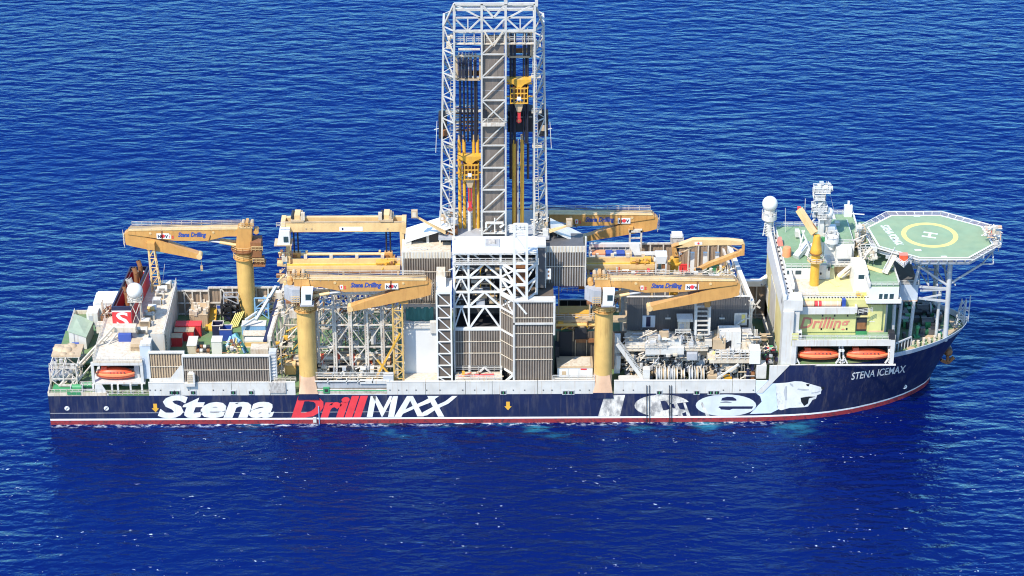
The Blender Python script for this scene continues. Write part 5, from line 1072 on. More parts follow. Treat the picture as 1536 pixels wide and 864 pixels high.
# wind wall houses to both sides of the tower
t=Thing('drill_floor_shelter','ribbed shelter with sloped white roof left of the tower foot','wind shelter','sloped roof shelters beside the tower'); Y=-10.; a=W(607,462,Y); b=W(676,387,Y); zt_=W(640,378,Y).z
c=t.part('cladding'); c.corr((a.x,Y),(b.x,Y),a.z,b.z,.6,.2,.42,'brown','rib',[W(640,407,Y).z]); c.use('white'); c.corr((a.x-.3,Y-.1),(b.x+.2,Y-.1),b.z,zt_,.72,.1,.5,'white','cream'); c.use('cream'); c.box((a.x,Y+.2,a.z),(b.x,-3,zt_-.02)); c.use('white'); c.box((a.x-.45,Y-.3,a.z),(a.x-.02,Y+7,zt_))
r=t.part('roof','clean_white'); E0,E1=W(608,362,-6.2),W(681,339,-6.2); r.hexa([E0+V((0,0,-.4)),E1+V((0,0,-.4)),E1+V((0,7.4,-.4)),E0+V((0,7.4,-.4)),E0,E1,E1+V((0,7.4,0)),E0+V((0,7.4,0))])
w_=t.part('opening_shade','black'); w_.poly([W(617,377,-4.4),W(676,377,-4.4),W(676,343,-4.4),W(617,361,-4.4)],(0,.3,0)); w_.use('greyclad'); w_.fb(622,361,634,377,-4.6,.15)  # black slab paints the shade inside the shelter mouth
p_=t.part('frame','white'); p_.fb(608,362,617,378,-6,7); p_.fb(640,353,643.5,377,-5,.8); p_.fb(659,349,661,377,-5,.6); p_.rail([W(616,377,-9),W(640,377,-9)],1.0,1.2,.1,2); p_.rail([W(596,391,-9),W(607,391,-9)],1.2,1,.1,3)
t.done()
t=Thing('drill_floor_shelter','ribbed shelter with sloped white roof right of the tower foot','wind shelter','sloped roof shelters beside the tower'); a=W(818,429,Y); b=W(877,378,Y); zt_=W(840,369,Y).z
c=t.part('cladding'); c.corr((a.x,Y),(b.x,Y),a.z,b.z,.6,.2,.42,'brown','grey_rib',[W(840,399,Y).z]); c.corr((a.x-.2,Y-.1),(b.x+.3,Y-.1),b.z,zt_,.72,.1,.5,'white','cream'); c.use('greyclad'); c.box((a.x,Y+.2,a.z),(b.x-.2,-3,zt_-.02)); c.use('white'); c.box((b.x+.02,Y-.4,a.z),(b.x+.4,Y+.4,zt_+2.4)); c.box((a.x-.4,Y-.3,a.z),(a.x-.02,Y+7,zt_))
r=t.part('roof','white'); E0,E1=W(826,344,-6.2),W(874,367,-6.2); r.hexa([E0+V((0,0,-.4)),E1+V((0,0,-.4)),E1+V((0,6.4,-.4)),E0+V((0,6.4,-.4)),E0,E1,E1+V((0,6.4,0)),E0+V((0,6.4,0))])
w_=t.part('opening_shade','black'); w_.poly([W(823,369,-4.4),W(866,369,-4.4),W(866,363,-4.4),W(826,346,-4.4),W(823,346,-4.4)],(0,.3,0)); w_.use('grey'); w_.fb(824,361,846,368,-4.6,.12)  # shade behind the posts painted as a solid black slab
p_=t.part('frame','white'); p_.fb(845.5,352,848,369,-5,.8); p_.fb(865,358,867,369,-5,.8); p_.fb(822,344,824.5,369,-5,.6); p_.use('lightgrey'); p_.fb(836,350,837,361,-4.9,.2); p_.fb(853,357,854,369,-4.9,.2); p_.fb(824,360,865,361,-4.9,.2)
t.done()
for lb,base,tip in (('long lamp arm with box reaching out over the stern side shelter roof',(668,350),(623,324)),('short lamp arm with box over the bow side shelter roof',(824,348),(855,337))):
    t=Thing('lamp_arm',lb,'lamp','floodlight arms by the tower'); a,b=W(*base,-7),W(*tip,-7.5); m_=t.part('arm','boomtop'); m_.beam(a,b,.45); m_.beam(a+V((0,.8,.2)),b,.25); h=t.part('lamp_box','tan'); h.cbox(b+V((-.2,0,.6)),(1.5,1,1.9)); h.use('cream'); h.cbox(b+V((-.2,-.52,.6)),(1.0,.06,1.2)); t.done()
# ---------------- white wall, ladder tower, tarpaulin left of the block
t=Thing('white_wall_house','plain white walled house left of the tall ladder tower','deckhouse'); Y=-15.5; w_=t.part('wall','clean_white'); w_.fb(606.5,493,655,570,Y,9); r=t.part('roof_edge','white'); r.fb(605,490.5,656,493,Y-.5,9); r.rail([W(606,490,Y-.3),W(646,490,Y-.3)],1.3,1.4,.1,3); r.fb(645,484,655,500,Y-.6,1.2); s_=t.part('ledge','cream'); s_.fb(607,571,656,576,-19.6,3.6); r2=t.part('side_frame','steel_white'); r2.fb(603.5,493,606,578,-18,.6); t.done()
t=Thing('tarpaulin','dark teal tarpaulin hung above the white wall','tarpaulin'); m_=t.mesh('teal'); a=W(609,481,-13); b=W(650,463,-13); n=14
for k in range(n):
    x0=a.x+(b.x-a.x)*k/n; x1=a.x+(b.x-a.x)*(k+1)/n; y0=-13+.12*math.sin(k*1.7); y1=-13+.12*math.sin((k+1)*1.7)
    m_.hexa([(x0,y0,a.z+.25*math.sin(k)),(x1,y1,a.z+.25*math.sin(k+1)),(x1,y1+.15,a.z+.25*math.sin(k+1)),(x0,y0+.15,a.z+.25*math.sin(k)),(x0,y0+.8,b.z),(x1,y1+.8,b.z),(x1,y1+.95,b.z),(x0,y0+.95,b.z)])
t.done()
t=Thing('mud_house','pale beige house roof behind the teal tarpaulin','deckhouse'); m_=t.part('body','greywhite'); m_.fb(606,462,655,495,-11.8,7); r=t.part('roof','cream'); a=W(606,462,-11.8); b=W(655,462,-11.8); r.box((a.x-.2,-12.2,a.z),(b.x+.2,-4.5,a.z+.35)); q=t.part('vent','lightgrey'); clutter(q,612,650,446,460,-11,-6,14,['cream','lightgrey','tan'],.4,1.0,.3); t.done()
t=Thing('ladder_tower','tall brown clad tower with white zigzag bracing beside the white wall','ladder tower'); Y=-19.5; c=t.part('cladding','brown'); a=W(656,577,Y); b=W(677.5,440,Y); c.box((a.x+.3,Y+.3,a.z),(b.x-.3,Y+3.5,b.z)); f=t.part('zigzag_frame','clean_white'); 
for x in (a.x+.15,b.x-.2): f.beam((x,Y,a.z),(x,Y,b.z),.4)
n=8
for k in range(n+1):
    z=a.z+(b.z-a.z)*(k-.35)/(n-.35)
    if k>0: f.beam((a.x,Y-.05,z),(b.x,Y-.05,z),.26)
    if k<n: z2=a.z+(b.z-a.z)*(k+.65)/(n-.35); f.beam((b.x-.3,Y-.03,max(z,a.z)),(a.x+.3,Y-.03,z2),.24)
tp=t.part('top_house','clean_white'); tp.box((a.x,Y-.2,b.z),(b.x,Y+7,b.z+.6)); tp.box((a.x,Y+2,b.z+.6),(b.x-1.4,Y+7,b.z+2.2)); tp.use('cream'); tp.box((a.x+.1,Y+4,b.z+2.2),(a.x+2.2,Y+7,b.z+3.6)); s_=t.part('side_wall','white'); s_.box((a.x,Y+3.5,a.z),(a.x+.3,Y+7,b.z)); s_.use('greyclad'); s_.box((b.x-.2,Y+.4,a.z),(b.x,Y+7,b.z-.1)); t.done()
t=Thing('deck_railing','white railing along the near side under the white wall','railing'); m_=t.mesh('white'); m_.rail([W(590,578,-20.7),W(682,578,-20.7)],.9,2.4,.11,2); t.done()
# ---------------- bay between the block and the forward crane
t=Thing('moonpool_bay','dark recessed bay with brown ribbed cladding left of the forward crane','rig module'); c=t.part('cladding'); Y=-9.5; a=W(834,572,Y); b=W(940,497,Y); c.corr((a.x,Y),(b.x,Y),DK,b.z,.8,.2,.42,'brown','brown'); d=t.part('recess_shade','dark'); d.fb(839,498,858,548,Y-.6,.3); d.fb(862,492,880,509,Y-.6,.3); d.fb(832,520,839,572,-13,3); f=t.part('frame','tan');  # dark slabs before the cladding stand in for shade in hollows
for px,y0,y1 in ((836,497,548),(859,497,512),(862,510,548),(879,510,545)): f.fb(px,y0,px+1.6,y1,Y-.9,.4)
f.fb(834,549,905,553,Y-1,.5); f.use('rust'); f.fb(862,509,896,514,Y-.8,.5); 
t.done()
t=Thing('walkway_bridge','rusty yellow walkway bridge between the block and the forward crane','walkway'); m_=t.part('deck','tube_yellow'); m_.fb(834,470,884,477,-6,4); m_.use('tan'); m_.fb(832,480,941,484,-9,2.5); m_.use('yellow'); m_.tube(W(834,487,-9.3),W(893,487,-9.3),.5,10); m_.use('rust'); m_.fb(834,490,900,493,-9,2); 
for k in range(7): m_.use('tan'); m_.beam(W(842+k*8,493,-9.4),W(846+k*8,487,-9.4),.25)
m_.use('tan'); clutter(m_,834,890,474,494,-10,-6,46,['tan','rust','tube_yellow','boom'],.4,1.3,.7); r=t.part('railing','cream'); r.rail([W(884,478,-9.5),W(900,478,-9.5)],1.4,1,.12,3); r.rail([W(834,478,-9.4),W(884,478,-9.4)],1.2,2,.1,2); c=t.part('column','tan'); c.fb(837,421,839.3,475,-7,.5); c.fb(883,440,886,485,-8,.6); c.fb(888,455,891,482,-8,.5)
t.done()
wall=Thing('wind_wall','dark framed wind wall with sea showing above it beyond the bay','wind wall','wind walls around the decks'); c=wall.part('cladding','dark'); Y=12; c.fb(838,451,884,469,Y,.3); f=wall.part('frame','grey'); f.fb(838,449.5,884,451,Y-.4,.5); 
for px in (839,851,870): f.fb(px,451,px+1,468,Y-.4,.3)
f.fb(838,465,884,467,Y-.4,.3); c.box((W(838,460,Y).x,Y,DK),(W(884,460,Y).x,Y+.3,W(850,469,Y).z)); wall.done()
t=Thing('crossover_bridge','rusty crossover bridge with white rail above the sea gap','walkway'); m_=t.part('deck','rust'); m_.fb(868,425,892,434,-2,2); m_.fb(838,426,870,430,4,1.2); m_.use('greywhite'); m_.fb(852,419,876,427,-3,2); r=t.part('railing','white'); r.rail([W(842,438,-1),W(868,438,-1)],1.2,1.4,.12,2); r.use('steel_white'); r.fb(829,421,850,423,-9,.6); t.done()
t=Thing('white_container','white container with red mark behind the near railing','container'); m_=t.part('body','clean_white'); m_.fb(836,552,889,566,-18,5.5); r=t.part('roof','tan'); a=W(836,552,-18); b=W(889,552,-18); r.box((a.x-.1,-18.1,a.z),(b.x+.1,-12.4,a.z+.15)); r.use('cream'); r.poly([(b.x-8,-17.5,a.z+.2),(b.x-.5,-17.5,a.z+.2),(b.x-.5,-13,a.z+.2),(b.x-4,-13,a.z+.2)],(0,0,.1)); d=t.part('mark','red'); d.fb(871,553,880,555,-18.06,.05); d.use('tan'); d.fb(843,557,849,563,-18.06,.05); d.use('grey'); d.fb(852,553,852.6,566,-18.06,.05); d.fb(868,553,868.6,566,-18.06,.05); t.done()
t=Thing('deck_railing','white railing and ledge in front of the white container','railing'); m_=t.mesh('white'); m_.rail([W(829,571,-20.4),W(892,571,-20.4)],1.5,2,.13,3); m_.use('cream'); m_.fb(829,571.5,892,574,-20.6,1.6); t.done()
# ---------------- forward riser and mud module
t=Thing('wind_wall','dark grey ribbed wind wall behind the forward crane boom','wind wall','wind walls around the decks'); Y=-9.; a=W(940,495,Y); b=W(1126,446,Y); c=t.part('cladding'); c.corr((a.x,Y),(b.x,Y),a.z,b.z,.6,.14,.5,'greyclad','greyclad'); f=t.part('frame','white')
for px in (941,963,1124): f.fb(px,446,px+1.2,495,Y-.3,.3)
f.fb(940,444.5,1126,446,Y-.3,.6); d=t.part('door','bluegrey'); d.fb(963.5,474,983,491,Y-.5,.3); d.use('navy_paint'); d.fb(969,475,976,490,Y-.56,.05); w_=t.part('window','white'); w_.fb(1101,470,1121,488,Y-.5,.3); w_.use('grey'); w_.fb(1103,473,1113,486,Y-.56,.05); w_.use('mark_yellow'); w_.fb(1112,472,1118,484,Y-.6,.04); w_.use('white'); w_.beam(W(1103,488,Y-.7),W(1117,478,Y-.7),.35)
l_=t.part('wall_lamp','white')
for px in (1002,1083,1122): l_.fb(px-4,477,px+4,479,Y-.7,.3); l_.fb(px-.3,472,px+.3,477,Y-.5,.2)
t.done(); ZW=a.z; ZWt=b.z
t=Thing('mud_module','white weathered process module crowded with pipes and walkways','rig module')
m_=t.part('module_wall','greywhite'); za=a.z
m_.box((a.x-.4,-12,DK),(W(1128,520,-12).x,18,za-1)); m_.use('lightgrey'); m_.fb(947,505,1062,523,-12.6,.55)
dk_=t.part('upper_deck','cream'); dk_.box((a.x-.6,-14.2,za-.9),(b.x+1.2,18,za-.45)); dk_.use('white'); dk_.box((a.x-.6,-14.4,za-1.2),(b.x+1.2,-14.1,za-.4))
rl=t.part('upper_railing','white'); rl.rail([(a.x-.5,-14.1,za-.4),(W(1041,500,-14).x,-14.1,za-.4)],1.25,1.5,.11,3); rl.rail([(W(1067,500,-14).x,-14.1,za-.4),(b.x+1.2,-14.1,za-.4),(b.x+1.2,-9,za-.4)],1.25,1.5,.11,3)
wk=t.part('mid_walkway','cream'); wk.fb(929,524,1062,527,-16.4,2.2); wk.use('white'); wk.rail([W(929,524,-16.4),W(1062,524,-16.4)],1.2,1.6,.11,3); wk.fb(968,522,1026,532,-17.2,2.6); wk.rail([W(968,524,-17.3),W(1000,524,-17.3)],1.7,1.1,.14,4)
un=t.part('filter_unit','greywhite'); un.fb(972,507,1024,524,-15.6,2.2); un.use('white'); un.fb(1000,511,1022,524,-16,2.6); clutter(un,970,1026,505,524,-16.5,-14,50,['white','clean_white','lightgrey','cream'],.4,1.4,.6)
pp=t.part('pipework','greywhite'); pp.kind='stuff'; clutter(pp,935,1135,500,560,-15.5,-12.4,420,['greywhite','lightgrey','steel_white','grey','cream','dark','tan','grey'],.4,2.4,.75); clutter(pp,940,1135,530,575,-18,-13,300,['greywhite','grey','cream','dark','steel_white','black'],.4,1.8,.7); clutter(pp,1060,1135,545,575,-19,-13,110,['cream','tan','greywhite','grey','dark','white'],.4,1.8,.6)
h2=t.part('deck_house','white'); h2.fb(1078,498,1112,528,-15.2,3.4); h2.use('greywhite'); h2.fb(1062,513,1080,528,-15,3); h2.fb(1113,500,1128,518,-14.8,3); h2.use('cream'); h2.fb(1112,514,1127,527,-15.4,2)
dr=t.part('doorway','black'); dr.fb(1085.5,511,1097,524,-15.3,.12)
st=t.part('stair','white'); 
for dy in (-18.6,-16.8): st.beam(W(926,516,dy),W(964,568,dy),.5,.9)
for k in range(14): f_=(k+.5)/14; st.beam(W(926,516,-18.6).lerp(W(964,568,-18.6),f_),W(926,516,-16.8).lerp(W(964,568,-16.8),f_),.3,.1)
st.rail([W(926,514,-18.7),W(964,566,-18.7)],1.4,1.2,.11,3); st.use('clean_white'); st.fb(921,503,931,560,-15.4,1); st.use('white'); st.fb(923,534,931,553,-17,1.4); st.fb(928,570,968,573,-19.6,2.4); st.fb(964,555,975,574,-19.6,2)
p2=t.part('side_platform','cream'); p2.fb(1064,540,1142,545,-18.4,4); p2.use('white'); p2.rail([W(1073,540,-18.4),W(1126,540,-18.4)],2.8,1.4,.14,4); p2.fb(1064,527,1128,529,-16,2); p2.use('mark_yellow'); p2.beam(W(1064,540,-18),W(1072,527,-16),.6,.2); p2.use('clean_white'); p2.fb(1124,526,1141,546,-19,3.4); p2.use('white'); p2.beam(W(1075,568,-19),W(1108,546,-19),.42); 
for k in range(5): p2.fb(1106+k*5,546,1107+k*5,573,-18,.3)

for mt_,a0,a1,a2,a3,a4,a5 in (('tan',1060,564,1076,574,-19,1.6),('tube_yellow',1085,566,1098,574,-18.6,1.6),('navy_paint',1119,556,1124,574,-18.6,1),('navy_paint',1126,545,1131,556,-18,1.4),('rust',1126,560,1132,572,-18.6,1.2),('white',1134,549,1150,568,-19.2,3)): t.part('locker',mt_).fb(a0,a1,a2,a3,a4,a5)
sk=t.part('right_skirt','steel_white')
for k in range(5): sk.fb(1113,501+k*5,1130,502.5+k*5,-15.2,.3)
for px in (1131,1134): sk.fb(px,495,px+.9,548,-14,.4)
sk.beam(W(1126,494,-13),W(1143,546,-13),.3); sk.rail([W(1128,527,-14),W(1143,527,-14)],1.4,1.2,.12,3)
t.done()
GRL='hose reels along the near edge of the forward module'
ordn=['first','second','third','fourth','fifth','sixth','seventh','eighth','ninth']
for k,px in enumerate((987,993.5,1000,1006.5,1013,1024,1036,1044,1053)):
    p=W(px,561,-18.4); t=Thing('hose_reel',f'white hose reel, {ordn[k]} from the stair in the row','hose reel',GRL); r=2.0 if k!=5 else 1.4; q=t.part('drum','tan' if k%3 else 'grey'); q.tube((p.x-.3,-18.4,p.z),(p.x+.3,-18.4,p.z),r*.72,18)
    for s_ in (-1,1):
        w_=t.part('rim','white'); n=20; vs=[]; fs=[]
        for i in range(n):
            a_=2*math.pi*i/n
            for rr,xx in ((r,-.07),(r,.07),(r*.82,.07),(r*.82,-.07)): vs.append((p.x+s_*.36+xx,-18.4+rr*math.cos(a_),p.z+rr*math.sin(a_)))
        for i in range(n):
            j=(i+1)%n
            for e in range(4): fs.append((i*4+e,j*4+e,j*4+(e+1)%4,i*4+(e+1)%4))
        w_.add(vs,fs)
        for i in range(3): a_=math.pi*i/3; w_.beam((p.x+s_*.36,-18.4+r*.85*math.cos(a_),p.z+r*.85*math.sin(a_)),(p.x+s_*.36,-18.4-r*.85*math.cos(a_),p.z-r*.85*math.sin(a_)),.12)
    b=t.part('base','lightgrey'); b.cbox((p.x,-18.4,(p.z-1+9.2)/2-.6),(.9,1.6,max(1,p.z-1.2-8.6))); t.done()
t=Thing('machine_house','small white cabin unit on the balcony left of the boom rest','cabin'); m_=t.part('body','cream'); m_.fb(1017,483,1035,500,-14,2.4); w_=t.part('window','grey'); w_.fb(1019,486,1026,497,-14.06,.05); f=t.part('frame','white'); f.fb(1016,479,1040,483,-14.2,3); f.fb(1027,483,1028.5,500,-14.2,.3); f.rail([W(1013,501,-15),W(1036,501,-15)],1.3,1,.12,3); t.done()
# ---------------- upper forward deck
ZD=20.9
frame_wall('brown far wind wall with white posts behind the small yellow crane',1033,1092,363,ZD-6,19.2,4,.5,False)
frame_wall('brown far wind wall behind the portal of the far crane boom',956,1034,364,ZD-6,19.4,4,.45,False)
t=Thing('riser_bay_floor','tan upper deck of the forward module','deck'); m_=t.mesh('tan'); m_.box((W(940,470,-8).x,-8.7,ZD-.4),(W(1100,470,-8).x,18.6,ZD)); t.done()
t=Thing('storage_rack','white rack with railings and boxes right of the right shelter','rack'); m_=t.part('frame','white'); Y=12.; m_.fb(884,366,961,371,Y,1.0); m_.fb(883,371,886,392,Y,.6); 
for px in (894,905,916,927,938): m_.fb(px,371,px+1,380,Y,.4)
m_.fb(884,375,945,376,Y,.3); m_.fb(884,380,948,381.5,Y-1,1); s_=t.part('solid_panel','clean_white'); s_.poly([W(944,366,Y-.2),W(959,366,Y-.2),W(960,378,Y-.2),W(983,378,Y-.2),W(983,383,Y-.2),W(948,383,Y-.2)][::-1],(0,.3,0)); g=t.part('back_grille','grey'); g.fb(886,371,944,376,Y+.8,.1); g.fb(951,381,982,389,Y+.5,.2); f=t.part('lower_frame','white')
for px in (952,962,970,978): f.fb(px,383,px+1,390,Y-.2,.3)
f.fb(884,391,984,393,Y-3,2); f.rail([W(884,391,Y-3),W(945,391,Y-3)],1.2,1.6,.12,3); t.done()
for lb,mt,px0,px1 in (('white box in the rack beside the blue box','white',888,908),('blue box in the rack beside the white box','blue',909,919),('blue box with rounded lid at the right end of the rack','blue',925,937)):
    t=Thing('storage_box',lb,'box','boxes in the white rack'); m_=t.part('body',mt); m_.fb(px0,382,px1,389,9.5,2); l_=t.part('lid','orange_light' if mt=='white' else mt); l_.fb(px0,380.6,px1,381.9,9.4,2.2); t.done()
pbox('pump_unit','grey machine between the two blue boxes','pump','tan',938,381,948,390,9.5,2).done()
t=Thing('boom_rest','white portal holding the far forward crane boom tip','boom rest'); m_=t.part('portal','steel_white'); Y=17.; m_.fb(943,346,946.5,378,Y,.8); m_.fb(960,346,963.5,378,Y,.8); m_.fb(943,345,963.5,349,Y,.8); m_.fb(946,357,961,358.5,Y,.4); s_=t.part('saddle','boom'); s_.fb(944,341,950,346,Y,1.4); t.done()
t=Thing('catwalk_machine','long yellow catwalk machine over the pipe rack','catwalk machine','yellow catwalk machines'); Y=0.
def catwalk(px0,px1,y0,end):
    a=W(px0,y0,Y); b=W(px1,y0,Y); z=a.z; m_=t.part('track','yellow'); m_.use('boomtop'); m_.box((a.x,Y,z-1.4),(b.x,Y+3.6,z-.9)); m_.box((a.x,Y-.1,z-.9),(b.x,Y+.3,z-.1)); m_.box((a.x,Y+3.3,z-.9),(b.x,Y+3.7,z+.3)); m_.use('tube_yellow'); m_.tube((a.x,Y+1.2,z-.4),(b.x,Y+1.2,z-.4),.35,8); m_.use('dark'); m_.box((a.x+1,Y+.5,z-.88),(b.x-1,Y+.8,z-.8)); m_.use('rust'); m_.box((a.x,Y+.1,z-2.2),(b.x,Y+3.4,z-1.42))
    m2=t.part('lower_track','boomtop'); m2.box((a.x,Y-2.8,z-3.0),(b.x,Y-.6,z-2.4)); m2.use('tan')
    for k in range(12): x=a.x+(b.x-a.x)*k/11; m2.box((x-.12,Y-2.9,z-3.4),(x+.12,Y-2.7,z-2.3))
    p=t.part('bracket','cream')
    for k in range(4): x=a.x+(b.x-a.x)*(k+.7)/4.4; p.box((x-.4,Y+3.2,z+.3),(x+.4,Y+3.8,z+1.3))
    c=t.part('carriage','tube_yellow'); c.box((b.x-6,Y+.4,z+.1),(b.x-1.5,Y+2.8,z+.5)); clutter(c,px1-28,px1-4,y0-8,y0+6,Y,Y+3,26,['tube_yellow','boom','rust'],.4,1.2,.6)
    s_=t.part('support','tan')
    for x in (a.x+.5,(a.x+b.x)/2,b.x-.5):
        for y in (Y-.5,Y+3.2): s_.beam((x,y,z-1.4),(x,y,end),.5)
catwalk(430,600,399,30); t.done()
t=Thing('catwalk_machine','yellow catwalk machine leading forward from the right shelter','catwalk machine','yellow catwalk machines'); catwalk(880,982,397,20); t.done()
t=Thing('operator_cabin','white operator cabin on legs beside the small yellow crane','cabin'); Y=-2.; m_=t.part('cabin','clean_white'); a=W(983,396,Y); b=W(1001,379,Y); m_.hexa([(a.x+.4,Y,a.z),(b.x-.4,Y,a.z),(b.x-.4,Y+3,a.z),(a.x+.4,Y+3,a.z),(a.x,Y-.3,a.z+2.2),(b.x,Y-.3,a.z+2.2),(b.x,Y+3,a.z+2.2),(a.x,Y+3,a.z+2.2)]); w_=t.part('window','glass'); w_.fb(987,396,992,404,Y-.1,.3); w_.use('rust'); w_.fb(993,396,998,404,Y+.3,.3); l_=t.part('leg','white'); 
for px in (984,999):
    for y in (Y,Y+3): p=W(px,396,y); l_.beam((p.x,y,a.z),(p.x,y,ZD),.35)
for k in range(3): l_.fb(985,404+k*5,999,405+k*5,Y-.1,.3)
l_.beam(W(985,410,Y),W(999,419,Y),.25); l_.beam(W(999,410,Y),W(985,419,Y),.25); t.done()
# small yellow knuckle crane on the upper deck
t=Thing('deck_crane','smaller yellow folded crane standing on the upper forward deck','crane'); Y=4.; p=W(1011,420,Y); tz=W(1011,386,Y).z; m_=t.part('pedestal','tube_yellow'); m_.tube((p.x,Y,ZD),(p.x,Y,tz),1.15,18); m_.tube((p.x,Y,tz-1.6),(p.x,Y,tz-1.2),1.7,18)
q=lambda u,v:W(960+u/6.645,320+v/6.645,Y-1)
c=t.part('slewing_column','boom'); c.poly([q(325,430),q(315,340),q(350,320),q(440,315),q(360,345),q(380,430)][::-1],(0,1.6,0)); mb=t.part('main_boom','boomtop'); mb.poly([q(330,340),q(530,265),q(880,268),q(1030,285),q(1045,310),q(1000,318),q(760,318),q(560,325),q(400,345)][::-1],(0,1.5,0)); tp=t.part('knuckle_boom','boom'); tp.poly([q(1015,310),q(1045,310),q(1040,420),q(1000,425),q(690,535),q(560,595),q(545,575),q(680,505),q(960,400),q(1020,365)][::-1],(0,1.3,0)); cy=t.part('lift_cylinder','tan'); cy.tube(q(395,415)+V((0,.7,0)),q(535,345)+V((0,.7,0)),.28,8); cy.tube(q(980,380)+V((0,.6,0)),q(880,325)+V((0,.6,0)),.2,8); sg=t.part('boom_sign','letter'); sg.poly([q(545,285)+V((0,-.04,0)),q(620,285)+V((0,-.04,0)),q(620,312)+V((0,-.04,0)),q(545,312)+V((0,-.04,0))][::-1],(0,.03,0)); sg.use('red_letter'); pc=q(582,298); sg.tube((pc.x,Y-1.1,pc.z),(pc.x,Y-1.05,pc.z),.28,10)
wn=t.part('winch','grey'); clutter(wn,1012,1023,370,384,Y-1,Y+1,16,['grey','rust','tan','dark'],.3,.8,.4); hk=t.part('hook','rust'); hp_=q(540,600); hk.cbox(hp_,(.6,.5,.9)); t.done()
# cargo on the upper deck
GU='containers on the upper forward deck'
for lb,a_ in (('red container directly right of the small crane pedestal',(1018,1037,398,409,2.4)),('red open container behind the other red container on the upper deck',(1044,1057,397,405,2.4))):
    t,*_=cbx('red_container',lb,'container','red',*a_,z=ZD,grp=GU); t.done()
t=Thing('red_rack','red lattice frame on the upper deck by the small crane','frame'); m_=t.mesh('red'); p=W(1022,396,9); grid_frame(m_,[p.x-1.4,p.x,p.x+2],[9,11],[ZD,ZD+2,ZD+4.6],.25); t.done()
for k,px in enumerate((1037,1056,1074)):
    t=Thing('rack_post',['first tall white rack post right of the small crane','second tall white rack post right of the small crane','third tall white rack post right of the small crane'][k],'post','white rack posts on the upper deck'); m_=t.mesh('clean_white'); p=W(px+1,400,6); m_.beam((p.x,6,ZD),(p.x,6,p.z+4),1.0,.8); t.done()
t=Thing('storage_tank','green tank at the right end of the upper deck','tank'); m_=t.part('tank','green'); p=W(1069,408,5); m_.tube((p.x,5,ZD),(p.x,5,p.z+2),1.5,14); b=t.part('valve','blue'); b.ball((p.x+1.8,4.2,p.z-1.6),.8,10,8); t.done()
t=Thing('pipe_rack','yellow and rusty pipe stand at the upper deck end','rack'); m_=t.mesh('tube_yellow'); clutter(m_,1074,1098,396,425,0,6,46,['tube_yellow','mark_yellow','rust','cream','white'],.5,1.6,.8); m_.use('tube_yellow'); 
for px in (1088,1093): m_.fb(px,398,px+1.4,425,3,.4)
t.done()
t=Thing('deck_gear','assorted pale gear lying on the upper forward deck','gear'); m_=t.mesh('cream'); clutter(m_,1004,1090,405,430,-6,3,100,['cream','tan','white','grey','steel_white','dark'],.4,1.5,.6); clutter(m_,890,980,405,425,-7,1,70,['cream','tan','rust','steel_white','red'],.4,1.6,.7); m_.use('steel_white'); m_.rail([W(885,424,-8),W(1095,424,-8)],1.2,2,.12,3); m_.box((W(885,424,-8).x,-8.2,W(900,426,-8).z-.3),(W(1095,424,-8).x,-6,W(900,426,-8).z)); t.done()
t=Thing('rail_girder','long white crane rail girder at the forward end of the upper deck','girder'); A,B=W(1094,372,18),W(1128,455,-9); g=t.part('girder','white'); g.beam(A,B,1.1,1.3); g.use('steel_white'); g.beam(A+V((-1.6,0,-.5)),B+V((-1.6,0,-.5)),.6,.8); c=t.part('column','steel_white')
for k in range(6):
    p=A.lerp(B,k/5); c.beam((p.x,p.y,DK),p,.45)
    if k<5: q2=A.lerp(B,(k+1)/5); c.beam((p.x,p.y,DK+5),q2,.25)
c.beam(W(1123,450,-9),W(1140,462,-9),.35); c.beam(W(1140,450,-9),W(1122,475,-9),.35); t.done()
t=Thing('tool_house','rough brown low store at the far edge beside the portal','deckhouse'); m_=t.part('body','greywhite'); m_.fb(1006,356,1026,366,18,2); r=t.part('roof','clean_white'); r.fb(1008,353,1024,357,17.8,2.4); t.done()
# ---------------- accommodation block
XA=65.4
t=Thing('accommodation_block','white and lime superstructure block with bridge at the bow','superstructure')
m_=t.part('main_wall','white')
XB=91.
# lower bay level, deck over it, upper walls
xb0,xb1=W(1186,545,-20.7).x,W(1340,545,-20.7).x
zb0,zb1=15.65,W(1250,519,-20.7).z; zb2=W(1250,510,-20.7).z
m_.box((XA+.4,-16.4,15.6),(XB,17.5,zb1)); 
m_.box((xb0,-20.75,15.7),(W(1193,545,-20.7).x,-16.4,zb2)); m_.box((xb1-1.0,-20.75,15.7),(xb1,-16.4,zb2))
for px in (1262.5,): pass
m_.box((xb0,-20.78,zb1),(xb1,-20.4,zb2)); m_.use('deck_pale'); m_.box((xb0,-20.4,zb1),(xb1,-16,zb1+.7)); m_.box((xb0,16,zb1),(xb1,20.4,zb1+.7))
bk=t.part('bay_lining','black'); bk.box((xb0+1.2,-16.5,15.75),(xb1-1.05,-16.42,zb1)); bk.box((xb0+1.2,-20.2,zb1-.15),(xb1-1.05,-16.5,zb1-.02)); bk.use('white'); bk.box((xb0,-20.85,15.5),(xb1+.6,-20.5,15.85))
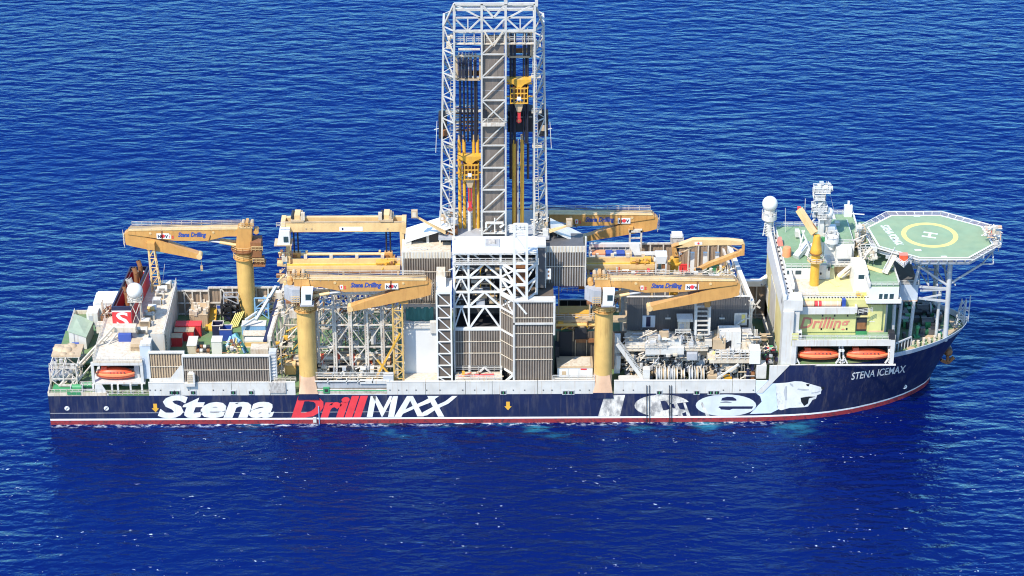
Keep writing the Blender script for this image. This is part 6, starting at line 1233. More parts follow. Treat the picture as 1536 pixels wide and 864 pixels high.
# block A (to raft deck) and block B
zA=W(1240,446,-15).z
m_.use('lime'); xd0=W(1197,500,-16.5).x; xd1=W(1282,500,-16.5).x
m_.box((XA+.5,-16.3,zb1+.71),(W(1326,480,-15).x,17.4,zA)); 
dw=t.part('lettered_wall','lime'); dw.box((xd0,-16.6,zb2),(xd1,-16.31,W(1240,469,-16.5).z)); dw.use('black')
for px,py in ((1234,473.5),(1252,473.5),(1271.5,473.5),(1232,493.5),(1250.5,493.5),(1270,493.5)): dw.fb(px-1.3,py-1.5,px+1.3,py+1.5,-16.66,.05)
lt=t.part('wall_lettering','red_letter',sub=dw); lt.use('red_letter'); a=W(1199.5,498,-16.63); b=W(1275,475.5,-16.63); 
MATS['faded_red']=None
mat('faded_red',(.56,.19,.14),.6,dirt=(.6,.42,.25),amt=.35)
lt.use('faded_red'); lt.text('Drilling',a,(1,0,0),(0,0,1),3,shear=.25,bold=.06,fit=b.x-a.x,fith=b.z-a.z)
wr=t.part('painted_recess','dark'); wr.fb(1283,461,1302,503,-16.4,.05); wr.use('rust'); wr.fb(1285,484,1300,494,-16.46,.03); wr.use('green'); wr.fb(1283,497,1301,503,-16.5,.04); wr.use('pale_yellow'); wr.fb(1282,474,1303,476,-16.8,.3)  # thin dark sheet on the flat wall paints a hollow's shade
lw=t.part('forward_wall','lime'); lw.fb(1303,452,1325,502,-16.9,3); lw.use('white'); lw.fb(1304,482,1312,483,-16.96,.04); lw.use('peach'); lw.fb(1303,496,1325,498.5,-16.96,.04); 
# white pillar and aft wall
pw=t.part('aft_wall','white'); za=W(1180,447,-19).z
pw.box((XA-.3,-19.6,15.6),(xb0+1.6,-16.7,za-3)); pw.box((XA-.3,-20.4,15.6),(XA+2.3,-19.6,za-3.1)); pw.box((XA-.3,-19.9,za-3),(xb0+2.2,-15.5,za-.2))
pw.use('pale_yellow'); pw.box((XA-.25,-16.7,9),(XA+.45,17.4,27.5)); pw.use('clean_white'); pw.box((XA-.3,-16.7,27.5),(XA+.45,18,33.2)); pw.use('white'); pw.box((XA-.35,-5,15.6),(XA-.26,6,27)); pw.box((XA-.4,10,9),(XA-.27,17.8,20)); pw.use('lime'); pw.fb(1187,500,1198,519,-20.5,.08)
# parapets running far to near along the aft edge
pr=t.part('aft_parapet','clean_white'); pr.box((XA-.5,-19.9,33.0),(XA+.3,18.3,34.2)); pr.box((XA+2.4,-14,33.0),(XA+2.9,18.3,34.3)); pr.use('white'); pr.box((XA+.3,-19,32.6),(XA+2.4,18,32.9)); pr.use('dark')
for k in range(14): pr.cbox((XA+1.3,-16+k*2.5,33),(.35,.5,.3))
pr.use('white'); pr.rail([(XA,-19,34.2),(XA,18,34.2)],.9,2,.1,2)
# raft deck bulwark
rd=t.part('raft_deck','white'); zr0=W(1240,469.5,-17.8).z; zr1=W(1240,461,-17.8).z; xr0=W(1196,465,-17.8).x; xr1=W(1286,465,-17.8).x
rd.box((xr0,-17.9,zr0),(xr1,-17.5,zr1)); rd.box((xr1-.4,-17.5,zr0),(xr1,-14.5,zr1)); rd.box((xr0,-17.5,zr0),(xr1-.4,-14.5,zr0+.3)); rd.box((xr0,-17.9,zr0-.3),(xr1-.5,-16.6,zr0)); rd.use('cream'); rd.rail([(xr0,-14.8,zr1),(xr1,-14.8,zr1)],1.3,1.5,.1,3)
# level 3 deck with row of dark dots on its edge
l3=t.part('upper_deck','pale_yellow'); l3.box((XA+2.9,-15.4,zA),(W(1292,446,-15).x,-2,zA+.35)); l3.use('white'); l3.box((XA+2.9,-15.6,zA-.25),(W(1285,446,-15).x,-15.38,zA+.6)); l3.use('dark')
for k in range(22): x=XA+6+k*.72; l3.box((x,-15.66,zA+.1),(x+.32,-15.6,zA+.42))
l3.use('cream'); l3.box((XA+3,-14.8,zA+.36),(XA+9,-6.2,zA+.42)); 
l3.use('white'); l3.rail([(XA+3,-15.5,zA+.6),(W(1292,446,-15).x,-15.5,zA+.6)],1.0,1.6,.09,2)
# house with two windows
zB0,zB1=zA+.35,W(1210,403,-6).z; xB0,xB1=W(1178,410,-6).x,W(1245,410,-6).x
hb_=t.part('cabin_house','clean_white'); hb_.box((xB0,-6,zB0),(xB1,17.5,zB1)); hb_.use('deck_pale'); hb_.box((xB0+.2,-5.8,zB1),(xB1+1,17.4,zB1+.12)); hb_.use('white'); hb_.rail([(xB0,-5.9,zB1+.1),(xB1,-5.9,zB1+.1)],1.2,1.4,.1,3); hb_.rail([(xB0,17.3,zB1+.1),(xB1+6,17.3,zB1+.1)],1.3,1.6,.12,3); hb_.use('cream'); hb_.fb(1190,421,1212,424,-6.4,.3)
wd=t.part('window','glass'); wd.fb(1180.5,406,1189,411.5,-6.08,.07); wd.fb(1193,406,1202,411.5,-6.08,.07)
hb_.use('navy_paint'); hb_.fb(1181,431,1196,437,-10,2); hb_.use('lightgrey'); hb_.fb(1228,398,1240,419,-6.4,.3); hb_.use('dark'); hb_.fb(1230,409,1232.5,412,-6.5,.05); hb_.fb(1242,400,1245,406,-6.5,.05)
# bridge with wing
zW0,zW1=W(1330,455,-18).z,W(1330,430,-18).z; xW0,xW1=W(1304,442,-18).x,W(1348,442,-18).x
br=t.part('bridge_wing','clean_white'); br.box((xW0,-18,zW0+1.2),(xW1,17.8,zW1-.1)); br.box((xW0-.6,-18.6,zW0),(xW1+.7,-6,zW0+.25)); br.box((xW0-.6,-18.6,zW0),(xW1+.7,-18.3,zW0+1.3)); br.box((xW1+.4,-18.3,zW0),(xW1+.7,-10,zW0+1.3))
br.use('deck_pale'); br.box((xW0-.2,-17.9,zW1-.1),(xW1,17.6,zW1+.1)); br.use('white'); br.rail([(xW0,-17.9,zW1+.1),(xW1,-17.9,zW1+.1),(xW1,17,zW1+.1)],1.1,1.4,.1,3); br.box((xW0-.5,-18.3,zW1+.05),(xW0+.1,10,zW1+1.1))
bw_=t.part('window','glass'); 
for px0,px1 in ((1318,1324),(1325.5,1332),(1334,1341)): bw_.poly([W(px0,449,-18.06),W(px1-1,449,-18.06),W(px1,441,-18.06),W(px0+1,441,-18.06)],(0,.05,0))
bw_.use('grey'); bw_.fb(1314,448.6,1344,449.6,-18.1,.06)
for k in range(7): bw_.use('glass'); bw_.box((xW1+.02,-14+k*4.2,zW1-2.7),(xW1+.08,-10.6+k*4.2,zW1-.9))
# wing wall with window, slanted pale bands and yellow walkways
wg=t.part('wing_house','clean_white'); wg.fb(1280,408,1303,441,-13,8); wg.use('glass'); wg.fb(1287.5,412.5,1297,418.5,-13.07,.06); wg.use('deck_pale'); 
wy=t.part('yellow_walkway','pale_yellow'); 
def ramp(m,P,Q,wd,th=.3): m.beam(P,Q,wd,th)
ramp(wy,W(1293,398,-8),W(1345,414,-12),1.4); ramp(wy,W(1284,378,2),W(1295,400,-7),1.6); ramp(wy,W(1282,376,2),W(1312,391,-2),1.2); ramp(wy,W(1281,365,6),W(1294,352,9),1.6); ramp(wy,W(1246,426,-7),W(1286,424,-7),1.6); ramp(wy,W(1247,400,-4),W(1249,428,-7),1.3); ramp(wy,W(1247,420,-6.8),W(1258,430,-10),1.5); wy.use('tube_yellow'); wy.fb(1284,440,1290,452,-15,1); wy.use('mark_yellow'); wy.fb(1283,439,1300,452,-14.6,.2)
ss=t.part('slanted_stair','white'); ss.beam(W(1257,414,-7),W(1281,394,-7),1.0,.5); ss.beam(W(1263,417,-5),W(1284,399,-5),.6,.4); ss.use('clean_white'); ss.beam(W(1296,410,-12),W(1313,456,-17),1.0,1.2); ss.beam(W(1302,414,-12),W(1320,452,-17),.5,.9); ss.rail([W(1296,406,-12),W(1313,452,-17)],1,1.3,.1,2); ss.use('tan'); ss.fb(1245,398,1277,420,-3,2)
mw=t.part('mid_house','clean_white'); mw.fb(1236,366,1282,398,-2,14); mw.use('lightgrey'); mw.fb(1236,384,1246,398,-2.3,.25); mw.use('white'); mw.fb(1240,396,1284,400,-4,3); mw.fb(1254,374,1278,388,-4.5,2.4); mw.use('deck_pale'); a=W(1240,366,-2); b=W(1282,366,-2); mw.box((a.x+.2,-1.8,a.z),(b.x-.2,11.8,a.z+.1)); mw.use('white'); mw.rail([(a.x,-1.9,a.z),(b.x,-1.9,a.z)],1.1,1.3,.1,3); mw.rail([W(1232,399,-5),W(1280,399,-5)],1.2,1.2,.1,3)
# green topped house towards the far side
gh=t.part('green_top_house','clean_white'); a=W(1259,360,3); b=W(1281,360,3); zt_=a.z; gh.box((a.x,3,zA),(b.x,17.5,zt_)); gh.use('deck_pale'); gh.box((a.x+.3,3.2,zt_),(b.x+1.5,17.4,zt_+.12)); gh.use('clean_white'); gh.box((a.x-.3,3,zt_-.1),(a.x+.25,17.6,zt_+1.1)); gh.rail([(a.x,17.4,zt_+.1),(b.x+1.5,17.4,zt_+.1),(b.x+1.5,5,zt_+.1)],1.2,1.3,.11,3); gh.cbox((b.x+.2,16.4,zt_+1.6),(2.0,1.2,3)); gh.cbox((b.x+.2,16.4,zt_+3.6),(.5,.5,1.4)); gh.beam((b.x+.5,15,zt_+1.5),(b.x+4,14,zt_+1.7),.2)
gh.use('white'); gh.fb(1252,334,1260,344,8,1); gh.rail([W(1252,336,8),W(1259,336,8)],1,.8,.1,3); gh.fb(1240,352,1258,366,0,6)
# recessed pale office right of the lettered wall, rails and deck edges
rl=t.part('deck_railing','white'); rl.rail([(xb0,-20.5,zb2),(xb1,-20.5,zb2)],1.2,1.6,.09,3); rl.rail([(xr1,-19.5,zr1-1),(W(1310,455,-19).x,-18.5,zr1-1)],1.2,1.2,.1,3); rl.use('clean_white'); rl.fb(1197,498,1203,509,-20,1.4); rl.use('dark'); rl.fb(1198.5,500,1202,503,-20.06,.05); rl.fb(1333,500,1343,511,-20.6,2); 
rl.use('deck_pale'); rl.box((W(1301,502,-18).x,-20.3,zb2-.02),(xb1,-16.9,zb2+.05))
# bridge front support house
fh=t.part('forward_house','bluegrey'); a=W(1348,452,-9); b=W(1378,427,-9); fh.box((a.x,-9,a.z),(b.x,9,b.z)); fh.use('greyclad'); fh.box((a.x+.1,-8.9,b.z),(b.x-.1,8.9,b.z+.15)); fh.use('white'); fh.rail([(a.x,-9,b.z),(b.x,-9,b.z)],1.1,1.2,.1,3); fh.use('peach'); fh.box((a.x,-9.06,a.z),(b.x,-9,a.z+.3)); fh.use('white'); fh.box((XB-2,-14,15.7),(XB+.3,14,zW0)); fh.use('greyclad'); fh.box((XB+.31,-12,15.7),(XB+.5,12,a.z))
t.done()
# lifeboats in the bay
for px,lb in ((1228,'orange lifeboat in the left half of the forward bay'),(1300,'orange lifeboat in the right half of the forward bay near the bow')):
    p=W(px,532,-18.8); lifeboat(p.x,-18.8,p.z+.2,10.0,lb)
GDV='white davits holding the forward lifeboats'
for k,px in enumerate((1194,1259,1266,1333)):
    t=Thing('boat_davit',['white davit at the left end of the forward lifeboat bay','white davit right of the left forward lifeboat','white davit left of the right forward lifeboat','white davit at the right end of the forward lifeboat bay'][k],'davit',GDV); a=W(px,546,-20.2); b=W(px+(1.5 if k%2 else -1.5),522,-20); m_=t.part('arm','white'); m_.beam((a.x,-20.0,15.9),(b.x,-18.2,b.z),.4); m_.beam((a.x+.8,-20.2,15.9),(a.x,-20.2,17.4),.35); m_.beam((a.x-.9,-20.2,15.9),(a.x,-20.2,17.4),.35); w_=t.part('wire_wheel','clean_white'); w_.tube((b.x,-20.3,b.z-.6),(b.x,-20.0,b.z-.6),.4,10); t.done()
GRF='life raft canisters on the raft deck'
for k,(px,mt) in enumerate(((1206,'peach'),(1216,'peach'),(1227,'red'),(1237,'peach'),(1246,'peach'),(1256,'peach'))):
    t=Thing('life_raft',['first life raft canister from the left on the raft deck','second life raft canister from the left on the raft deck','red life raft canister in the middle of the raft row','peach life raft canister right of the red one','fifth life raft canister from the left on the raft deck','last life raft canister beside the blue bin'][k],'life raft',GRF); p=W(px,455.5,-16.5); m_=t.part('canister',mt); m_.tube((p.x-.8,-16.5,p.z),(p.x+.8,-16.5,p.z),.75,12); m_.use('cream'); m_.tube((p.x-.1,-16.5,p.z),(p.x+.1,-16.5,p.z),.78,12); c=t.part('cradle','white'); c.cbox((p.x,-16.5,(zr0+p.z-.6)/2),(1.7,1.2,max(.3,p.z-.6-zr0))); t.done()
pbox('storage_bin','blue and white bin at the right end of the life raft row','bin','blue',1263,450,1269,460,-17.5,1.2).done()
# radome mast
t,p=radome(1155,305.5,15.5,1.95,'white ball radome on a tall post at the aft corner of the accommodation',33)
s_=t.part('post','white'); s_.lathe([(.9,33.2-p.z),(1.0,-4.9),(1.7,-4.3),(1.9,-4.2),(1.9,-2.9),(1.5,-2.6),(1.0,-2.2),(.9,-1.7)],(p.x,15.5,p.z),16); s_.rail([(p.x+1.9*math.cos(i*math.pi/5),15.5+1.9*math.sin(i*math.pi/5),p.z-2.9) for i in range(10)],.9,1.2,.09,2,True)
for dx in (-1,1): s_.beam((p.x+dx*1.5,14.5,33.5),(p.x+dx*.9,15.2,p.z-4.4),.25)
for k in range(6): s_.beam((p.x-1.3,14.6,34+k*.7),(p.x+1.3,14.8,34.3+k*.7),.12)
t.done()
# main mast
t=Thing('main_mast','white main mast with stacked antenna platforms above the bridge','mast'); Y=1.; b0=W(1232,392,Y); tp=W(1234,279,Y); m_=t.part('column','white'); m_.beam((b0.x-.5,Y,b0.z),(b0.x-.5,Y,tp.z),1.0); m_.beam((b0.x+.9,Y+.6,b0.z),(b0.x+.9,Y+.6,tp.z-8),.7)
m_.beam(W(1236,350,Y-.6),W(1231,398,Y-.6),.5); m_.beam(W(1207,345,Y),W(1199,372,Y-2),.3); m_.beam(W(1203,345,Y),W(1214,372,Y-2),.3); m_.fb(1219,335,1224,355,Y,1)
pl=t.part('platform','clean_white')
for y,x0,x1 in ((291,1222,1246),(301,1221,1238),(318,1219,1241),(330,1227,1240)):
    a=W(x0,y,Y-1.4); c=W(x1,y,Y-1.4); pl.box((a.x,Y-1.4,a.z),(c.x,Y+1.6,a.z+.25)); pl.rail([(a.x,Y-1.4,a.z+.2),(c.x,Y-1.4,a.z+.2),(c.x,Y+1.6,a.z+.2),(a.x,Y+1.6,a.z+.2)],1.2,.9,.1,3,True)
clutter(pl,1222,1246,274,289,Y-1,Y+1,26,['clean_white','white','lightgrey'],.4,1.1,.4); clutter(pl,1220,1238,294,330,Y-1,Y+1,34,['clean_white','white','lightgrey'],.5,1.3,.4)
an=t.part('antenna','white'); an.beam(W(1240,272,Y),W(1240,283,Y),.1); an.beam(W(1216,325,Y),W(1220,300,Y),.08); an.beam(W(1208,298,Y),W(1207,322,Y),.12); an.beam(W(1245,290,Y),W(1254,330,Y),.05); an.beam(W(1178,312,14),W(1178,350,14),.1)
t.done()
t,p=radome(1241.5,319,1.6,1.5,'smaller white radome mounted low on the main mast',0); b=t.part('bracket','white'); b.tube((p.x,1.6,p.z-1.5),(p.x,1.6,p.z-3.2),1.3,14,.9); b.tube((p.x,1.6,p.z-3.2),(p.x,1.6,38),.5,8); b.use('green'); b.cbox((p.x-.5,.2,p.z-6.5),(1.6,1,1.2)); b.use('lightgrey'); b.cbox((p.x+1,.6,p.z-4.2),(1.8,1,1.3)); t.done()
t=Thing('antenna_platform','round white antenna platform beside the main mast','platform'); p=W(1248,357,-2); m_=t.part('drum','clean_white'); m_.lathe([(.6,-3),(.7,-1.4),(1.7,-1),(1.75,.2),(0.01,.2)],(p.x,-2,p.z),16); r=t.part('railing','white'); r.rail([(p.x+1.75*math.cos(i*math.pi/4),-2+1.75*math.sin(i*math.pi/4),p.z+.2) for i in range(8)],1,1.2,.1,3,True); t.done()
t=Thing('launch_cover','orange covered unit on the green cabin roof','cover'); g=G(1180,384,zB1); m_=t.mesh('orange_light'); m_.lathe([(1.15,0),(1.1,1.6),(.9,2.3),(.4,2.5),(.01,2.5)],(g.x,g.y,zB1+.12),12); t.done()
t=Thing('covered_box','pinkish covered box on the far edge of the green cabin roof','box'); g=G(1171,370,zB1); m_=t.mesh('faded_red'); m_.hexa([(g.x-.7,g.y,zB1+.12),(g.x+.7,g.y,zB1+.12),(g.x+.7,g.y+3,zB1+.12),(g.x-.7,g.y+3,zB1+.12),(g.x-.4,g.y+.3,zB1+1.5),(g.x+.4,g.y+.3,zB1+1.5),(g.x+.4,g.y+2.6,zB1+1.5),(g.x-.4,g.y+2.6,zB1+1.5)]); t.done()
t=Thing('slanted_screen','white slanted stair screen on the green cabin roof','screen'); m_=t.mesh('white'); a=W(1194,386,-1); b=W(1212,364,3); m_.beam(a,b,1.6,1.2); m_.use('clean_white'); m_.beam(W(1208,384,1),W(1216,366,3),1.4,1.2); m_.use('white'); m_.beam(W(1198,345,8),W(1204,375,4),.3); m_.fb(1193,348,1200,356,10,2); t.done()
# provision crane
t=Thing('provision_crane','slim yellow crane with raised jib on the accommodation roof','crane'); Y=-9.; p=W(1220.5,433,Y); z2=W(1220,374,Y).z; m_=t.part('pedestal','tube_yellow'); m_.tube((p.x,Y,p.z-1.2),(p.x,Y,z2),1.15,18,1.05); m_.lathe([(1.1,0),(1.6,.1),(1.6,.5),(1.1,.6)],(p.x,Y,p.z-.6),16); pf=t.part('platform','boomtop'); zp=W(1220,391,Y).z; pf.lathe([(1.0,0),(2.1,.1),(2.1,.3),(1.0,.3)],(p.x,Y,zp),16); pf.use('white'); pf.rail([(p.x+2.1*math.cos(i*math.pi/4),Y+2.1*math.sin(i*math.pi/4),zp+.3) for i in range(8)],.9,1.2,.1,2,True); h=t.part('slewing_head','tube_yellow'); h.lathe([(1.35,0),(1.5,.3),(1.3,1.6),(1.0,3.0),(.8,5.0),(.01,5.2)],(p.x,Y,z2-1.2),14); h.use('rust'); h.lathe([(1.52,.2),(1.56,.2),(1.56,.5),(1.5,.5)],(p.x,Y,z2-1.2),14); j=t.part('jib','boomtop'); A,B=W(1222,350,Y),W(1198.5,314,Y+4); j.beam(A,B,1.3,1.5); j.use('rust'); j.beam(A.lerp(B,.1)+V((.9,0,.3)),B+V((.5,0,.2)),.4,.4); c=t.part('cylinder','tan'); c.tube((p.x+.8,Y-.4,z2+.5),A.lerp(B,.4)+V((.3,-.4,-.4)),.28,8); hk=t.part('tip_sheave','red'); hk.cbox(B+V((0,0,.2)),(.8,.8,.9)); t.done()
# ---------------- helideck
t=Thing('helideck','large pale green octagonal helideck with yellow circle over the bow','helideck'); ZH=40.3
oct_=[G(px,py,ZH) for px,py in ((1300,341),(1336.5,322.5),(1410,322.5),(1474,339.5),(1491.5,366.5),(1454,387),(1380,387),(1317,369.5))]
oct_=[V((v.x,v.y,ZH)) for v in oct_]; cen=sum(oct_,V((0,0,0)))/8
dk_=t.part('landing_deck','heli_green'); dk_.poly(list(oct_)[::-1],(0,0,-.6)); 
eg=t.part('edge_line','letter'); 
for a,b in zip(oct_,oct_[1:]+oct_[:1]): eg.add([a+V((0,0,.012)),b+V((0,0,.012)),cen+(b-cen)*.965+V((0,0,.012)),cen+(a-cen)*.965+V((0,0,.012))],[(3,2,1,0)])
mk=t.part('circle_mark','mark_yellow'); hc=G(1394.5,352.5,ZH); hc=V((hc.x,hc.y,ZH)); R0,R1=6.95,5.75; n=64; vs=[];fs=[]
for i in range(n): a_=2*math.pi*i/n; vs+= [hc+V((R0*math.cos(a_),R0*math.sin(a_),.012)),hc+V((R1*math.cos(a_),R1*math.sin(a_),.012))]
for i in range(n): j=(i+1)%n; fs.append((i*2,j*2,j*2+1,i*2+1))
mk.add(vs,fs)
hm=t.part('letter_mark','letter'); ang=math.radians(20); u=V((math.cos(ang),-math.sin(ang)*1.0,0)); v_=V((-u.y,u.x,0))
def hrect(c,a,b): 
    q=hc+u*c[0]+v_*c[1]+V((0,0,.014)); hm.add([q-u*a-v_*b,q+u*a-v_*b,q+u*a+v_*b,q-u*a+v_*b],[(0,1,2,3)])
hrect((0,1.15),1.75,.3); hrect((0,-1.15),1.75,.3); hrect((0,0),.32,.85)
nm_=t.part('name_mark','letter'); a=G(1320,338.5,ZH); b=G(1344,368,ZH); d=(b-a); d.z=0; d.normalize(); side=V((-d.y,d.x,0)); nm_.text('STENA ICEMAX',V((a.x,a.y,ZH+.0)),d,side,2,bold=.05,dep=.014,fit=(b-a).length,fith=2.1)
for px,py,s_ in ((1377,375,.8),(1475,353,.5),(1416,385,.7),(1375,323.5,.8)): q=G(px,py,ZH); hm.add([V((q.x-s_,q.y-s_*.6,ZH+.013)),V((q.x+s_,q.y-s_*.6,ZH+.013)),V((q.x+s_,q.y+s_*.6,ZH+.013)),V((q.x-s_,q.y+s_*.6,ZH+.013))],[(0,1,2,3)])
sn=t.part('safety_net','net')
def off(v,d): w_=(v-cen); return v+w_.normalized()*d
for a,b in zip(oct_,oct_[1:]+oct_[:1]):
    A,B=off(a,1.7)+V((0,0,.25)),off(b,1.7)+V((0,0,.25)); sn.use('white'); sn.beam(A,B,.2); n=max(3,round((b-a).length/1.9))
    for k in range(n+1): sn.beam(a.lerp(b,k/n)+V((0,0,-.3)),A.lerp(B,k/n),.16)
    sn.use('net')
    for k in range(n):
        if k%1==0: 
            p0,p1=a.lerp(b,k/n),a.lerp(b,(k+1)/n); q0,q1=A.lerp(B,k/n),A.lerp(B,(k+1)/n)
            for f_ in (.2,.4,.6,.8): sn.beam(p0.lerp(q0,f_)+V((0,0,-.1)),p1.lerp(q1,f_)+V((0,0,-.1)),.12,.04)
gd=t.part('under_frame','lightgrey'); lo=[V((v.x,v.y,ZH-1.4)) for v in oct_]
for a,b in zip(lo,lo[1:]+lo[:1]): gd.beam(a,b,.45,.6)
for k in range(-6,7): 
    x=cen.x+k*2.2; h_=12.4 if abs(k)<3 else 12.4-(abs(k)-3)*2.6; gd.beam((x,cen.y-h_,ZH-1),(x,cen.y+h_,ZH-1),.35,.8)
gd.beam((cen.x-12,-8,ZH-1.6),(cen.x+12,-8,ZH-1.6),.6,.8); gd.beam((cen.x-12,8,ZH-1.6),(cen.x+12,8,ZH-1.6),.6,.8)
sp=t.part('support_leg','lightgrey'); 
def leg(P,Q,r): 
    l_=t.part('support_leg','lightgrey'); l_.tube(P,Q,r,14)
tt=W(1425,397,-8.5); tb=W(1417,518,-8.5); leg((tt.x,-8.5,ZH-1.4),(tb.x,-8.5,15.7),.62); leg((tt.x,8.5,ZH-1.4),(tb.x,8.5,15.7),.62)
p2=W(1417,445,-7); q2=W(1411,492,-7); leg((p2.x-1,-6,30),(q2.x-1,-7,15.7),.4)
k0=W(1421,428,-8.5)
leg((k0.x,-8.5,k0.z),W(1473,396,-6),.3); leg((k0.x,-8.5,k0.z),W(1378,399,-9),.3); leg((k0.x,8.5,k0.z),W(1473,396,-6)+V((0,14,0)),.3); leg((k0.x,8.5,k0.z),W(1378,399,-9)+V((0,18,0)),.3)
for y0,xx in ((-9,1353),(-9,1368)): pass
leg(W(1352,452,-9.4),V((W(1346,506,-9.4).x,-9.4,15.7)),.45); leg(W(1371,452,-9.4),V((W(1364,506,-9.4).x,-9.4,15.7)),.45); leg(W(1342,456,-13),V((W(1339,506,-13).x,-13,15.7)),.45); leg(W(1371,452,-9.4)+V((0,18,0)),V((W(1364,506,-9.4).x,9.4,15.7)),.45)
leg(W(1340,403,-9),W(1351,430,-9),.4); leg(W(1379,400,-9),W(1371,428,-9),.4)
tr=t.part('support_truss','lightgrey'); 
for y in (-8.5,8.5): tr.beam(W(1378,430,-8.5)+V((0,y+8.5,0)),W(1420,433,-8.5)+V((0,y+8.5,0)),.5); tr.beam(W(1378,447,-8.5)+V((0,y+8.5,0)),W(1420,452,-8.5)+V((0,y+8.5,0)),.5); tr.beam(W(1380,436,-8.5)+V((0,y+8.5,0)),W(1420,434,-8.5)+V((0,y+8.5,0)),.4); tr.beam(W(1380,448,-8.5)+V((0,y+8.5,0)),W(1412,442,-8.5)+V((0,y+8.5,0)),.36)
for k in range(5):
    x=k0.x-9+k*2.2; tr.beam((x,-8.5,k0.z),(x+2.2,8.5,k0.z),.3); tr.beam((x+2.2,-8.5,k0.z),(x,8.5,k0.z),.25)
tr.beam((k0.x,-8.5,k0.z),(k0.x,8.5,k0.z+7),.35); tr.beam((k0.x,8.5,k0.z),(k0.x,-8.5,k0.z+7),.35); tr.beam(W(1473,396,-6),W(1490,396,-6),.3); tr.beam(W(1489,378,-4),W(1490,396,-6),.28); tr.beam(W(1473,396,-6),W(1489,378,-4),.28)
ac=t.part('access_stair','tan'); ac.use('cream'); ac.beam(G(1344,378,ZH),W(1327,410,-12),1.6,.3); ac.use('white'); ac.rail([G(1342,377,ZH),W(1325,409,-12)],1.1,1.3,.1,2); ac.use('white'); ac.poly([G(1341,388,ZH-.3),G(1368,386,ZH-.3),G(1356,400,ZH-.3)],(0,0,-.3)); ac.rail([G(1341,390,ZH),G(1356,400,ZH),G(1368,390,ZH)],1.2,1,.1,3)
sdp=t.part('side_platform','steel_white'); clutter(sdp,1284,1297,336,368,-3,3,50,['white','cream','steel_white','net','tan'],.4,1.6,.7); clutter(sdp,1478,1503,340,372,-6,0,46,['white','cream','steel_white','peach'],.4,1.2,.7); clutter(sdp,1296,1316,372,388,-8,-4,40,['white','cream','steel_white'],.4,1.3,.7); sdp.use('white'); sdp.poly([V((v.x,v.y,ZH-.7)) for v in (G(1481,339,ZH),G(1498,345,ZH),G(1504,358,ZH),G(1502,368,ZH),G(1493,368,ZH))][::-1],(0,0,.4)); 
for px,py in ((1292,372),(1302,376),(1310,374)): sdp.fb(px,py,px+1.5,py+28,-6,.5)
sdp.rail([W(1290,383,-6),W(1312,383,-6)],3,1.2,.15,4); sdp.fb(1290,396,1313,400,-6,3)
t.done()
GO='orange fire boxes at the helideck edge'
for lb,(px,py),y in (('orange box at the near edge of the helideck by the stair',(1355,388),0),('orange box at the right corner of the helideck',(1484,348),0)):
    t=Thing('fire_box',lb,'box',GO); g=G(px,py,ZH); m_=t.part('box','orange'); m_.cbox((g.x,g.y,ZH+.3),(1.9,1.5,1.6)); l_=t.part('lid','faded_red'); l_.cbox((g.x,g.y,ZH+1.2),(2.0,1.6,.2)); t.done()
# ---------------- bow deck
t=Thing('foremast','small pale lattice mast at the tip of the bow','mast'); m_=t.mesh('lightgrey'); p=W(1438,490,-1); z0=15.7; zt_=W(1448,449,-1).z
for dx,dy in ((-1,-.8),(1,-.8),(1,.8),(-1,.8)): m_.beam((p.x+dx,-1+dy,z0),(p.x+dx*.5+.8,-1+dy*.5,zt_),.2)
for k in range(5): z=z0+(zt_-z0)*k/5; m_.beam((p.x-1+k*.2,-1.8,z),(p.x+1+.1*k,-.2,z+1),.15); m_.beam((p.x+1,-1.8,z),(p.x-1+k*.3,-.2,z+1.2),.15)
m_.beam((p.x+2.3,-.6,z0+1),(p.x+2.3,-.6,zt_+1),.25); m_.rail([(p.x-.6,-1.8,zt_-3),(p.x+1.8,-1.8,zt_-3)],1.1,.8,.09,3); m_.rail([(p.x-.4,-1.6,z0+1.8),(p.x+1.8,-1.6,z0+1.8)],1.2,1,.1,3); t.done()
GW='anchor windlasses on the bow deck'
for lb,(px,py) in (('dark windlass in the shade under the helideck, farther one',(1385,470)),('dark windlass in the shade under the helideck, nearer one',(1392,490))):
    g=G(px,py,15.65); t=Thing('windlass',lb,'windlass',GW); m_=t.part('drum','greyclad'); m_.tube((g.x-1.8,g.y,17),(g.x+1.2,g.y,17),1.2,14); w_=t.part('wheel','grey'); w_.tube((g.x+1.4,g.y,17),(g.x+1.8,g.y,17),1.6,16); b=t.part('base','green'); b.cbox((g.x,g.y,15.9),(5,2.6,.5)); t.done()
GB2='bollards and fittings along the near bow edge'
for k,(px,py) in enumerate(((1373,518),(1381,521),(1389,514),(1398,516),(1405,511),(1412,508))):
    g=G(px,py,15.65); t=Thing('mooring_bollard',['first pale bollard from the left on the near bow edge','second pale bollard from the left on the near bow edge','third pale bollard from the left on the near bow edge','fourth pale bollard from the left on the near bow edge','fifth pale bollard from the left on the near bow edge','last pale bollard toward the bow tip on the near edge'][k],'bollard',GB2); m_=t.part('post','cream'); 
    for dx in (-.6,.6): m_.tube((g.x+dx,g.y,15.65),(g.x+dx,g.y,17.0),.38,10)
    b=t.part('base','deck_pale'); b.cbox((g.x,g.y,15.8),(2.4,1.4,.28)); t.done()
t=Thing('deck_valve','green valve stand on the near bow deck','valve'); g=G(1375,506,15.65); m_=t.mesh('green'); m_.tube((g.x,g.y,15.65),(g.x,g.y,18.4),.35,8); m_.ball((g.x,g.y,18.4),.6,10,8); m_.cbox((g.x,g.y,15.9),(1.6,1.4,.5)); t.done()
t=Thing('deck_marking','ochre walkway strip painted along the bow deck',None,kind='structure'); m_=t.mesh('tan'); 
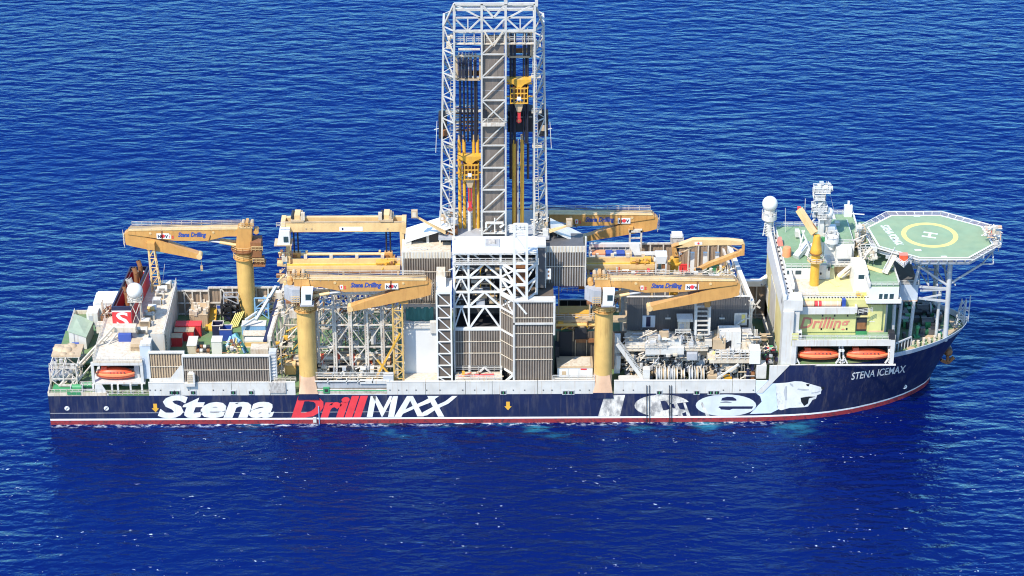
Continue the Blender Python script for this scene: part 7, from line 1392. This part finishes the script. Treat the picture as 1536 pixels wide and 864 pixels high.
for (a,b,w_) in (((1363,512),(1412,500),1.6),((1425,478),(1436,494),1.6),((1436,494),(1412,503),1.6),((1360,512),(1370,528),2.0)): A,B=G(*a,15.66),G(*b,15.66); m_.beam((A.x,A.y,15.63),(B.x,B.y,15.63),w_,.1)
t.done()
t=Thing('bow_gear','dark jumble of deck machinery in the shade of the helideck','machinery'); m_=t.mesh('greyclad'); 
for k in range(60):
    g=G(1352+R.random()*60,452+R.random()*55,15.65); 
    if abs(g.y)<hb(g.x,15.6)-1.5: m_.use(R.choice(['greyclad','dark','grey','green','greyclad'])); h_=.5+R.random()*1.6; m_.cbox((g.x,g.y,15.65+h_/2),(.6+R.random()*1.6,.6+R.random()*1.4,h_))
t.done()
t=Thing('screen_frame','grey open screen frame beside the forward lifeboat bay','frame'); m_=t.mesh('lightgrey'); A,B=G(1342,529,15.65),G(1366,519,15.65)
for k in range(6): p=A.lerp(B,k/5); m_.beam((p.x,p.y,15.65),(p.x,p.y,18.2),.25)
m_.beam((A.x,A.y,18.2),(B.x,B.y,18.2),.35); m_.use('greyclad'); m_.beam((A.x,A.y+.4,16.8),(B.x,B.y+.4,16.8),.1,2); t.done()
t=Thing('ship_anchor','rusty anchor stowed on the flare of the bow','anchor'); m_=t.mesh('rust'); p=W(1421,531,-4); 
for _ in range(8): y=-hb(p.x,p.z)-.3; r_=(p-CAM); p=CAM+r_*((y-CAM.y)/r_.y)
m_.tube((p.x,p.y,p.z+1.5),(p.x+.2,p.y-.3,p.z-2.2),.4,8); m_.beam((p.x-1.6,p.y-.5,p.z-1.4),(p.x+.2,p.y-.3,p.z-2.4),.7); m_.beam((p.x+1.8,p.y+.2,p.z-1.0),(p.x+.2,p.y-.3,p.z-2.4),.7); m_.ball((p.x+.2,p.y-.1,p.z+.6),1.1,10,8); m_.use('greyclad'); m_.tube((p.x-.1,p.y+1.2,p.z+1.0),(p.x-.1,p.y-.2,p.z+1.0),1.3,14); t.done()
# ---------------- open passage between module and accommodation
frame_wall('brown wind wall with white cap far behind the open passage',1118,1152,427,DK+1,15.5,2,.12,False)
t=Thing('wall_cap','white slanted cap beam above the brown passage wall','beam'); m_=t.mesh('clean_white'); m_.beam(W(1117,424,15),W(1141,424,15),1.4,1.5); m_.beam(W(1141,424,15),W(1156,414,15.5),1.4,1.5); t.done()
t=Thing('storage_tank','yellow round tank in the passage aft of the accommodation','tank'); g=G(1142,475,DK); m_=t.mesh('tube_yellow'); m_.tube((g.x,g.y,DK+.3),(g.x,g.y,DK+3.6),1.2,14); m_.use('cream'); m_.tube((g.x,g.y,DK),(g.x,g.y,DK+.3),1.4,14); t.done()
t=Thing('storage_tank','long white tank lying in the passage aft of the accommodation','tank'); m_=t.part('tank','white'); A,B=G(1149,488,DK),G(1156,512,DK); m_.tube((A.x,A.y,DK+1.6),(B.x,B.y,DK+1.6),1.1,14); s_=t.part('saddle','tan'); s_.cbox((A.x+.2,A.y-1,DK+.4),(2,.6,.8)); s_.cbox((B.x,B.y+1,DK+.4),(2,.6,.8)); t.done()
t=Thing('stair_ladder','yellow edged stair going up along the accommodation wall','stairs'); m_=t.part('flight','pale_yellow'); A,B=G(1160,488,DK),G(1172,540,DK); m_.beam((A.x,A.y,DK+5),(B.x,B.y,DK+1.2),.5); m_.beam((A.x+1.6,A.y,DK+5),(B.x+1.6,B.y,DK+1.2),.5); s_=t.part('step','cream')
for k in range(12): f_=k/11; s_.beam((A.x+(B.x-A.x)*f_,A.y+(B.y-A.y)*f_,DK+5-3.8*f_),(A.x+1.6+(B.x-A.x)*f_,A.y+(B.y-A.y)*f_,DK+5-3.8*f_),.5,.12)
t.done()
t=Thing('deck_gear','dark and red gear piled at the near end of the passage','gear'); m_=t.mesh('grey'); clutter(m_,1146,1166,520,545,-17,-13,44,['grey','dark','red','green','cream','navy_paint'],.3,1.1,.4); clutter(m_,1128,1150,500,548,-14,-6,60,['cream','steel_white','dark','tan','grey'],.5,1.6,.7); t.done()
